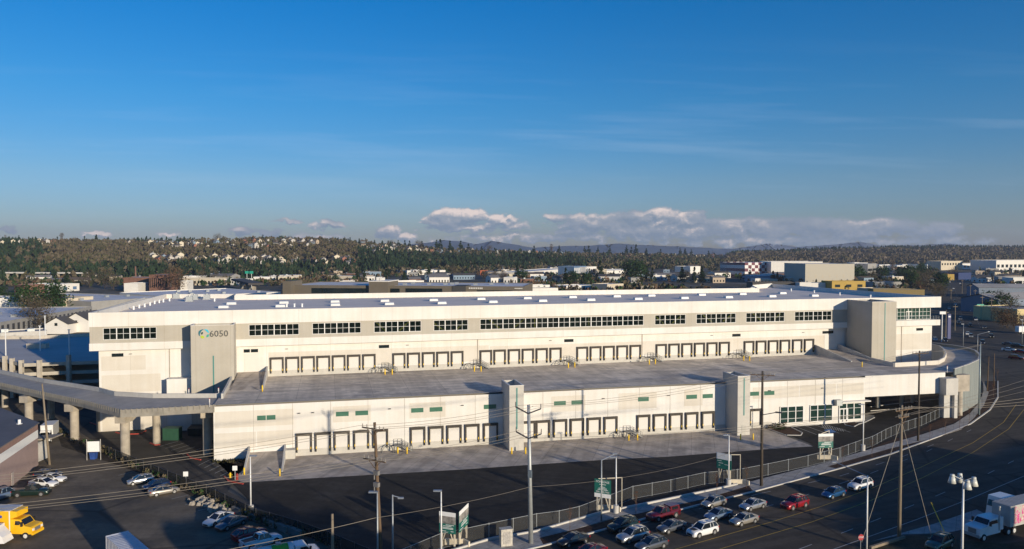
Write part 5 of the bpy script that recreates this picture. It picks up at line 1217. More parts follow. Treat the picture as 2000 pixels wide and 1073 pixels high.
# white box truck in the gateway
bt = thing('box_truck', 'small white box truck facing out beside the pale pole and mauve building', 'truck', P(93,862), R(-72))
mb = MB(); mb.box(-4.2,.5,-1.15,1.15,.95,3.4); b_ = mb.build('cargo_box', PAINTS['white'], bt); mb = MB(); mb.box(-4.23,.53,-1.18,1.18,3.401,3.46); mb.build('box_roof', SIGNW, b_)
mb = MB(); mb.hexa([(.55,-1.0,.5),(2.15,-.98,.5),(2.15,.98,.5),(.55,1.0,.5)],[(.55,-.98,2.5),(1.75,-.9,2.5),(1.75,.9,2.5),(.55,.98,2.5)]); c_ = mb.build('cab', PAINTS['white'], bt)
mb = MB(); mb.face([(2.12,-.85,1.35),(2.12,.85,1.35),(1.88,.82,2.25),(1.88,-.82,2.25)]); mb.build('windscreen', CARG, c_)
for s in (-1,1):
    mb = MB(); mb.box(2.14,2.19,min(s*.6,s*.9),max(s*.6,s*.9),.75,.98); mb.build('headlight', HEADL, c_); mb = MB(); mb.box(.9,1.75,min(s*.96,s*1.01),max(s*.96,s*1.01),1.4,2.15); mb.build('side_window', CARG, c_)
wheels(bt, (1.4,-2.9), 1.05, .40)
# long white trailer, bottom left
tr = thing('semi_trailer', 'long pale box trailer pointing down at the bottom edge of the lot', 'trailer', P(246,1078), R(-58)+math.pi/2*0)
a_ = P(210,1048,3.9); b__ = P(247,1037,3.9); dd_ = (b__-a_); wz_ = dd_.length; tr.location = ((a_+b__)/2).to_2d().to_3d(); e_ = P(289,1073,3.9)-b__; tr.rotation_euler = (0,0,math.atan2(e_.y,e_.x))
mb = MB(); mb.box(0,14.5,-1.3,1.3,1.1,3.9); o = mb.build('cargo_box', mat('trailer_grey', (.50,.51,.55), .5, var=.05), tr)
mb = MB()
for k in range(24): mb.box(.3+k*.6,.36+k*.6,-1.33,1.33,1.15,3.92)
mb.box(-.04,.1,-1.34,1.34,1.05,3.93); mb.build('roof_rib', mat('trailer_rib', (.58,.59,.62), .5), o); wheels(tr, (1.6,2.9,12.5), 1.25, .5, True)
# tanker with a green band
tk = thing('tank_truck', 'white and green tanker truck cut by the bottom edge beside the white pickup', 'truck', P(525,1112), math.atan2((P(610,1068)-P(548,1080)).y,(P(610,1068)-P(548,1080)).x))
def cyl(name, x0, x1, m, r=1.05): 
    mb = MB(); mb.tube((x0,0,1.9),(x1,0,1.9),r,n=20); return mb.build(name, m, tk, True)
cyl('tank', -4.4, .3, PAINTS['white']); cyl('tank_band', .31, 2.3, mat('tank_green', (.10,.40,.03), .4), 1.07); cyl('tank_end', 2.31, 3.0, PAINTS['white'])
cabin(tk, 3.1, 6.3, 1.1, .7, 1.7, 2.6, PAINTS['white'], 1.3); wheels(tk, (-3.2,-2.0,5.0), 1.15, .5, True)
mb = MB(); mb.box(-4.3,5,-.5,.5,.6,.95); mb.build('chassis', DARKP, tk)
mb = MB(); mb.tube((-4.0,0,2.9),(2.8,0,2.9),.1,n=6); mb.box(-2.2,-1.5,-.3,.3,2.85,3.1); mb.box(.9,1.5,-.3,.3,2.85,3.15); mb.build('tank_hatch', STEEL, tk)
# right: white semi tractor with graffiti trailer, and a cab-sleeper behind
st = thing('semi_truck', 'white bonneted semi truck pulling a trailer with pink graffiti', 'truck', P(1925,1048), 0)
hd = P(1885,1052)-P(1955,1034); st.rotation_euler = (0,0,math.atan2(hd.y,hd.x)); 
cabin(st, -1.5, 3.0, 1.12, .7, 1.9, 2.8, PAINTS['white'], 2.0)
mb = MB(); mb.box(-2.3,-1.52,-1.0,1.0,1.0,2.75); mb.build('sleeper', PAINTS['white'], st); mb = MB(); mb.tube((-1.2,1.1,1),(-1.2,1.1,4.3),.1,n=8); mb.tube((-1.2,1.1,4.25),(-1.2,1.1,4.45),.16,n=8); mb.build('exhaust_stack', STEEL, st)
mb = MB(); mb.box(-5.0,2.5,-.5,.5,.7,1.0); mb.build('chassis', DARKP, st)
wheels(st, (2.2,), 1.2, .52); wheels(st, (-3.2,-4.5), 1.22, .52, True)
GR = bpy.data.materials.new('graffiti_paint'); GR.use_nodes = True; t_ = GR.node_tree; b_ = t_.nodes['Principled BSDF']; tcn = t_.nodes.new('ShaderNodeTexCoord'); nz = t_.nodes.new('ShaderNodeTexNoise'); nz.inputs['Scale'].default_value = .9; nz.inputs['Detail'].default_value = 3; nz.inputs['Distortion'].default_value = 1.6
t_.links.new(tcn.outputs['Object'], nz.inputs[0]); r_ = t_.nodes.new('ShaderNodeValToRGB'); r_.color_ramp.interpolation = 'CONSTANT'; t_.links.new(nz.outputs[0], r_.inputs[0]); t_.links.new(r_.outputs[0], b_.inputs['Base Color'])
for k, (p_, c_) in enumerate(((0,(.45,.42,.36)),(.44,(.55,.03,.22)),(.52,(.62,.58,.50)),(.58,(.45,.14,.05)),(.63,(.50,.47,.40)),(.70,(.08,.06,.12)))):
    e_ = r_.color_ramp.elements[k] if k < 2 else r_.color_ramp.elements.new(p_); e_.position = p_; e_.color = c_+(1,)
mb = MB(); mb.box(-17.5,-3.4,-1.3,1.3,1.15,4.1); o = mb.build('cargo_box', mat('trailer_weathered', (.42,.41,.38), .8, var=.15, scale=.8), st)
mb = MB(); mb.box(-13.5,-4.2,1.302,1.33,1.5,3.9); mb.build('graffiti', GR, o)
mb = MB()
for k in range(22): mb.box(-17.2+k*.64,-17.14+k*.64,-1.32,1.32,4.101,4.13)
mb.build('roof_rib', STEEL, o); wheels(st, (-15.5,-16.8), 1.25, .5, True)
s2 = thing('semi_truck', 'white cab-over truck with a tall sleeper parked behind the graffiti trailer', 'truck', P(1951,1022), 0); hd = P(1905,1023)-P(1960,1008); s2.rotation_euler = (0,0,math.atan2(hd.y,hd.x))
mb = MB(); mb.hexa([(-2.2,-1.25,.9),(1.3,-1.25,.9),(1.3,1.25,.9),(-2.2,1.25,.9)],[(-2.2,-1.2,4.0),(.7,-1.2,4.0),(.7,1.2,4.0),(-2.2,1.2,4.0)]); c_ = mb.build('cab', PAINTS['white'], s2)
mb = MB(); mb.face([(1.24,-1.05,2.6),(1.24,1.05,2.6),(.98,1.0,3.45),(.98,-1.0,3.45)]); mb.build('windscreen', CARG, c_)
wheels(s2, (.4,-3.6), 1.22, .52); mb = MB(); mb.box(-5,1,-.5,.5,.6,.95); mb.build('chassis', DARKP, s2)
# dirt edging timber below the guyed pole
mb = MB(); a = P(1700,1073); b = P(1766,1052); mb.bar((0,0,.2),(b-a)+Vector((0,0,.2)),.35,.35); o = mb.build('timber_log', WOODG, None, False, a); tag(o, 'long weathered timber lying at the foot of the guyed pole', 'log')
mb = MB(); a = P(1852,1035+20); mb.tube((0,0,0),P(1818,1013,0)-a+Vector((0,0,2.4)),.06,n=6)
o = mb.build('guy_guard', YEL, None, False, a); tag(o, 'slim yellow guy wire guard leaning beside the green minivan', 'guard')
tag(place((1713,712+60) ,(1700,772+4) , 'x','hatch','darkblue'), 'dark car parked under the right end of the truck deck', 'car')
# far traffic: one small mesh per colour, copied
def far_car_mesh(kind, col):
    K = KIND[kind]; b = MB(); L2 = K['L']/2
    b.box(-L2,L2,-.88,.88,.28,.95,0); x0,x1,x2,x3 = K['cab']; b.hexa([(x0,-.8,.95),(x3,-.8,.95),(x3,.8,.95),(x0,.8,.95)],[(x1,-.66,K['rz']-.05),(x2,-.66,K['rz']-.05),(x2,.66,K['rz']-.05),(x1,.66,K['rz']-.05)],1)
    b.box(x1,x2,-.64,.64,K['rz']-.049,K['rz'],0)
    for x in K['wb']:
        for s in (-1,1): b.tube((x,s*.72,.33),(x,s*.92,.33),.33,n=8,mi=2)
    for s in (-1,1): b.box(L2-.02,L2+.03,s*.62-.16,s*.62+.16,.6,.8,3)
    return b.mesh('distant_car', [PAINTS[col], CARG, RUBBER, HEADL])
FC = {c: far_car_mesh('suv' if i % 2 else 'sedan', c) for i, c in enumerate(['white','silver','grey','black','red','darkblue','blue','maroon'])}
random.seed(11)
FAR_C = [(1890,654,'white','white car crossing the junction, upper of a pair'),(1896,659,'silver','silver car just below the white one at the junction'),(1936,660,'black','black car entering the junction with headlights toward the camera'),
 (1919,672,'darkblue','dark blue car in the near lanes of the junction'),(1970,675,'grey','dark grey car waiting at the right of the junction'),(1988,679,'black','black car rightmost in the waiting row'),
 (1970,686,'white','white car with red cars behind it at the right edge'),(1993,690,'red','bright red car at the right edge of the junction'),(1985,702,'maroon','dark red car nearest on the cross street'),
 (1906,626,'white','white car far up the road, left of the bare hedge'),(1895,638,'black','dark car just beyond the junction'),(1876,625,'silver','pale car with lights on far up the avenue'),(1873,632,'grey','grey car in the left lane beyond the junction'),
 (1847,668,'darkblue','dark car in the turn lane behind the glass lounge corner'),(1826,665,'white','white car beside the orange kerb behind the warehouse corner'),(1923,642,'grey','grey car beyond the junction in the right lane')]
def heading_far(): return math.atan2((P(1862,560)-P(1900,640)).y, (P(1862,560)-P(1900,640)).x)
hf = heading_far()
for u, v, c, lb in FAR_C:
    o = link('distant_car', FC[c], None, P(u,v), hf+math.pi+(random.uniform(-.1,.1) if u < 1960 else 1.2)); tag(o, lb, 'car', 'cars far up the avenue')
for k in range(26):
    f_ = random.random(); v = 520+f_**1.3*95+12; ul = 1853+(v-530)*-.12; ur = 1868+(v-530)*.55; ln = random.choice((.15,.35,.6,.8)); u = ul+(ur-ul)*ln
    c = random.choice(['white','silver','grey','black','white','darkblue']); cn_ = {'white':'white','silver':'silver','grey':'grey','black':'black','darkblue':'dark blue'}[c]
    o = link('distant_car', FC[c], None, P(u,v), hf+(math.pi if ln < .5 else 0)); tag(o, f'tiny {cn_} car on the far {"left" if ln < .5 else "right"} lanes', 'car', f'tiny {cn_} cars on the far avenue')
for k in range(70):
    u = random.uniform(1866,1955); v = random.uniform(545,562) if u > 1880 else random.uniform(541,550); 
    c = random.choice(['white','white','silver','white','blue']); o = link('distant_car', FC[c], None, P(u+15,v), random.uniform(0,6.28)); tag(o, f'tiny {c} vehicle parked in the lot beyond the avenue', 'car', f'{c} vehicles in the crowded lot beyond the avenue')
# ------------------------------------------------------------------ hills, mountains
def smooth(x): x = max(0., min(1., x)); return x*x*(3-2*x)
def interp(x, T):
    if x <= T[0][0]: return T[0][1]
    for (a, b), (c, d) in zip(T, T[1:]):
        if x <= c: return b+(d-b)*(x-a)/(c-a)
    return T[-1][1]
RID = [(-900,470),(0,470.5),(110,471),(250,471.5),(400,468),(520,466),(640,467),(720,473),(800,481),(880,488),(960,491),(1100,494),(1250,497),(1420,499),(1440,494),(1500,492),(1600,489),(1700,486),(1830,484),(2000,484.5),(2900,486)]
RY = [(-900,1900),(0,1900),(700,2000),(900,2200),(1300,2700),(1430,3300),(2000,3600),(2900,3600)]
BY = [(-900,900),(0,900),(500,1100),(900,1350),(1300,1600),(1450,1750),(2000,1900),(2900,1900)]
def hill_h(X, Y):
    u = 1000+F*X/Y; ry = interp(u, RY); by = interp(u, BY); top = H+(489-interp(u, RID))/F*ry-8
    t = smooth((Y-by)/(ry-by)) if Y < ry else 1.0
    t = t**.8
    z = top*t+ (math.sin(X*.011+Y*.004)*3.5+math.sin(X*.027-Y*.013)*2.0)*min(1, t*2)*(1-max(0, t-.8)*4.5)
    if Y > ry: z = top-(Y-ry)*.02
    return max(z, -3) if t > .002 else -3
mb = MB(); cols = list(range(-900, 2920, 24)); rows = [880+(k**1.28)*13.5 for k in range(62)]
idx = {}
for j, Y in enumerate(rows):
    for i, u in enumerate(cols):
        X = (u-1000)/F*Y; idx[i,j] = len(mb.v); mb.v.append((X, Y, hill_h(X, Y)))
for j in range(len(rows)-1):
    for i in range(len(cols)-1): mb.f.append((idx[i,j], idx[i+1,j], idx[i+1,j+1], idx[i,j+1])); mb.m.append(0)
o = mb.build('hills', ground_mat('hill_ground', (.045,.035,.02), (.08,.062,.035), .012, .08, c3=(.03,.045,.018), grit=.4), smooth=True); o['kind'] = 'structure'
def ridge(name, pts, Y, m, dp=2500, jag=.6):
    mb = MB(); random.seed(Y); n = 160; u0, u1 = pts[0][0], pts[-1][0]; top = []; 
    for k in range(n+1):
        u = u0+(u1-u0)*k/n; v = interp(u, pts)+random.uniform(-jag,jag)*.6+math.sin(k*.7)*jag*.5; p = PD(u, v, Y); top.append(p)
    i = 0
    for k in range(n):
        a, b = top[k], top[k+1]; m1 = (a+Vector((random.uniform(-200,200),-dp*.5,0))); m1.z = a.z*.55-20; m2 = (b+Vector((0,-dp*.5,0))); m2.z = b.z*.55-20
        if k == 0: pm1 = m1
        f1 = Vector((a.x,a.y-dp,-10)); f2 = Vector((b.x,b.y-dp,-10))
        m2 = Vector((b.x+random.uniform(-150,150), b.y-dp*.5, max(0,b.z)*.5)); 
        mb.face([pm1, m2, b, a]); mb.face([f1, f2, m2, pm1]); pm1 = m2
        mb.face([a, b, Vector((b.x,b.y+dp,-10)), Vector((a.x,a.y+dp,-10))])
    o = mb.build(name, m, smooth=True); o['kind'] = 'structure'
MTN = mat('mountain_haze_blue', (.085,.12,.17), .95, var=.25, scale=.002)  # blue haze of distance put into the base colour
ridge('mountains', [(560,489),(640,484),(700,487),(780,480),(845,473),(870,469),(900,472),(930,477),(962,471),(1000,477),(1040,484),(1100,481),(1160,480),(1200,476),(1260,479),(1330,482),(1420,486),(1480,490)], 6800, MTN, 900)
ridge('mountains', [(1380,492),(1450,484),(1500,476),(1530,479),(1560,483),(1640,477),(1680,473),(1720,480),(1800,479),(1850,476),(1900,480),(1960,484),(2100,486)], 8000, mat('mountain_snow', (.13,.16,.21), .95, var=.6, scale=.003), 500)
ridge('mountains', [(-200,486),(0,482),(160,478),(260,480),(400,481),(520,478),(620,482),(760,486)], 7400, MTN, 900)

# ------------------------------------------------------------------ vegetation
def leafm(n, c, v=.35, s=.25): return mat(n, c, .95, var=v, scale=s*.25, spec=.1)
CON = leafm('conifer_needles', (.026,.044,.022)); BARE = leafm('bare_twigs', (.110,.090,.058)); OLV = leafm('olive_scrub', (.080,.075,.038)); EVG = leafm('evergreen_leaves', (.030,.060,.022)); BARK = mat('bark', (.09,.065,.045), .9, var=.3, scale=2); RUST = leafm('rusty_twigs', (.12,.075,.045)); GREYT = leafm('grey_twigs', (.15,.12,.09))
# distant woods: one mass of leaf clumps
rng = np.random.default_rng(3)
def woods(name, centres, sizes, kinds, mats, per=16, label=None):
    """centres Nx3, sizes N, kinds N (0 conifer, 1.. round); each tree = 'per' small upright triangles"""
    n = len(centres); V = np.zeros((n, per, 3, 3), np.float32)
    h = sizes[:, None]; con = (kinds == 0)[:, None]
    t = rng.random((n, per)); a = rng.random((n, per))*2*np.pi
    rr = np.where(con, (1-t)*.30, np.sqrt(np.maximum(0, 1-(2*t-1)**2))*.46)*h*rng.uniform(.35, 1, (n, per))
    cx = centres[:, 0:1]+np.cos(a)*rr; cy = centres[:, 1:2]+np.sin(a)*rr*.8; cz = centres[:, 2:3]+h*np.where(con, t*1.0, .18+t*.72)
    s = np.where(con, .16+.10*(1-t), .22)*h*rng.uniform(.6, 1.25, (n, per)); th = rng.random((n, per))*np.pi
    ux, uy = np.cos(th)*s, np.sin(th)*s
    up_ = np.where(con, 1.5, 1.0)
    V[:, :, 0] = np.stack([cx-ux, cy-uy, cz-s*.35], -1); V[:, :, 1] = np.stack([cx+ux, cy+uy, cz-s*.35], -1); V[:, :, 2] = np.stack([cx+rng.normal(0, .2, (n, per))*s, cy, cz+s*up_], -1)
    me = bpy.data.meshes.new(name); nv = n*per*3; me.vertices.add(nv); me.vertices.foreach_set('co', V.reshape(-1))
    me.loops.add(nv); me.loops.foreach_set('vertex_index', np.arange(nv, dtype=np.int32)); me.polygons.add(n*per)
    me.polygons.foreach_set('loop_start', np.arange(0, nv, 3, dtype=np.int32))
    me.polygons.foreach_set('material_index', np.repeat(kinds, per).astype(np.int32))
    for m_ in mats: me.materials.append(m_)
    me.update(); me.validate(); o = link(name, me); o['kind'] = 'stuff'
    if label: o['label'] = label
    return o
WM = [CON, BARE, OLV, EVG, RUST, GREYT]
def scatter_hill():
    c = []; s = []; k = []
    n = 0
    while n < 15000:
        u = rng.uniform(-150, 2150); f_ = rng.random()
        by, ry = interp(u, BY), interp(u, RY); Y = by-40+(ry-by+60)*f_**.8; X = (u-1000)/F*Y
        t = (Y-by)/(ry-by); z = max(0, hill_h(X, Y))
        q = math.sin(X*.006+1.3)+math.sin(X*.013+Y*.01)+rng.normal(0, .35)
        up = t > .62
        if up and 290 < u < 1420 and rng.random() < .62: continue
        if 290 < u < 700 and .3 < t < .55 and rng.random() < .35: continue
        if u < 700: kk = 0 if (t < .25 and rng.random() < .75) or q > 1.3 else (1 if rng.random() < .6 else 2)
        elif u < 1420: kk = 0 if (.05 < t < .6 and u < 1150 and rng.random() < .88) else (0 if rng.random() < .2 else (2 if rng.random() < .5 else 1))
        else: kk = 0 if t > .75 and rng.random() < .75 else (1 if rng.random() < .65 else (5 if rng.random() < .5 else 2))
        c.append((X, Y, z-1)); s.append(rng.uniform(7, 15)*(1.15 if kk == 0 else 1)*(1.25 if u > 1420 else 1)); k.append(kk); n += 1
    return np.array(c, np.float32), np.array(s, np.float32), np.array(k)
c_, s_, k_ = scatter_hill()
woods('hillside_woods', c_, s_, k_, WM, 14, 'brown bare and dark evergreen woods covering the hillside')
# scrub and small trees between the valley's buildings
c, s, k = [], [], []
while len(c) < 3600:
    u = rng.uniform(-60, 2060); v = 528+rng.random()**1.0*48; p = P(u, v)
    if 1835 < u < 1900+ (v-520)*1.2 and v > 519: continue
    if u < 560 and v > 560: continue
    q = math.sin(p.x*.018)+math.sin(p.y*.012+p.x*.005)
    if q+rng.normal(0, .5) < 0.1: continue
    kk = rng.choice([0, 1, 1, 2, 4, 3, 1]); c.append((p.x, p.y, -.5)); s.append(rng.uniform(4, 9)); k.append(kk)
woods('valley_scrub', np.array(c, np.float32), np.array(s, np.float32), np.array(k), WM, 14, 'low bare trees and scrub filling the valley floor')

def crown_faces(mb, n, hgt, rad, shape, seed, leaf, z0=.2, mi=0):
    rn = random.Random(seed)
    clumps = []
    for i in range(max(6, n//40)):
        t = rn.random(); a = rn.uniform(0, 6.28)
        if shape == 'cone': rr = rad*(1-t)*rn.uniform(.5, 1); z = hgt*(z0+(1-z0)*t)
        elif shape == 'column': rr = rad*rn.uniform(0, .8)*math.sin(math.pi*min(1,max(.05,t*.95+.05)))**.4; z = hgt*(z0+(1-z0)*t)
        else: rr = rad*math.sqrt(max(0, 1-(2*t-1)**2))*rn.uniform(.45, 1); z = hgt*(z0+(1-z0)*t)
        clumps.append((rr*math.cos(a), rr*math.sin(a), z, t))
    for i in range(n):
        cx, cy, cz, t = rn.choice(clumps); sp = rad*(.32 if shape != 'cone' else .22*(1.25-t))
        x, y, z = cx+rn.gauss(0, sp), cy+rn.gauss(0, sp), cz+rn.gauss(0, sp*(.75 if shape != 'cone' else .9))
        if shape == 'cone' and z > hgt: z = hgt-rn.random()*hgt*.06; x *= .2; y *= .2
        l = leaf*rn.uniform(.6, 1.4); d1 = Vector((rn.gauss(0,1), rn.gauss(0,1), rn.gauss(0,.6))).normalized()*l; d2 = Vector((rn.gauss(0,1), rn.gauss(0,1), rn.gauss(0,.6))).normalized()*l
        p = Vector((x,y,z)); mb.face([p-d1*.5, p+d2*.7, p+d1*.5, p-d2*.4], mi)
def limbs(mb, hgt, rad, seed, n=10, r=.16, z0=.25):
    rn = random.Random(seed); mb.tube((0,0,-.3), (0,0,hgt*.8), r, r*.25, n=7)
    for i in range(n):
        a = rn.uniform(0, 6.28); z = hgt*rn.uniform(z0, .75); L_ = rad*rn.uniform(.5, .95); e = Vector((math.cos(a)*L_, math.sin(a)*L_, z+hgt*rn.uniform(.08, .25))); mb.tube((0,0,z), e, r*.45, r*.08, n=5)
        for j in range(2): f = e+Vector((rn.gauss(0,rad*.25), rn.gauss(0,rad*.25), rn.uniform(.1,.18)*hgt)); mb.tube(Vector((0,0,z)).lerp(e, rn.uniform(.4,.9)), f, r*.2, r*.04, n=4)
def tree_mesh(kind, hgt, rad, seed, m, n=420, leaf=.55, shape='round', z0=.2):
    tm = MB(); limbs(tm, hgt, rad, seed, 12 if kind != 'conifer' else 0, .02*hgt*.9, max(.15, z0)); t_ = tm.mesh('trunk', BARK)
    cm = MB(); crown_faces(cm, n, hgt, rad, shape, seed, leaf, z0); return t_, cm.mesh('crown', m)
TM = {
 'conifer': [tree_mesh('conifer', 14, 3.2, 21+i, CON, 1000, 1.05, 'cone', .08) for i in range(3)],
 'bare': [tree_mesh('bare', 10, 4.2, 31+i, BARE, 1500, .40, 'round', .25) for i in range(3)],
 'ever': [tree_mesh('ever', 9, 4.6, 41+i, EVG, 1500, .80, 'round', .12) for i in range(3)],
 'poplar': [tree_mesh('poplar', 17, 2.6, 51+i, GREYT, 1500, .42, 'column', .12) for i in range(2)],
 'rust': [tree_mesh('rust', 9, 3.6, 61+i, RUST, 1400, .42, 'round', .25) for i in range(2)],
}
TC = {'conifer':'conifer_tree','bare':'bare_tree','ever':'evergreen_tree','poplar':'poplar_tree','rust':'bare_tree'}
def tree(kind, p, label, sc_=1.0, group=None, i=None, sz=None):
    t_, c_ = random.choice(TM[kind]) if i is None else TM[kind][i % len(TM[kind])]
    t = thing(TC[kind], label, 'tree', p, random.uniform(0, 6.28), group); link('trunk', t_, t); link('crown', c_, t)
    t.scale = (sc_, sc_, sz or sc_*random.uniform(.85, 1.15)); return t
random.seed(21)
# skyline trees on the ridge: (u, v of the tip, kind)
SKT = [(12,461,'poplar'),(38,462,'conifer'),(57,464,'conifer'),(71,467,'conifer'),(85,465,'conifer'),(122,457,'poplar'),(113,464,'conifer'),(146,466,'bare'),(166,463,'conifer'),(189,460,'conifer'),(210,467,'conifer'),(262,467,'bare'),(287,463,'conifer'),(316,467,'conifer'),(331,466,'conifer'),(355,466,'bare'),(380,465,'conifer'),(425,459,'bare'),(437,462,'poplar'),(479,463,'conifer'),(514,460,'conifer'),(521,464,'conifer'),(550,463,'ever'),(567,463,'bare'),(588,466,'conifer'),(604,468,'bare'),(622,467,'bare'),(655,465,'conifer'),(661,465,'conifer'),(673,464,'conifer'),(684,465,'conifer'),(702,467,'conifer'),(714,467,'conifer'),(732,470,'conifer'),(763,472,'bare'),(778,471,'conifer'),(791,471,'conifer'),(800,472,'conifer'),(818,473,'bare'),(824,473,'conifer'),(853,471,'conifer'),(860,470,'conifer'),(879,473,'conifer'),(900,473,'conifer'),(915,478,'conifer'),(941,482,'conifer'),(956,482,'bare'),(1043,482,'conifer'),(1077,479,'poplar'),(1092,482,'conifer'),(1142,483,'conifer'),(1150,482,'conifer'),(1168,484,'conifer'),(1191,483,'conifer'),(1224,482,'conifer'),(1233,484,'conifer'),(1242,480,'conifer'),(1262,487,'conifer'),(1290,488,'conifer'),(1328,486,'conifer'),(1338,487,'conifer'),(1350,489,'conifer'),(1384,491,'conifer')]
for u, v, k in SKT:
    ry = interp(u, RY)*.97; X = (u-1000)/F*ry; g0 = hill_h(X, ry)-1.5; tip = PD(u, v, ry).z; hh = max(8, (tip-g0)*1.08); base = {'conifer':14,'bare':10,'ever':9,'poplar':17}[k]
    kn = {'conifer':'dark conifer','bare':'bare brown tree','ever':'dark round tree','poplar':'tall bare poplar'}[k]
    wh = 'left end of the ridge' if u < 270 else 'ridge above the apartment blocks' if u < 400 else 'ridge left of centre' if u < 620 else 'ridge between the small clouds' if u < 830 else 'ridge under the big cloud' if u < 1110 else 'low ridge right of the big cloud'
    tree(k, (X, ry, g0), f'{kn} standing against the sky on the {wh}', hh/base*random.uniform(.95, 1.2), 'trees on the skyline: '+kn+', '+wh, sz=hh/base)
# individually visible valley trees: (u, v of the foot, height, kind, label)
VT = [(54,612,15,'ever','dark round tree in front of the left warehouse roofs, left of a pair'),(104,610,16,'ever','dark round tree in front of the left warehouse roofs, right of a pair'),(130,560,20,'conifer','tall dark conifer above the white roofs at left'),
 (65,640,17,'bare','bare tree before the long warehouse with bay doors'),(76,645,14,'bare','smaller bare tree overlapping the tall one by the bay doors'),(4,588,10,'ever','dark tree at the left edge before the white shed'),(15,596,6,'ever','low dark shrub-like tree at the left edge'),
 (175,562,17,'bare','wide bare tree left of the brick buildings'),(205,563,19,'bare','broad reddish bare tree before the brick buildings'),(222,566,14,'bare','bare tree right of the broad one before the brick buildings'),(343,572,23,'rust','tall rusty bare tree above the back corner of the roof'),(340,560,18,'bare','bare tree behind the rusty one'),
 (395,552,15,'bare','round bare tree left of the dark overpass'),(420,553,14,'bare','round bare tree beside the dark overpass'),(440,555,13,'bare','bare tree just right of the round ones near the overpass'),(290,562,12,'ever','dark tree beside the small white building'),
 (655,553,9,'ever','green tree behind the brown office roof, left part'),(698,550,17,'conifer','left conifer of a pair behind the brown office'),(711,550,16,'conifer','right conifer of a pair behind the brown office'),(757,545,21,'conifer','tall conifer right of the brown office penthouse'),(790,548,14,'conifer','broad conifer above the white roof units'),(838,546,20,'conifer','conifer above the middle of the brown office'),
 (886,545,17,'bare','tall bare tree above the shaded notch of the brown office'),(949,550,12,'bare','bare tree by the orange shed'),(968,548,12,'bare','dark bare tree right of the orange shed'),(983,548,13,'rust','rusty tree left of the valley conifer'),(1011,548,21,'conifer','valley conifer left of the long white sheds'),(1021,552,14,'ever','dark green tree beside the valley conifer'),
 (1105,556,18,'conifer','dark conifer before the blue and white block'),(1118,556,13,'ever','evergreen right of the dark conifer'),(1151,553,16,'conifer','conifer in front of the white block'),(1172,549,24,'conifer','tall dark conifer right of the white block'),(1199,545,11,'conifer','small conifer beyond the tall dark one'),(1145,560,12,'ever','round evergreen behind the roof edge'),
 (1234,547,22,'ever','broad dark evergreen beside the grey gantry, left'),(1246,549,20,'ever','broad dark evergreen beside the grey gantry, second'),(1263,548,22,'conifer','dark conifer right of the grey gantry'),(1274,548,18,'conifer','dark conifer rightmost by the grey gantry'),(1332,552,22,'conifer','tall conifer left of the checkered hangar'),(1340,552,16,'bare','bare tree beside the tall conifer'),(1356,553,17,'conifer','slim dark conifer before the checkered hangar'),(1371,552,20,'conifer','dark conifer before the checkered hangar, nearest it'),
 (1465,547,14,'conifer','small dark conifer under the checkered wall'),(1510,553,16,'conifer','left dark conifer before the arched roof'),(1518,553,13,'conifer','right dark conifer before the arched roof'),(1562,548,13,'ever','dark tree before the grey hangar side'),(1615,550,18,'conifer','dark conifer before the pale hangar'),(1650,549,15,'bare','bare tree before the pale hangar corner'),(1674,553,18,'ever','dark evergreen right of the pale hangar'),
 (1743,534,26,'poplar','tall rusty poplar beside the white hangars'),(1765,550,14,'ever','broad dark tree beyond the tan building'),(1785,556,15,'bare','bare tree left of the avenue'),(1812,560,15,'bare','bare tree close to the avenue'),(1795,572,11,'rust','reddish bare tree behind the tan building corner'),(1828,580,12,'bare','bare tree beside the avenue kerb'),(1800,534,14,'ever','dark tree at the end of the avenue'),
 (1867,540,13,'bare','pale bare tree left of the blue store'),(1856,545,11,'bare','small bare tree left of the avenue traffic'),(1958,640,8.5,'bare','bare street tree by the grey sheds, first from the left'),(1968,642,9,'rust','bare brown tree by the grey sheds, second'),(1979,640,8.5,'bare','bare tree by the grey sheds, third'),(1945,630,8,'bare','low bare tree where the shed hedge starts'),(1990,646,8,'rust','rusty tree at the right edge before the yellow wall'),
 (1930,607,10,'ever','dark evergreen between the two grey sheds'),(1938,615,9,'ever','second dark evergreen between the grey sheds')]
for i, (u, v, hh, k, lb) in enumerate(VT):
    base = {'conifer':14,'bare':10,'ever':9,'poplar':17,'rust':9}[k]; tree(k, P(u, v), lb, hh/base, 'trees standing in the valley', i)
for k, (u, v, hh, kd, wh) in enumerate([(1776,548,13,'ever','left of the avenue, farthest of its row'),(1792,551,12,'bare','left of the avenue beside the dark round crown'),(1803,546,13,'ever','left of the avenue, middle of the far row'),(1816,549,12,'bare','near the avenue, right end of the far row'),(1826,556,11,'bare','on the left kerb of the avenue, far'),(1834,566,11,'ever','on the left kerb of the avenue, middle'),(1838,584,9,'bare','on the left kerb of the avenue, near the roof corner'),(1781,562,11,'ever','behind the mustard building, left'),(1806,566,11,'bare','behind the mustard building, right'),(1760,545,14,'ever','right of the tall rusty poplar'),(1722,548,13,'ever','left of the tall rusty poplar'),(1702,552,12,'bare','behind the yellow building, right side'),(1952,600,9,'bare','in the hedge along the right side of the avenue, upper'),(1960,612,9,'ever','in the hedge along the right side of the avenue, middle'),(1972,625,9,'bare','in the hedge along the right side of the avenue, lower')]):
    base = {'ever':9,'bare':10}[kd]; tree(kd, P(u, v), ('dark evergreen ' if kd == 'ever' else 'bare brown tree ')+wh, hh/base*1.25, 'trees by the avenue', k)
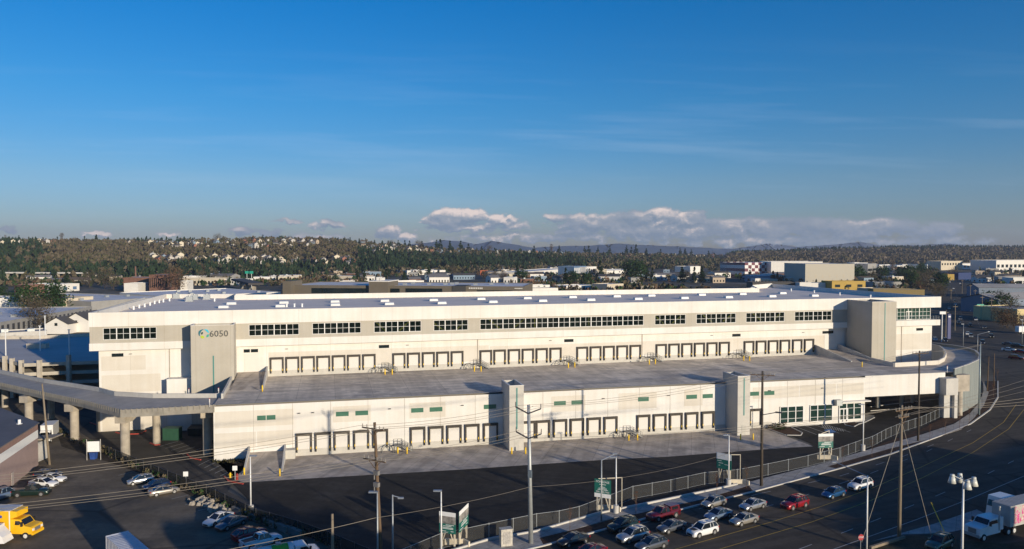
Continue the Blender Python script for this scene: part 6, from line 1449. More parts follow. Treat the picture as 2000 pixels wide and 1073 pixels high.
# young street trees along the pavement
YT_ = MB(); limbs(YT_, 3.6, .55, 5, 8, .045, .4); ytm = YT_.mesh('trunk', mat('young_bark', (.12,.075,.05), .9)); YC = MB(); crown_faces(YC, 90, 3.7, .45, 'column', 9, .11, .4); ycm = YC.mesh('crown', leafm('young_twigs', (.14,.06,.03)))
for u, v, lb in [(822,1120,'red-twigged young tree left of the angled billboards'),(1113,1041,'young bare street tree between the steel pole and the green billboard'),(1242,1006,'young street tree above the maroon pickup'),(1400,969,'young street tree above the pale people carrier'),(1458,954,'young street tree beside the dark wooden pole'),(1645,908,'young street tree right of the office billboard'),(1703,896,'young street tree beside the lamp post'),(1816,862,'young street tree before the deck pier'),(1846,850,'young street tree right of the deck pier'),(1874,838,'young street tree below the ramp wall'),(1893,826,'young street tree by the steel pole at the curve'),(1940,776,'young street tree on the inside of the bend'),(1948,745,'reddish young tree at the top of the bend')]:
    t = thing('young_tree', lb, 'tree', P(u, v), random.uniform(0,6), 'young street trees along the pavement'); link('trunk', ytm, t); link('crown', ycm, t)
# shrubs at the office
for k in range(26):
    f_ = random.random(); u = 1502+f_*170; v = 829-f_*16+random.uniform(-1,1.5); 
    if k < 10: u = 1504+k*3.2; v = 836+random.uniform(-2,4)
    mb = MB(); crown_faces(mb, 90, random.uniform(.5,1.2), .55, 'round', k, .22, .02); o = mb.build('shrub', EVG if k % 3 else RUST, None, False, P(u, v)); tag(o, 'small low shrub in the planting bed along the office wall', 'shrub', 'low shrubs in the office planting beds')
mb = MB()
for k in range(240):
    p = P(random.uniform(415,484), random.uniform(886,906)); 
    for j in range(4):
        a = random.uniform(0,6.28); mb.face([p+Vector((math.cos(a)*.12,math.sin(a)*.12,.03)), p+Vector((-math.cos(a)*.12,-math.sin(a)*.12,.03)), p+Vector((random.gauss(0,.15),random.gauss(0,.15),random.uniform(.2,.5)))])
o = mb.build('ground_cover', OLV); o['kind'] = 'stuff'; o['label'] = 'rough ground cover on the bank beside the warehouse corner'
c, s, k = [], [], []
pth = [(110,842),(225,889),(310,929),(403,966),(500,1014),(581,1036),(660,1066)]
for i in range(len(pth)-1):
    for j in range(45):
        f_ = random.random(); p = P(pth[i][0]+(pth[i+1][0]-pth[i][0])*f_, pth[i][1]+(pth[i+1][1]-pth[i][1])*f_+random.uniform(-2,9)); c.append((p.x,p.y,-.1)); s.append(random.uniform(.4,1.4)); k.append(random.choice([2,3,1]))
woods('weeds', np.array(c, np.float32), np.array(s, np.float32), np.array(k), WM, 12, 'dark weeds along the dark fence')

# ------------------------------------------------------------------ houses on the hillside
HW = [mat('house_'+n, c, .8, var=.06) for n, c in (('white',(.48,.45,.41)),('cream',(.62,.55,.42)),('tan',(.45,.36,.26)),('grey',(.35,.35,.34)),('blue',(.22,.30,.38)),('brick',(.32,.14,.09)))]
HR = [mat('shingle_'+n, c, .9, var=.2, scale=.5) for n, c in (('dark',(.07,.065,.06)),('brown',(.14,.10,.07)),('grey',(.2,.19,.18)))]
HN = ['white','cream','tan','grey','blue','brick-red']; RN = ['dark','brown','grey']
def house_mesh(w_, d, h, r, hm, rm, win=True):
    mb = MB(); mb.box(-w_/2,w_/2,-d/2,d/2,-2,h,0); e = .5; a = h+r
    mb.face([(-w_/2-e,-d/2-e,h-.25),(w_/2+e,-d/2-e,h-.25),(w_/2+e,0,a),(-w_/2-e,0,a)],1); mb.face([(w_/2+e,d/2+e,h-.25),(-w_/2-e,d/2+e,h-.25),(-w_/2-e,0,a),(w_/2+e,0,a)],1)
    for s in (-1,1): mb.face([(s*w_/2,-d/2,h),(s*w_/2,d/2,h),(s*w_/2,0,a-.25)],0)
    mb.box(w_*.2,w_*.2+.9,.3,1.2,h,a+.8,0)
    for x in (-w_*.3,0,w_*.3):
        for z in ([1.2] if h < 4 else [1.2, 4]): mb.box(x-.7,x+.7,-d/2-.04,-d/2+.01,z,z+1.3,2)
    for s in (-1,1): mb.box(s*w_/2-.02,s*w_/2+.02,-1,1,1.2,2.5,2)
    return mb.mesh('house', [hm, rm, GLASS])
HM = {}
for i in range(6):
    for j in range(3):
        for t_ in range(2): HM[i,j,t_] = house_mesh((11,8.5)[t_], (9,9)[t_], (3.4,6.2)[t_], 2.4, HW[i], HR[j])
random.seed(77)
BANDS = [ # u0,u1,v0,v1,count,place
 (300,620,475,487,62,'upper slope left of centre'),(290,400,507,518,26,'middle slope at left'),(415,600,507,521,42,'middle slope row left of centre'),(600,700,512,520,10,'middle slope near centre'),
 (700,960,478,497,72,'upper slope under the big cloud'),(960,1120,488,499,40,'crest right of the big cloud'),(1200,1320,487,503,30,'low crest houses right of centre'),(0,110,474,486,22,'far left slope'),(1290,1420,492,505,24,'crest left of the far woods'),(230,300,472,480,8,'left crest')]
def find_Y(u, v):
    by, ry = interp(u, BY), interp(u, RY); best = None
    for k in range(160):
        Y = by+(ry-by)*k/159; X = (u-1000)/F*Y; zz = max(0, hill_h(X, Y)); vv = 489+F*(H-zz)/Y
        if vv <= v: return Y
    return ry
for u0, u1, v0, v1, n, wh in BANDS:
    for k in range(n):
        u = random.uniform(u0, u1); v = random.uniform(v0, v1); Y = find_Y(u, v); X = (u-1000)/F*Y; z = hill_h(X, Y)
        i = random.choice([0,0,0,1,1,2,3,4,5]) if 'row' not in wh else random.choice([0,0,1,1,2]); j = random.randrange(3); t_ = random.randrange(2)
        o = link('house', HM[i,j,t_], None, (X, Y, z+3.2), random.choice([-.7,-.55,-.85,-.65,.25])+random.uniform(-.15,.15))
        o.scale = (random.uniform(.85,1.3),)*3
        tag(o, f'tiny {HN[i]} {RN[j]}-roofed house, {wh}', 'house', f'{HN[i]} houses with {RN[j]} roofs, {wh}')
# ------------------------------------------------------------------ valley buildings
def block(name, label, a, b, h, depth, wall, roof, win=None, cat='building', par=.5, group=None, skip_roof=False, door=None, zw=None, units=0, gable=False):
    """a, b: pixels of the roof line's front corners at height h"""
    A_, B_ = P(a[0],a[1],h), P(b[0],b[1],h); A_.z = B_.z = 0; d = B_-A_; L_ = d.length; rz = math.atan2(d.y, d.x)
    t = thing(name, label, cat, A_, rz, group)
    mb = MB(); mb.box(0,L_,0,depth,-.5,h-.4); mb.build('wall', wall, t)
    mb = MB()
    if gable and gable < 0:
        e = .8; g = -gable; ym = depth; o = None
        mb.face([(-e,-e,h-.4),(L_/2,-e,h+g),(L_/2,depth+e,h+g),(-e,depth+e,h-.4)]); mb.face([(L_/2,-e,h+g),(L_+e,-e,h-.4),(L_+e,depth+e,h-.4),(L_/2,depth+e,h+g)]); o = mb.build('roof', roof, t)
        mb = MB(); mb.face([(0,0,h-.41),(L_,0,h-.41),(L_/2,0,h+g-.4)]); mb.face([(0,depth,h-.41),(L_,depth,h-.41),(L_/2,depth,h+g-.4)]); mb.build('gable_wall', wall, t)
        mb = MB(); mb.box(L_*.42,L_*.55,-.06,.0,h-1.2,h+.2); mb.build('window', GLASS, t)
    elif gable:
        e = .8; g = gable; mb.face([(-e,-e,h-.4),(L_+e,-e,h-.4),(L_+e,depth/2,h+g),(-e,depth/2,h+g)]); mb.face([(L_+e,depth+e,h-.4),(-e,depth+e,h-.4),(-e,depth/2,h+g),(L_+e,depth/2,h+g)]); o = mb.build('roof', roof, t)
        mb = MB()
        for x in (0,L_): mb.face([(x,0,h-.41),(x,depth,h-.41),(x,depth/2,h+g-.5)])
        mb.build('gable_wall', wall, t)
    else:
        mb.box(.3,L_-.3,.3,depth-.3,h-.399,h-.25); o = mb.build('roof', roof, t)
        mb = MB(); mb.box(0,L_,0,.3,h-.399,h+par*.5); mb.box(0,.3,.31,depth,h-.399,h+par*.5); mb.box(L_-.3,L_,.31,depth,h-.399,h+par*.5); mb.box(.31,L_-.31,depth-.3,depth,h-.399,h+par*.5); mb.build('parapet', wall, t)
    rn = random.Random(hash(label) % 1000 if False else len(label)*7+int(a[0]))
    for k in range(units):
        x, y = rn.uniform(.1,.9)*L_, rn.uniform(.15,.8)*depth; mb = MB(); mb.box(x-1.3,x+1.3,y-1,y+1,h-.25,h+1.1); mb.build('rooftop_unit', STEEL, o)
    if win:
        n, z0, z1, fr, m_ = win; bw = L_/n; mb = MB(); mb.box(-bw*fr/2, bw*fr/2, -.08, 0, z0, z1); wme = mb.mesh('window', m_)
        nm_w = 'bay_door' if m_ is DSTEEL or z0 < .6 else 'window'
        if n > 1:
            for k in range(n): link(nm_w, wme, t, (k*bw+bw/2, 0, 0))
        nd = max(1, min(6, int(depth/8)))
        for k in range(nd): q = depth/nd; mb = MB(); mb.box(L_, L_+.08, k*q+q*.3, k*q+q*.7, z0, z1); mb.build('window', m_, t)
    return t
RW = mat('white_roof', (.74,.70,.66), .8, var=.12, scale=.06); RG = mat('grey_roof', (.36,.34,.31), .85, var=.2, scale=.06); RT = mat('tar_roof', (.10,.095,.09), .85, var=.2, scale=.06)
BW = mat('white_wall', (.72,.69,.63), .8, var=.06, scale=.2); BT = mat('beige_wall', (.55,.48,.36), .8, var=.08, scale=.2); BG = mat('grey_wall', (.30,.29,.27), .8, var=.1, scale=.2); BBR = mat('brick_wall', (.18,.09,.06), .85, var=.2, scale=.3); BBL = mat('blue_wall', (.10,.17,.28), .7, var=.1, scale=.2); BY_ = mat('yellow_wall', (.40,.26,.04), .7, var=.08, scale=.2)
OB = mat('brown_office_wall', (.135,.115,.085), .8, var=.08, scale=.15); OBG = mat('office_dark_glass', (.010,.017,.018), .12, var=.3, scale=.5)
block('warehouse','long left warehouse with dark bay doors below a pale roof',(-60,641),(180,599.5),6,62,BG,RW,(26,.3,4.6,.45,DSTEEL),'warehouse',units=7)
block('warehouse','pale flat roofed warehouse behind the long left one',(-40,589),(122,588),6,60,BW,RG,None,'warehouse',units=5)
block('warehouse','wide low white roof between the round trees and the brown office, left part',(178,590),(330,580),6.5,110,BG,RW,None,'warehouse',units=6)
block('warehouse','beige warehouse roof just right of the round dark trees',(122,584),(182,580),8,50,BT,RG,None,'warehouse',units=2)
block('warehouse','long white roof just behind the big roof left of the brown office',(330,581),(548,571),6,90,BW,RW,None,'warehouse',units=8)
block('warehouse','small white shed with open bays at the left edge',(-20,584),(48,580),8,26,BW,RW,(6,.5,4.5,.6,DSTEEL),'shed')
block('house','white gabled cottage roof with a small window beside the warehouse corner',(88,632),(132,632),5,14,BW,RT,None,'house',gable=-3)
block('house','dark hipped roof house behind the white gabled cottage',(120,627),(176,627),5.5,18,BW,RT,None,'house',gable=-4)
block('shed','long grey garage roof lot edge behind the parking deck',(0,652),(92,647),5,14,CONCL,RG,None,'shed',units=3)
ob = block('office_building','dark brown modern office with bands of dark glass behind the big roof',(562,557.5),(1022,560.5),15,60,OB,RW,None,'office',units=9)
for nm_, x0, x1, z0, z1, y in [('glass_band',598,712,9.5,13.2,-.12),('glass_band',761,780,9.5,13.2,-.12),('glass_band',792,866,9.5,13.4,-.12),('glass_band',935,1006,9.0,12.4,-.12)]:
    q = [(P(x,559,15)-Vector(ob.location)) for x in (x0,x1)]; c0_, s0_ = math.cos(ob.rotation_euler.z), math.sin(ob.rotation_euler.z); xs_ = [p.x*c0_+p.y*s0_ for p in q]
    mb = MB(); mb.box(xs_[0],xs_[1],y,-.0,z0,z1); mb.build(nm_, OBG, ob)
def obx(u): p = P(u,559,15)-Vector(ob.location); return p.x*math.cos(ob.rotation_euler.z)+p.y*math.sin(ob.rotation_euler.z)
mb = MB(); mb.box(obx(545),obx(562)-.01,-6,14,-.5,18.2); mb.build('stair_block', OB, ob)
mb = MB(); mb.box(obx(720),obx(759),-3,22,-.5,18.0); mb.build('penthouse', OB, ob); mb = MB(); mb.box(obx(719),obx(760),-3.5,22.5,18.0,18.6); mb.box(obx(728),obx(734),5,12,18.6,21); mb.box(obx(735),obx(740),5,12,18.6,20.5); mb.build('penthouse_roof', BW, ob)
mb = MB(); mb.box(obx(886),obx(913),-.4,20,-.5,15.25); mb.build('shaded_step_wall', mat('office_shade_wall', (.05,.05,.05), .8), ob)  # shade of the office step put into a near-black wall colour
mb = MB()
for k in range(8): mb.box(obx(919)+k*1.25,obx(919)+k*1.25+.8,-.1,-.0,13.3,14.3)
for k in range(7): mb.box(obx(1009)+k*.8,obx(1009)+k*.8+.5,-.1,-.0,13.5,14.2)
mb.build('sign_lettering', BW, ob)
for (nm, lb, a, b, h, dp, wl_, rf, wi, ct) in [
 ('house','brown-roofed beige shed in front of the dark far row',(1252,560),(1276,560.5),6,14,BT,HR[1],None,'shed'),
 ('building','low white strip building with five square windows right of the brown office',(1026,558),(1074,557),8,14,BW,RW,(5,3.8,6.2,.6,GLASS),'building'),
 ('building','low white building with a gable beyond the big roof',(1025,564),(1090,563),7,20,BW,RG,None,'building'),
 ('building','white long low building with pale roof left of the beige shed',(1106,559),(1160,557),7,20,BW,RW,(9,3,5,.5,GLASS),'building'),
 ('building','pale concrete block building between conifers',(1186,556),(1218,554.5),9,18,BT,RW,None,'building'),
 ('warehouse','long white sheds in the valley right of centre',(1020,532),(1110,525),9,40,BW,RW,(12,2,5,.5,STEEL),'warehouse'),
 ('warehouse','cream shed front in the valley with a low roof',(992,535),(1022,534),8,30,BT,RW,None,'warehouse'),
 ('warehouse','orange shed in the valley before the evergreen slope',(938,529),(953,529),7,20,mat('orange_wall',(.5,.13,.05),.7),RT,None,'shed'),
 ('tower_block','blue and white tall block in the valley',(1121,521),(1144,520),17,25,BBL,RW,(6,3,15,.5,BW),'building'),
 ('tower_block','white tall block right of the blue one in the valley',(1144,522),(1165,521),16,25,BW,RW,(5,9,13,.4,GLASS),'building'),
 ('tower_block','stepped beige block right of the tall white one',(1165,526),(1185,526),13,25,BT,RW,(6,3,9,.5,GLASS),'building'),
 ('warehouse','long pale shed beyond the tall dark conifer',(1185,529),(1260,527),9,50,BW,RW,None,'warehouse'),
 ('warehouse','small white hall beyond the tall conifer left of the checkered hangar',(1348,521),(1368,520.5),13,30,BW,RW,None,'building'),
 ('hangar','huge white hangar right of the checkered wall',(1506.2,511.5),(1607,511.5),23.5,50,BW,RW,None,'hangar'),
 ('hangar','pale cream hangar with square vents on its front',(1573,516),(1669,516),24,68,mat('cream_wall',(.50,.46,.37),.8,var=.05),RW,(7,8,12,.12,BT),'hangar'),
 ('office_building','white striped office tower beside the cream hangar',(1669,513.5),(1695,513.5),18,30,BW,RW,(2,3,6,.9,GLASS),'office'),
 ('office_building','grey striped block behind the white striped office',(1695,516),(1712,515),17,30,BG,RW,(2,5,9,.9,GLASS),'office'),
 ('hangar','low white hangars with long pale roofs left of the tall poplar',(1716,518),(1738,517),10,60,BW,RW,None,'hangar'),
 ('hangar','low white hangars right of the tall poplar',(1752,519),(1783,518),9,60,BW,RW,None,'hangar'),
 ('office_building','long cream two storey terminal right of the avenue end',(1811,517),(1945,514.5),11,40,BW,RW,(20,3,7,.6,GLASS),'office'),
 ('office_building','raised centre of the long cream terminal',(1838,510.5),(1880,510),18,30,BT,RW,(8,10,14,.5,GLASS),'office'),
 ('office_building','big white stepped building at the right edge of the valley',(1946,509),(2060,508.5),20,60,BW,RW,(14,6,12,.6,GLASS),'office'),
 ('store','blue store front beyond the crowded car lot',(1872,533.5),(1897,533),9,30,mat('store_blue',(.01,.03,.12),.6),RT,None,'store'),
 ('store','small mustard yellow store beside the avenue',(1851,536),(1864,536),8,12,BY_,RT,None,'store'),
 ('building','grey building with pale roof at the far right of the car lot',(1950,541),(2040,542),8,24,BG,RG,None,'building'),
 ('building','white walled garage with dark door at the right behind the sheds',(1979,543),(2050,543),8,20,BW,RG,(3,1,4.5,.5,GLASS),'building'),
 ('building','yellow two storey building with three dark window groups',(1625,550),(1690.5,549.5),9,18,BY_,RT,(3,3.2,5.8,.45,GLASS),'building'),
 ('building','white low wall building left of the yellow one',(1562,553),(1622,553),7,14,BW,RT,None,'building'),
 ('building','dark flat-roofed building behind the white low wall',(1470,552),(1562,552),7,20,mat('dark_wall',(.06,.055,.05),.8),RT,None,'building'),
 ('building','tan building with mustard trim just above the right end of the big roof',(1706,565.5),(1806,566.5),7.5,18,mat('mustard_wall',(.26,.19,.07),.8),RG,(7,1.6,3.4,.25,GLASS),'building'),
 ('building','pale block with rooftop units left of the mustard building',(1674,562.5),(1706,564.5),7,18,BT,RG,None,'building'),
 ('building','grey low building beyond the mustard one',(1708,551.5),(1762,551),6,24,BG,RG,None,'building'),
 ('apartment_block','long pale apartment block on the far left slope',(30,499),(95,495.5),26,18,BT,HR[2],(14,16,24,.4,GLASS),'apartments'),
 ('apartment_block','right pale apartment block on the slope among conifers',(142,503),(212,504),24,16,BT,HR[2],(14,14,22,.3,GLASS),'apartments'),
 ('brick_building','tall brick factory building in the left valley',(291,537.5),(320,537.5),16,30,BBR,RG,(7,4,13,.4,GLASS),'factory'),
 ('brick_building','lower brick wing left of the tall brick factory',(241,543),(291,543),12,30,BBR,RG,(10,3,6,.4,GLASS),'factory'),
 ('brick_building','dark red shed at the far left among white roofs',(28,556),(46,557),8,18,BBR,RW,None,'shed'),
 ('warehouse','white shed before the brick factory',(242,554),(270,554),8,20,BW,RW,None,'shed'),
 ('warehouse','small bright white building right of the rusty tree',(352,549),(366,549),9,14,BW,RW,None,'building'),
 ('warehouse','long white roof strip right of the small bright building',(350,544),(432,544),8,20,BT,RW,(12,2,5,.5,GLASS),'warehouse'),
 ('warehouse','cream low shop row left of the overpass',(436,545),(478,545.5),7,16,BW,RT,(8,2,4.5,.5,GLASS),'shop'),
 ('warehouse','white shed with red lettered front behind the brown office',(663,550),(686,550),12,16,BW,RW,None,'shed'),
 ('building','white roof row with small dark windows behind the brown office',(764,550.5),(828,548.5),14,12,BW,RW,(11,11,13,.4,GLASS),'building'),
 ('warehouse','long pale roofs strip far behind the brown office',(795,529),(870,528),7,50,BW,RW,(16,1.5,4,.5,BG),'warehouse'),
 ('warehouse','dark roofed halls beyond the pale strip at centre left',(620,532),(790,525),6,40,mat('brown_wall',(.16,.12,.09),.8),RT,(22,1.5,4,.4,BT),'warehouse'),
 ('building','blue-trimmed hall in the left valley',(55,555),(118,556),7,22,BW,RW,(10,1.5,4.5,.5,BBL),'building'),
 ('highway','', (0,0),(0,0),0,0,None,None,None,'')]:
    if nm == 'highway': continue
    block(nm, lb, a, b, h, dp, wl_, rf, wi, ct)
# checkered hangar wall
CK = bpy.data.materials.new('checker_wall'); CK.use_nodes = True; t_ = CK.node_tree; b_ = t_.nodes['Principled BSDF']; tcn = t_.nodes.new('ShaderNodeTexCoord'); ck = t_.nodes.new('ShaderNodeTexChecker'); ck.inputs['Scale'].default_value = 1
mp = t_.nodes.new('ShaderNodeMapping'); mp.inputs['Scale'].default_value = (1/6.4,0,1/4.6); mp.inputs['Location'].default_value = (0,.5,0)
ck.inputs['Color1'].default_value = (.70,.68,.66,1); ck.inputs['Color2'].default_value = (.13,.03,.045,1); t_.links.new(tcn.outputs['Object'], mp.inputs[0]); t_.links.new(mp.outputs[0], ck.inputs[0]); t_.links.new(ck.outputs[0], b_.inputs['Base Color'])
block('hangar','tall hangar wall in a dark red and white checkerboard',(1455,513.5),(1506,513),22,52,CK,RW,None,'hangar')
# arched roof hall
p = P(1518,549); mb = MB(); n = 14
for k in range(n):
    a0, a1 = math.pi*k/n, math.pi*(k+1)/n; mb.face([(17*math.cos(a0),0,9*math.sin(a0)),(17*math.cos(a1),0,9*math.sin(a1)),(17*math.cos(a1),40,9*math.sin(a1)),(17*math.cos(a0),40,9*math.sin(a0))])
mb.face([(17*math.cos(math.pi*k/n),0,9*math.sin(math.pi*k/n)) for k in range(n+1)])
o = mb.build('arched_hall', mat('arch_cream',(.58,.54,.44),.7), None, False, p); tag(o, 'pale arched roof hall below the checkered hangar', 'hall')
# grey sheds on the right of the avenue
block('shed','large grey shed with a ridged roof on the right of the avenue',(1950,585),(2090,578),9,24,mat('shed_shade_blue',(.16,.20,.26),.7,var=.1),RG,None,'shed',gable=3)  # blue shadow of the road-side wall put into the wall colour
block('shed','second long grey shed beyond the first on the right of the avenue',(1912,561),(2080,562),9,22,mat('shed_shade_blue',(.16,.20,.26),.7),RG,None,'shed',gable=2.5)
block('shed','grey shed with a yellow front and an open dark bay at the right edge',(1987,605),(2060,603),7.5,28,mat('cream_yellow_wall',(.60,.48,.24),.8),RG,(3,.2,4.2,.6,DSTEEL),'shed')
t = thing('truck_trailer','white lettered box parked at the right edge before the bare hedge','trailer',P(1994,652),.1)
mb = MB(); mb.box(-2,6,-1.2,1.2,.9,3.6); mb.build('cargo_box', SIGNW, t); wheels(t, (0,4.6), 1.2, .45)
# overpass with green signs, left of centre
t = thing('overpass','dark steel highway overpass with two green signs in the left valley','overpass',P(480,553))
mb = MB(); a = P(465,546,9)-t.location; b = P(500,553,9)-t.location; mb.bar(a, b+Vector((0,0,-1)), 14, 2.0); mb.build('road_deck', mat('overpass_dark',(.06,.055,.055),.9), t)
for f_ in (.2,.6,.9): q = a.lerp(b,f_); mb = MB(); mb.box(q.x-1,q.x+1,q.y-3,q.y+3,-.2,8); mb.build('pier', CONC, t)
for u in (482,491): q = P(u,532,17)-t.location; mb = MB(); mb.box(q.x-1.9,q.x+1.9,q.y-.2,q.y+.2,15.5,18.2); mb.build('green_sign', mat('highway_green',(.02,.32,.22),.5), t); mb = MB(); mb.tube((q.x,q.y+.3,0),(q.x,q.y+.3,16),.3,n=6); mb.build('sign_post', STEEL, t)
# elevated highway at left
t = thing('highway_viaduct','long pale highway viaduct crossing the foot of the left slope','viaduct',P(100,560))
mb = MB(); a = PD(-60,532.5,930)-t.location; b = PD(170,533.5,960)-t.location; mb.bar(a,b,12,1.6); mb.build('road_deck', CONCL, t)
for k in range(14): q = a.lerp(b,(k+.5)/14); mb = MB(); mb.box(q.x-.8,q.x+.8,q.y-2,q.y+2,-.5,q.z); mb.build('pier', CONC, t)
# smoke stack, water-tower-like bits
mb = MB(); mb.tube((0,0,0),(0,0,20),1.1,.8,n=12); o = mb.build('chimney_stack', BBR, None, True, P(265,552)); tag(o, 'slim brick chimney left of the brick factory', 'chimney')
# filler of small valley buildings
random.seed(4)
FW = [('white',BW,RW),('beige',BT,RW),('grey',BG,RG),('brick',BBR,RG),('tan',HW[2],RT),('pale',BW,RG),('blue',HW[4],RW)]
fill = 0
while fill < 170:
    u = random.uniform(-20, 2010); v = random.uniform(519, 556)
    if 1425 < u < 1720 and v < 545: continue
    if 1836 < u < 1905: continue
    if u < 560 and v > 557: continue
    if u < 500 and v < 536: continue
    if v < 524 and u < 1000: continue
    p = P(u, v); nm, wm_, rm_ = random.choice(FW); w_ = random.uniform(10, 32); d = random.uniform(9, 22); h = random.uniform(4.5, 8); o_ = MB()
    o_.box(-w_/2,w_/2,0,d,-.3,h,0)
    if random.random() < .45:
        r = random.uniform(1.5,3); o_.face([(-w_/2-.4,-.4,h-.1),(w_/2+.4,-.4,h-.1),(w_/2+.4,d/2,h+r),(-w_/2-.4,d/2,h+r)],1); o_.face([(w_/2+.4,d+.4,h-.1),(-w_/2-.4,d+.4,h-.1),(-w_/2-.4,d/2,h+r),(w_/2+.4,d/2,h+r)],1)
        for s in (-1,1): o_.face([(s*w_/2,0,h),(s*w_/2,d,h),(s*w_/2,d/2,h+r)],0)
        rt = 'pitched'
    else: o_.box(-w_/2+.2,w_/2-.2,.2,d-.2,h+.001,h+.2,1); o_.box(-w_*.2,-w_*.2+2,d*.3,d*.3+2,h+.2,h+1.3,2); rt = 'flat'
    n = int(w_/3.5)
    for k in range(n): x = -w_/2+(k+.5)*w_/n; o_.box(x-.8,x+.8,-.05,.0,1.2,h*.55,3)
    for s in (-1,1): o_.box(s*w_/2-.02,s*w_/2+.02,d*.3,d*.6,1.2,h*.55,3)
    o = o_.build('small_building', [wm_, HR[fill % 3] if rt == 'pitched' else rm_, STEEL, GLASS], None, False, p); o.rotation_euler = (0,0,random.choice([.23,.1,-.2,.3])+random.uniform(-.05,.05))
    wh = 'left of the brown office' if u < 545 else 'behind the brown office' if u < 1025 else 'behind the middle of the big roof' if u < 1430 else 'behind the right part of the big roof' if u < 1840 else 'right of the avenue'
    tag(o, f'small {nm} {rt}-roofed building {wh}', 'building', f'small {nm} {rt}-roofed buildings {wh}'); fill += 1
# poles along the avenue
apm = MB(); apm.tube((0,0,0),(0,0,13),.2,.13,n=6); apm.box(-1.3,1.3,-.08,.08,11.8,12.0); apm = apm.mesh('utility_pole', WOODG)
for u, v, lb in [(1895,588,'wooden pole right of the avenue, first before the far grey shed'),(1904,602,'wooden pole right of the avenue, second'),(1918,620,'wooden pole with a green street sign right of the avenue'),(1936,628,'wooden pole right of the avenue, tall before the grey shed'),(1879,574,'distant pole where the avenue narrows'),(1865,646,'slim pole on the left verge of the avenue'),(1857,600,'slim dark pole left of the avenue by the blue pylon sign'),(1847,662,'traffic signal pole just right of the glass lounge corner')]:
    o = link('utility_pole', apm, None, P(u,v), .1); tag(o, lb, 'utility pole', 'poles along the far avenue')
mb = MB(); mb.box(-.7,.7,-.3,.3,0,11.2); o = mb.build('pylon_sign', mat('pylon_blue',(.02,.035,.16),.5), None, False, P(1853,662)); tag(o, 'tall dark blue pylon sign left of the avenue', 'sign'); k = MB(); k.box(-.5,.5,-.34,-.3,9.7,10.4); k.build('sign_panel', SIGNW, o)
mb = MB(); mb.box(-1.3,1.3,-.2,.2,12.1,13.3); mb.tube((0,.3,0),(0,.3,12.5),.2,n=6); o = mb.build('street_sign', SIGNW, None, False, P(1840,668)); tag(o, 'white sign on a post just beyond the glass lounge balcony', 'sign')
mb = MB(); mb.bar((0,0,8.2),(5,0,8.2),.15,.15); mb.box(-2.5,1.5,-.05,.05,8.3,9.0); mb.tube((0,.1,0),(0,.1,8.4),.12,n=6); o = mb.build('street_sign', mat('highway_green',(.02,.32,.22),.5), None, False, P(1916,625)); tag(o, 'green street name sign over the right side of the avenue', 'sign')
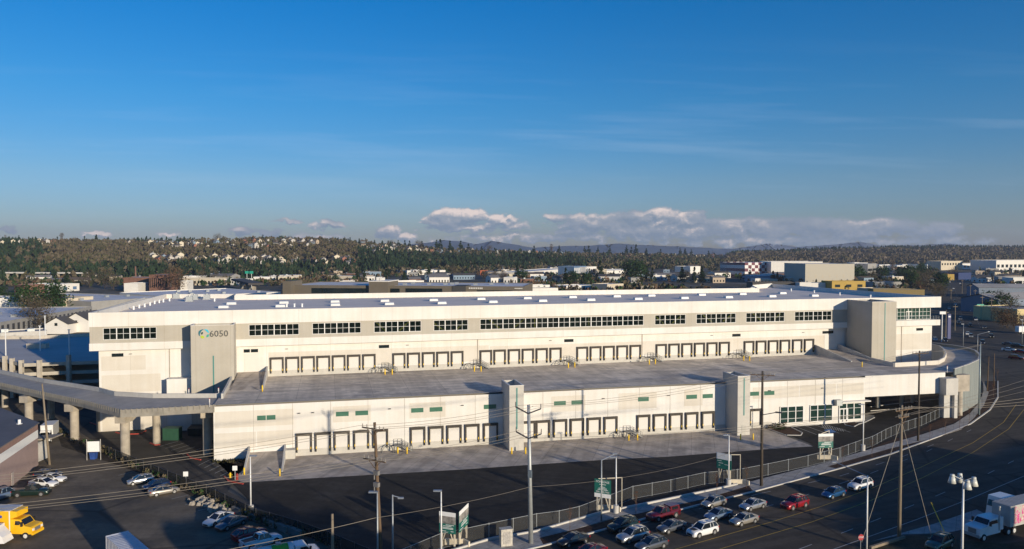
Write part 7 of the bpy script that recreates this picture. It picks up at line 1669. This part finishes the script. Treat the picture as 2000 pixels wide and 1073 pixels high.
# ------------------------------------------------------------------ unseen blocks and a tank added outside the frame to throw the long shadows
SVEC = Vector((SDX, SDY, 0)); TAN = math.tan(SUN_EL)
def caster(uv, h): return P(*uv)-SVEC*(h/TAN)           # foot of a thing whose top's shadow falls at this spot
def off_block(uv, h, w_, d, label, name='unseen_shade_block'):
    p = caster(uv, h); mb = MB(); mb.box(-w_/2,w_/2,-d,0,-.2,h); mb.box(-w_/2-.2,w_/2+.2,-d-.2,.2,h,h+.3)
    o = mb.build(name, BG, None, False, p); o.rotation_euler = (0,0,math.atan2(SVEC.y,SVEC.x)-math.pi/2); tag(o, label, 'building'); return o
OFF = [((166,980),14,3.4,4,'off-frame narrow silo throwing a long shadow across the lot','silo'),
 ((1740,900),22,34,20,'off-frame warehouse shading the road beyond the white crossover','unseen_shade_block'),
 ((1960,880),20,24,20,'off-frame building shading the right part of the road','unseen_shade_block'),
 ((1990,955),13,14,12,'off-frame building shading the corner with the trucks','unseen_shade_block'),
 ((1660,985),12,10,14,'off-frame building casting the near bar of shade on the road','unseen_shade_block'),
 ((1668,988),24,7,10,'unseen block added to shade the road below the guyed pole, first','unseen_shade_block'),
 ((1662,1018),24,10,10,'unseen block added to shade the road below the guyed pole, second','unseen_shade_block'),
 ((1840,930),24,16,12,'unseen block added to shade the middle of the road at right','unseen_shade_block'),
 ((600,1010),20,9,6,'unseen block added to shade the near corner of the truck yard','unseen_shade_block'),
 ((452,1003),17,15,8,'unseen block added to shade the parking stalls by the fence','unseen_shade_block')]
for uv, h, w_, d, lb, nm in OFF: off_block(uv, h, w_, d, lb, nm)
o = caster((325,1017), 14); mb = MB(); mb.tube((0,0,0),(0,0,12),2.1,n=20); 
for k in range(5): a0, a1 = math.pi/2*k/5, math.pi/2*(k+1)/5; mb.tube((0,0,12+2*math.sin(a0)),(0,0,12+2*math.sin(a1)),2.1*math.cos(a0),max(.05,2.1*math.cos(a1)),n=20)
o = mb.build('storage_tank', BG, None, True, o); tag(o, 'off-frame domed tank throwing a rounded shadow on the lot', 'tank')
# ------------------------------------------------------------------ haze
mb = MB(); mb.box(-6500,6500,-500,8600,-12,250)
hz_ = bpy.data.materials.new('haze'); hz_.use_nodes = True; t_ = hz_.node_tree; t_.nodes.clear(); ov = t_.nodes.new('ShaderNodeOutputMaterial'); pv = t_.nodes.new('ShaderNodeVolumePrincipled')
pv.inputs['Density'].default_value = .00006; pv.inputs['Color'].default_value = (.70,.80,1.0,1); pv.inputs['Anisotropy'].default_value = .15; t_.links.new(pv.outputs[0], ov.inputs['Volume'])
HAZE = True
if HAZE:
    o = mb.build('haze', hz_); o['kind'] = 'stuff'; o['label'] = 'thin blue air haze over the valley'

# neighbours that look alike: say which one it is, counted from the left
def _u(o):
    p = o.matrix_world.translation if o.parent else Vector(o.location); return p.x/max(1, p.y)
def _ord(n): return str(n)+('th' if 10 < n % 100 < 14 else {1:'st',2:'nd',3:'rd'}.get(n % 10, 'th'))
_by = {}
for o in bpy.data.objects:
    if o.parent is None and 'category' in o and 'label' in o: _by.setdefault(o['label'], []).append(o)
for lb, os_ in _by.items():
    if len(os_) < 2: continue
    os_.sort(key=_u)
    for i, o in enumerate(os_):
        l_ = lb
        for a_, b_ in (('standing against the sky on', 'on'), ('in the valley ', ''), ('on the hillside, ', ''), ('small low ', 'low '), (' in the crowded lot', ' in the lot')): 
            if len(l_.split()) > 11: l_ = l_.replace(a_, b_)
        o['label'] = f'{_ord(i+1)} from the left: {l_}'
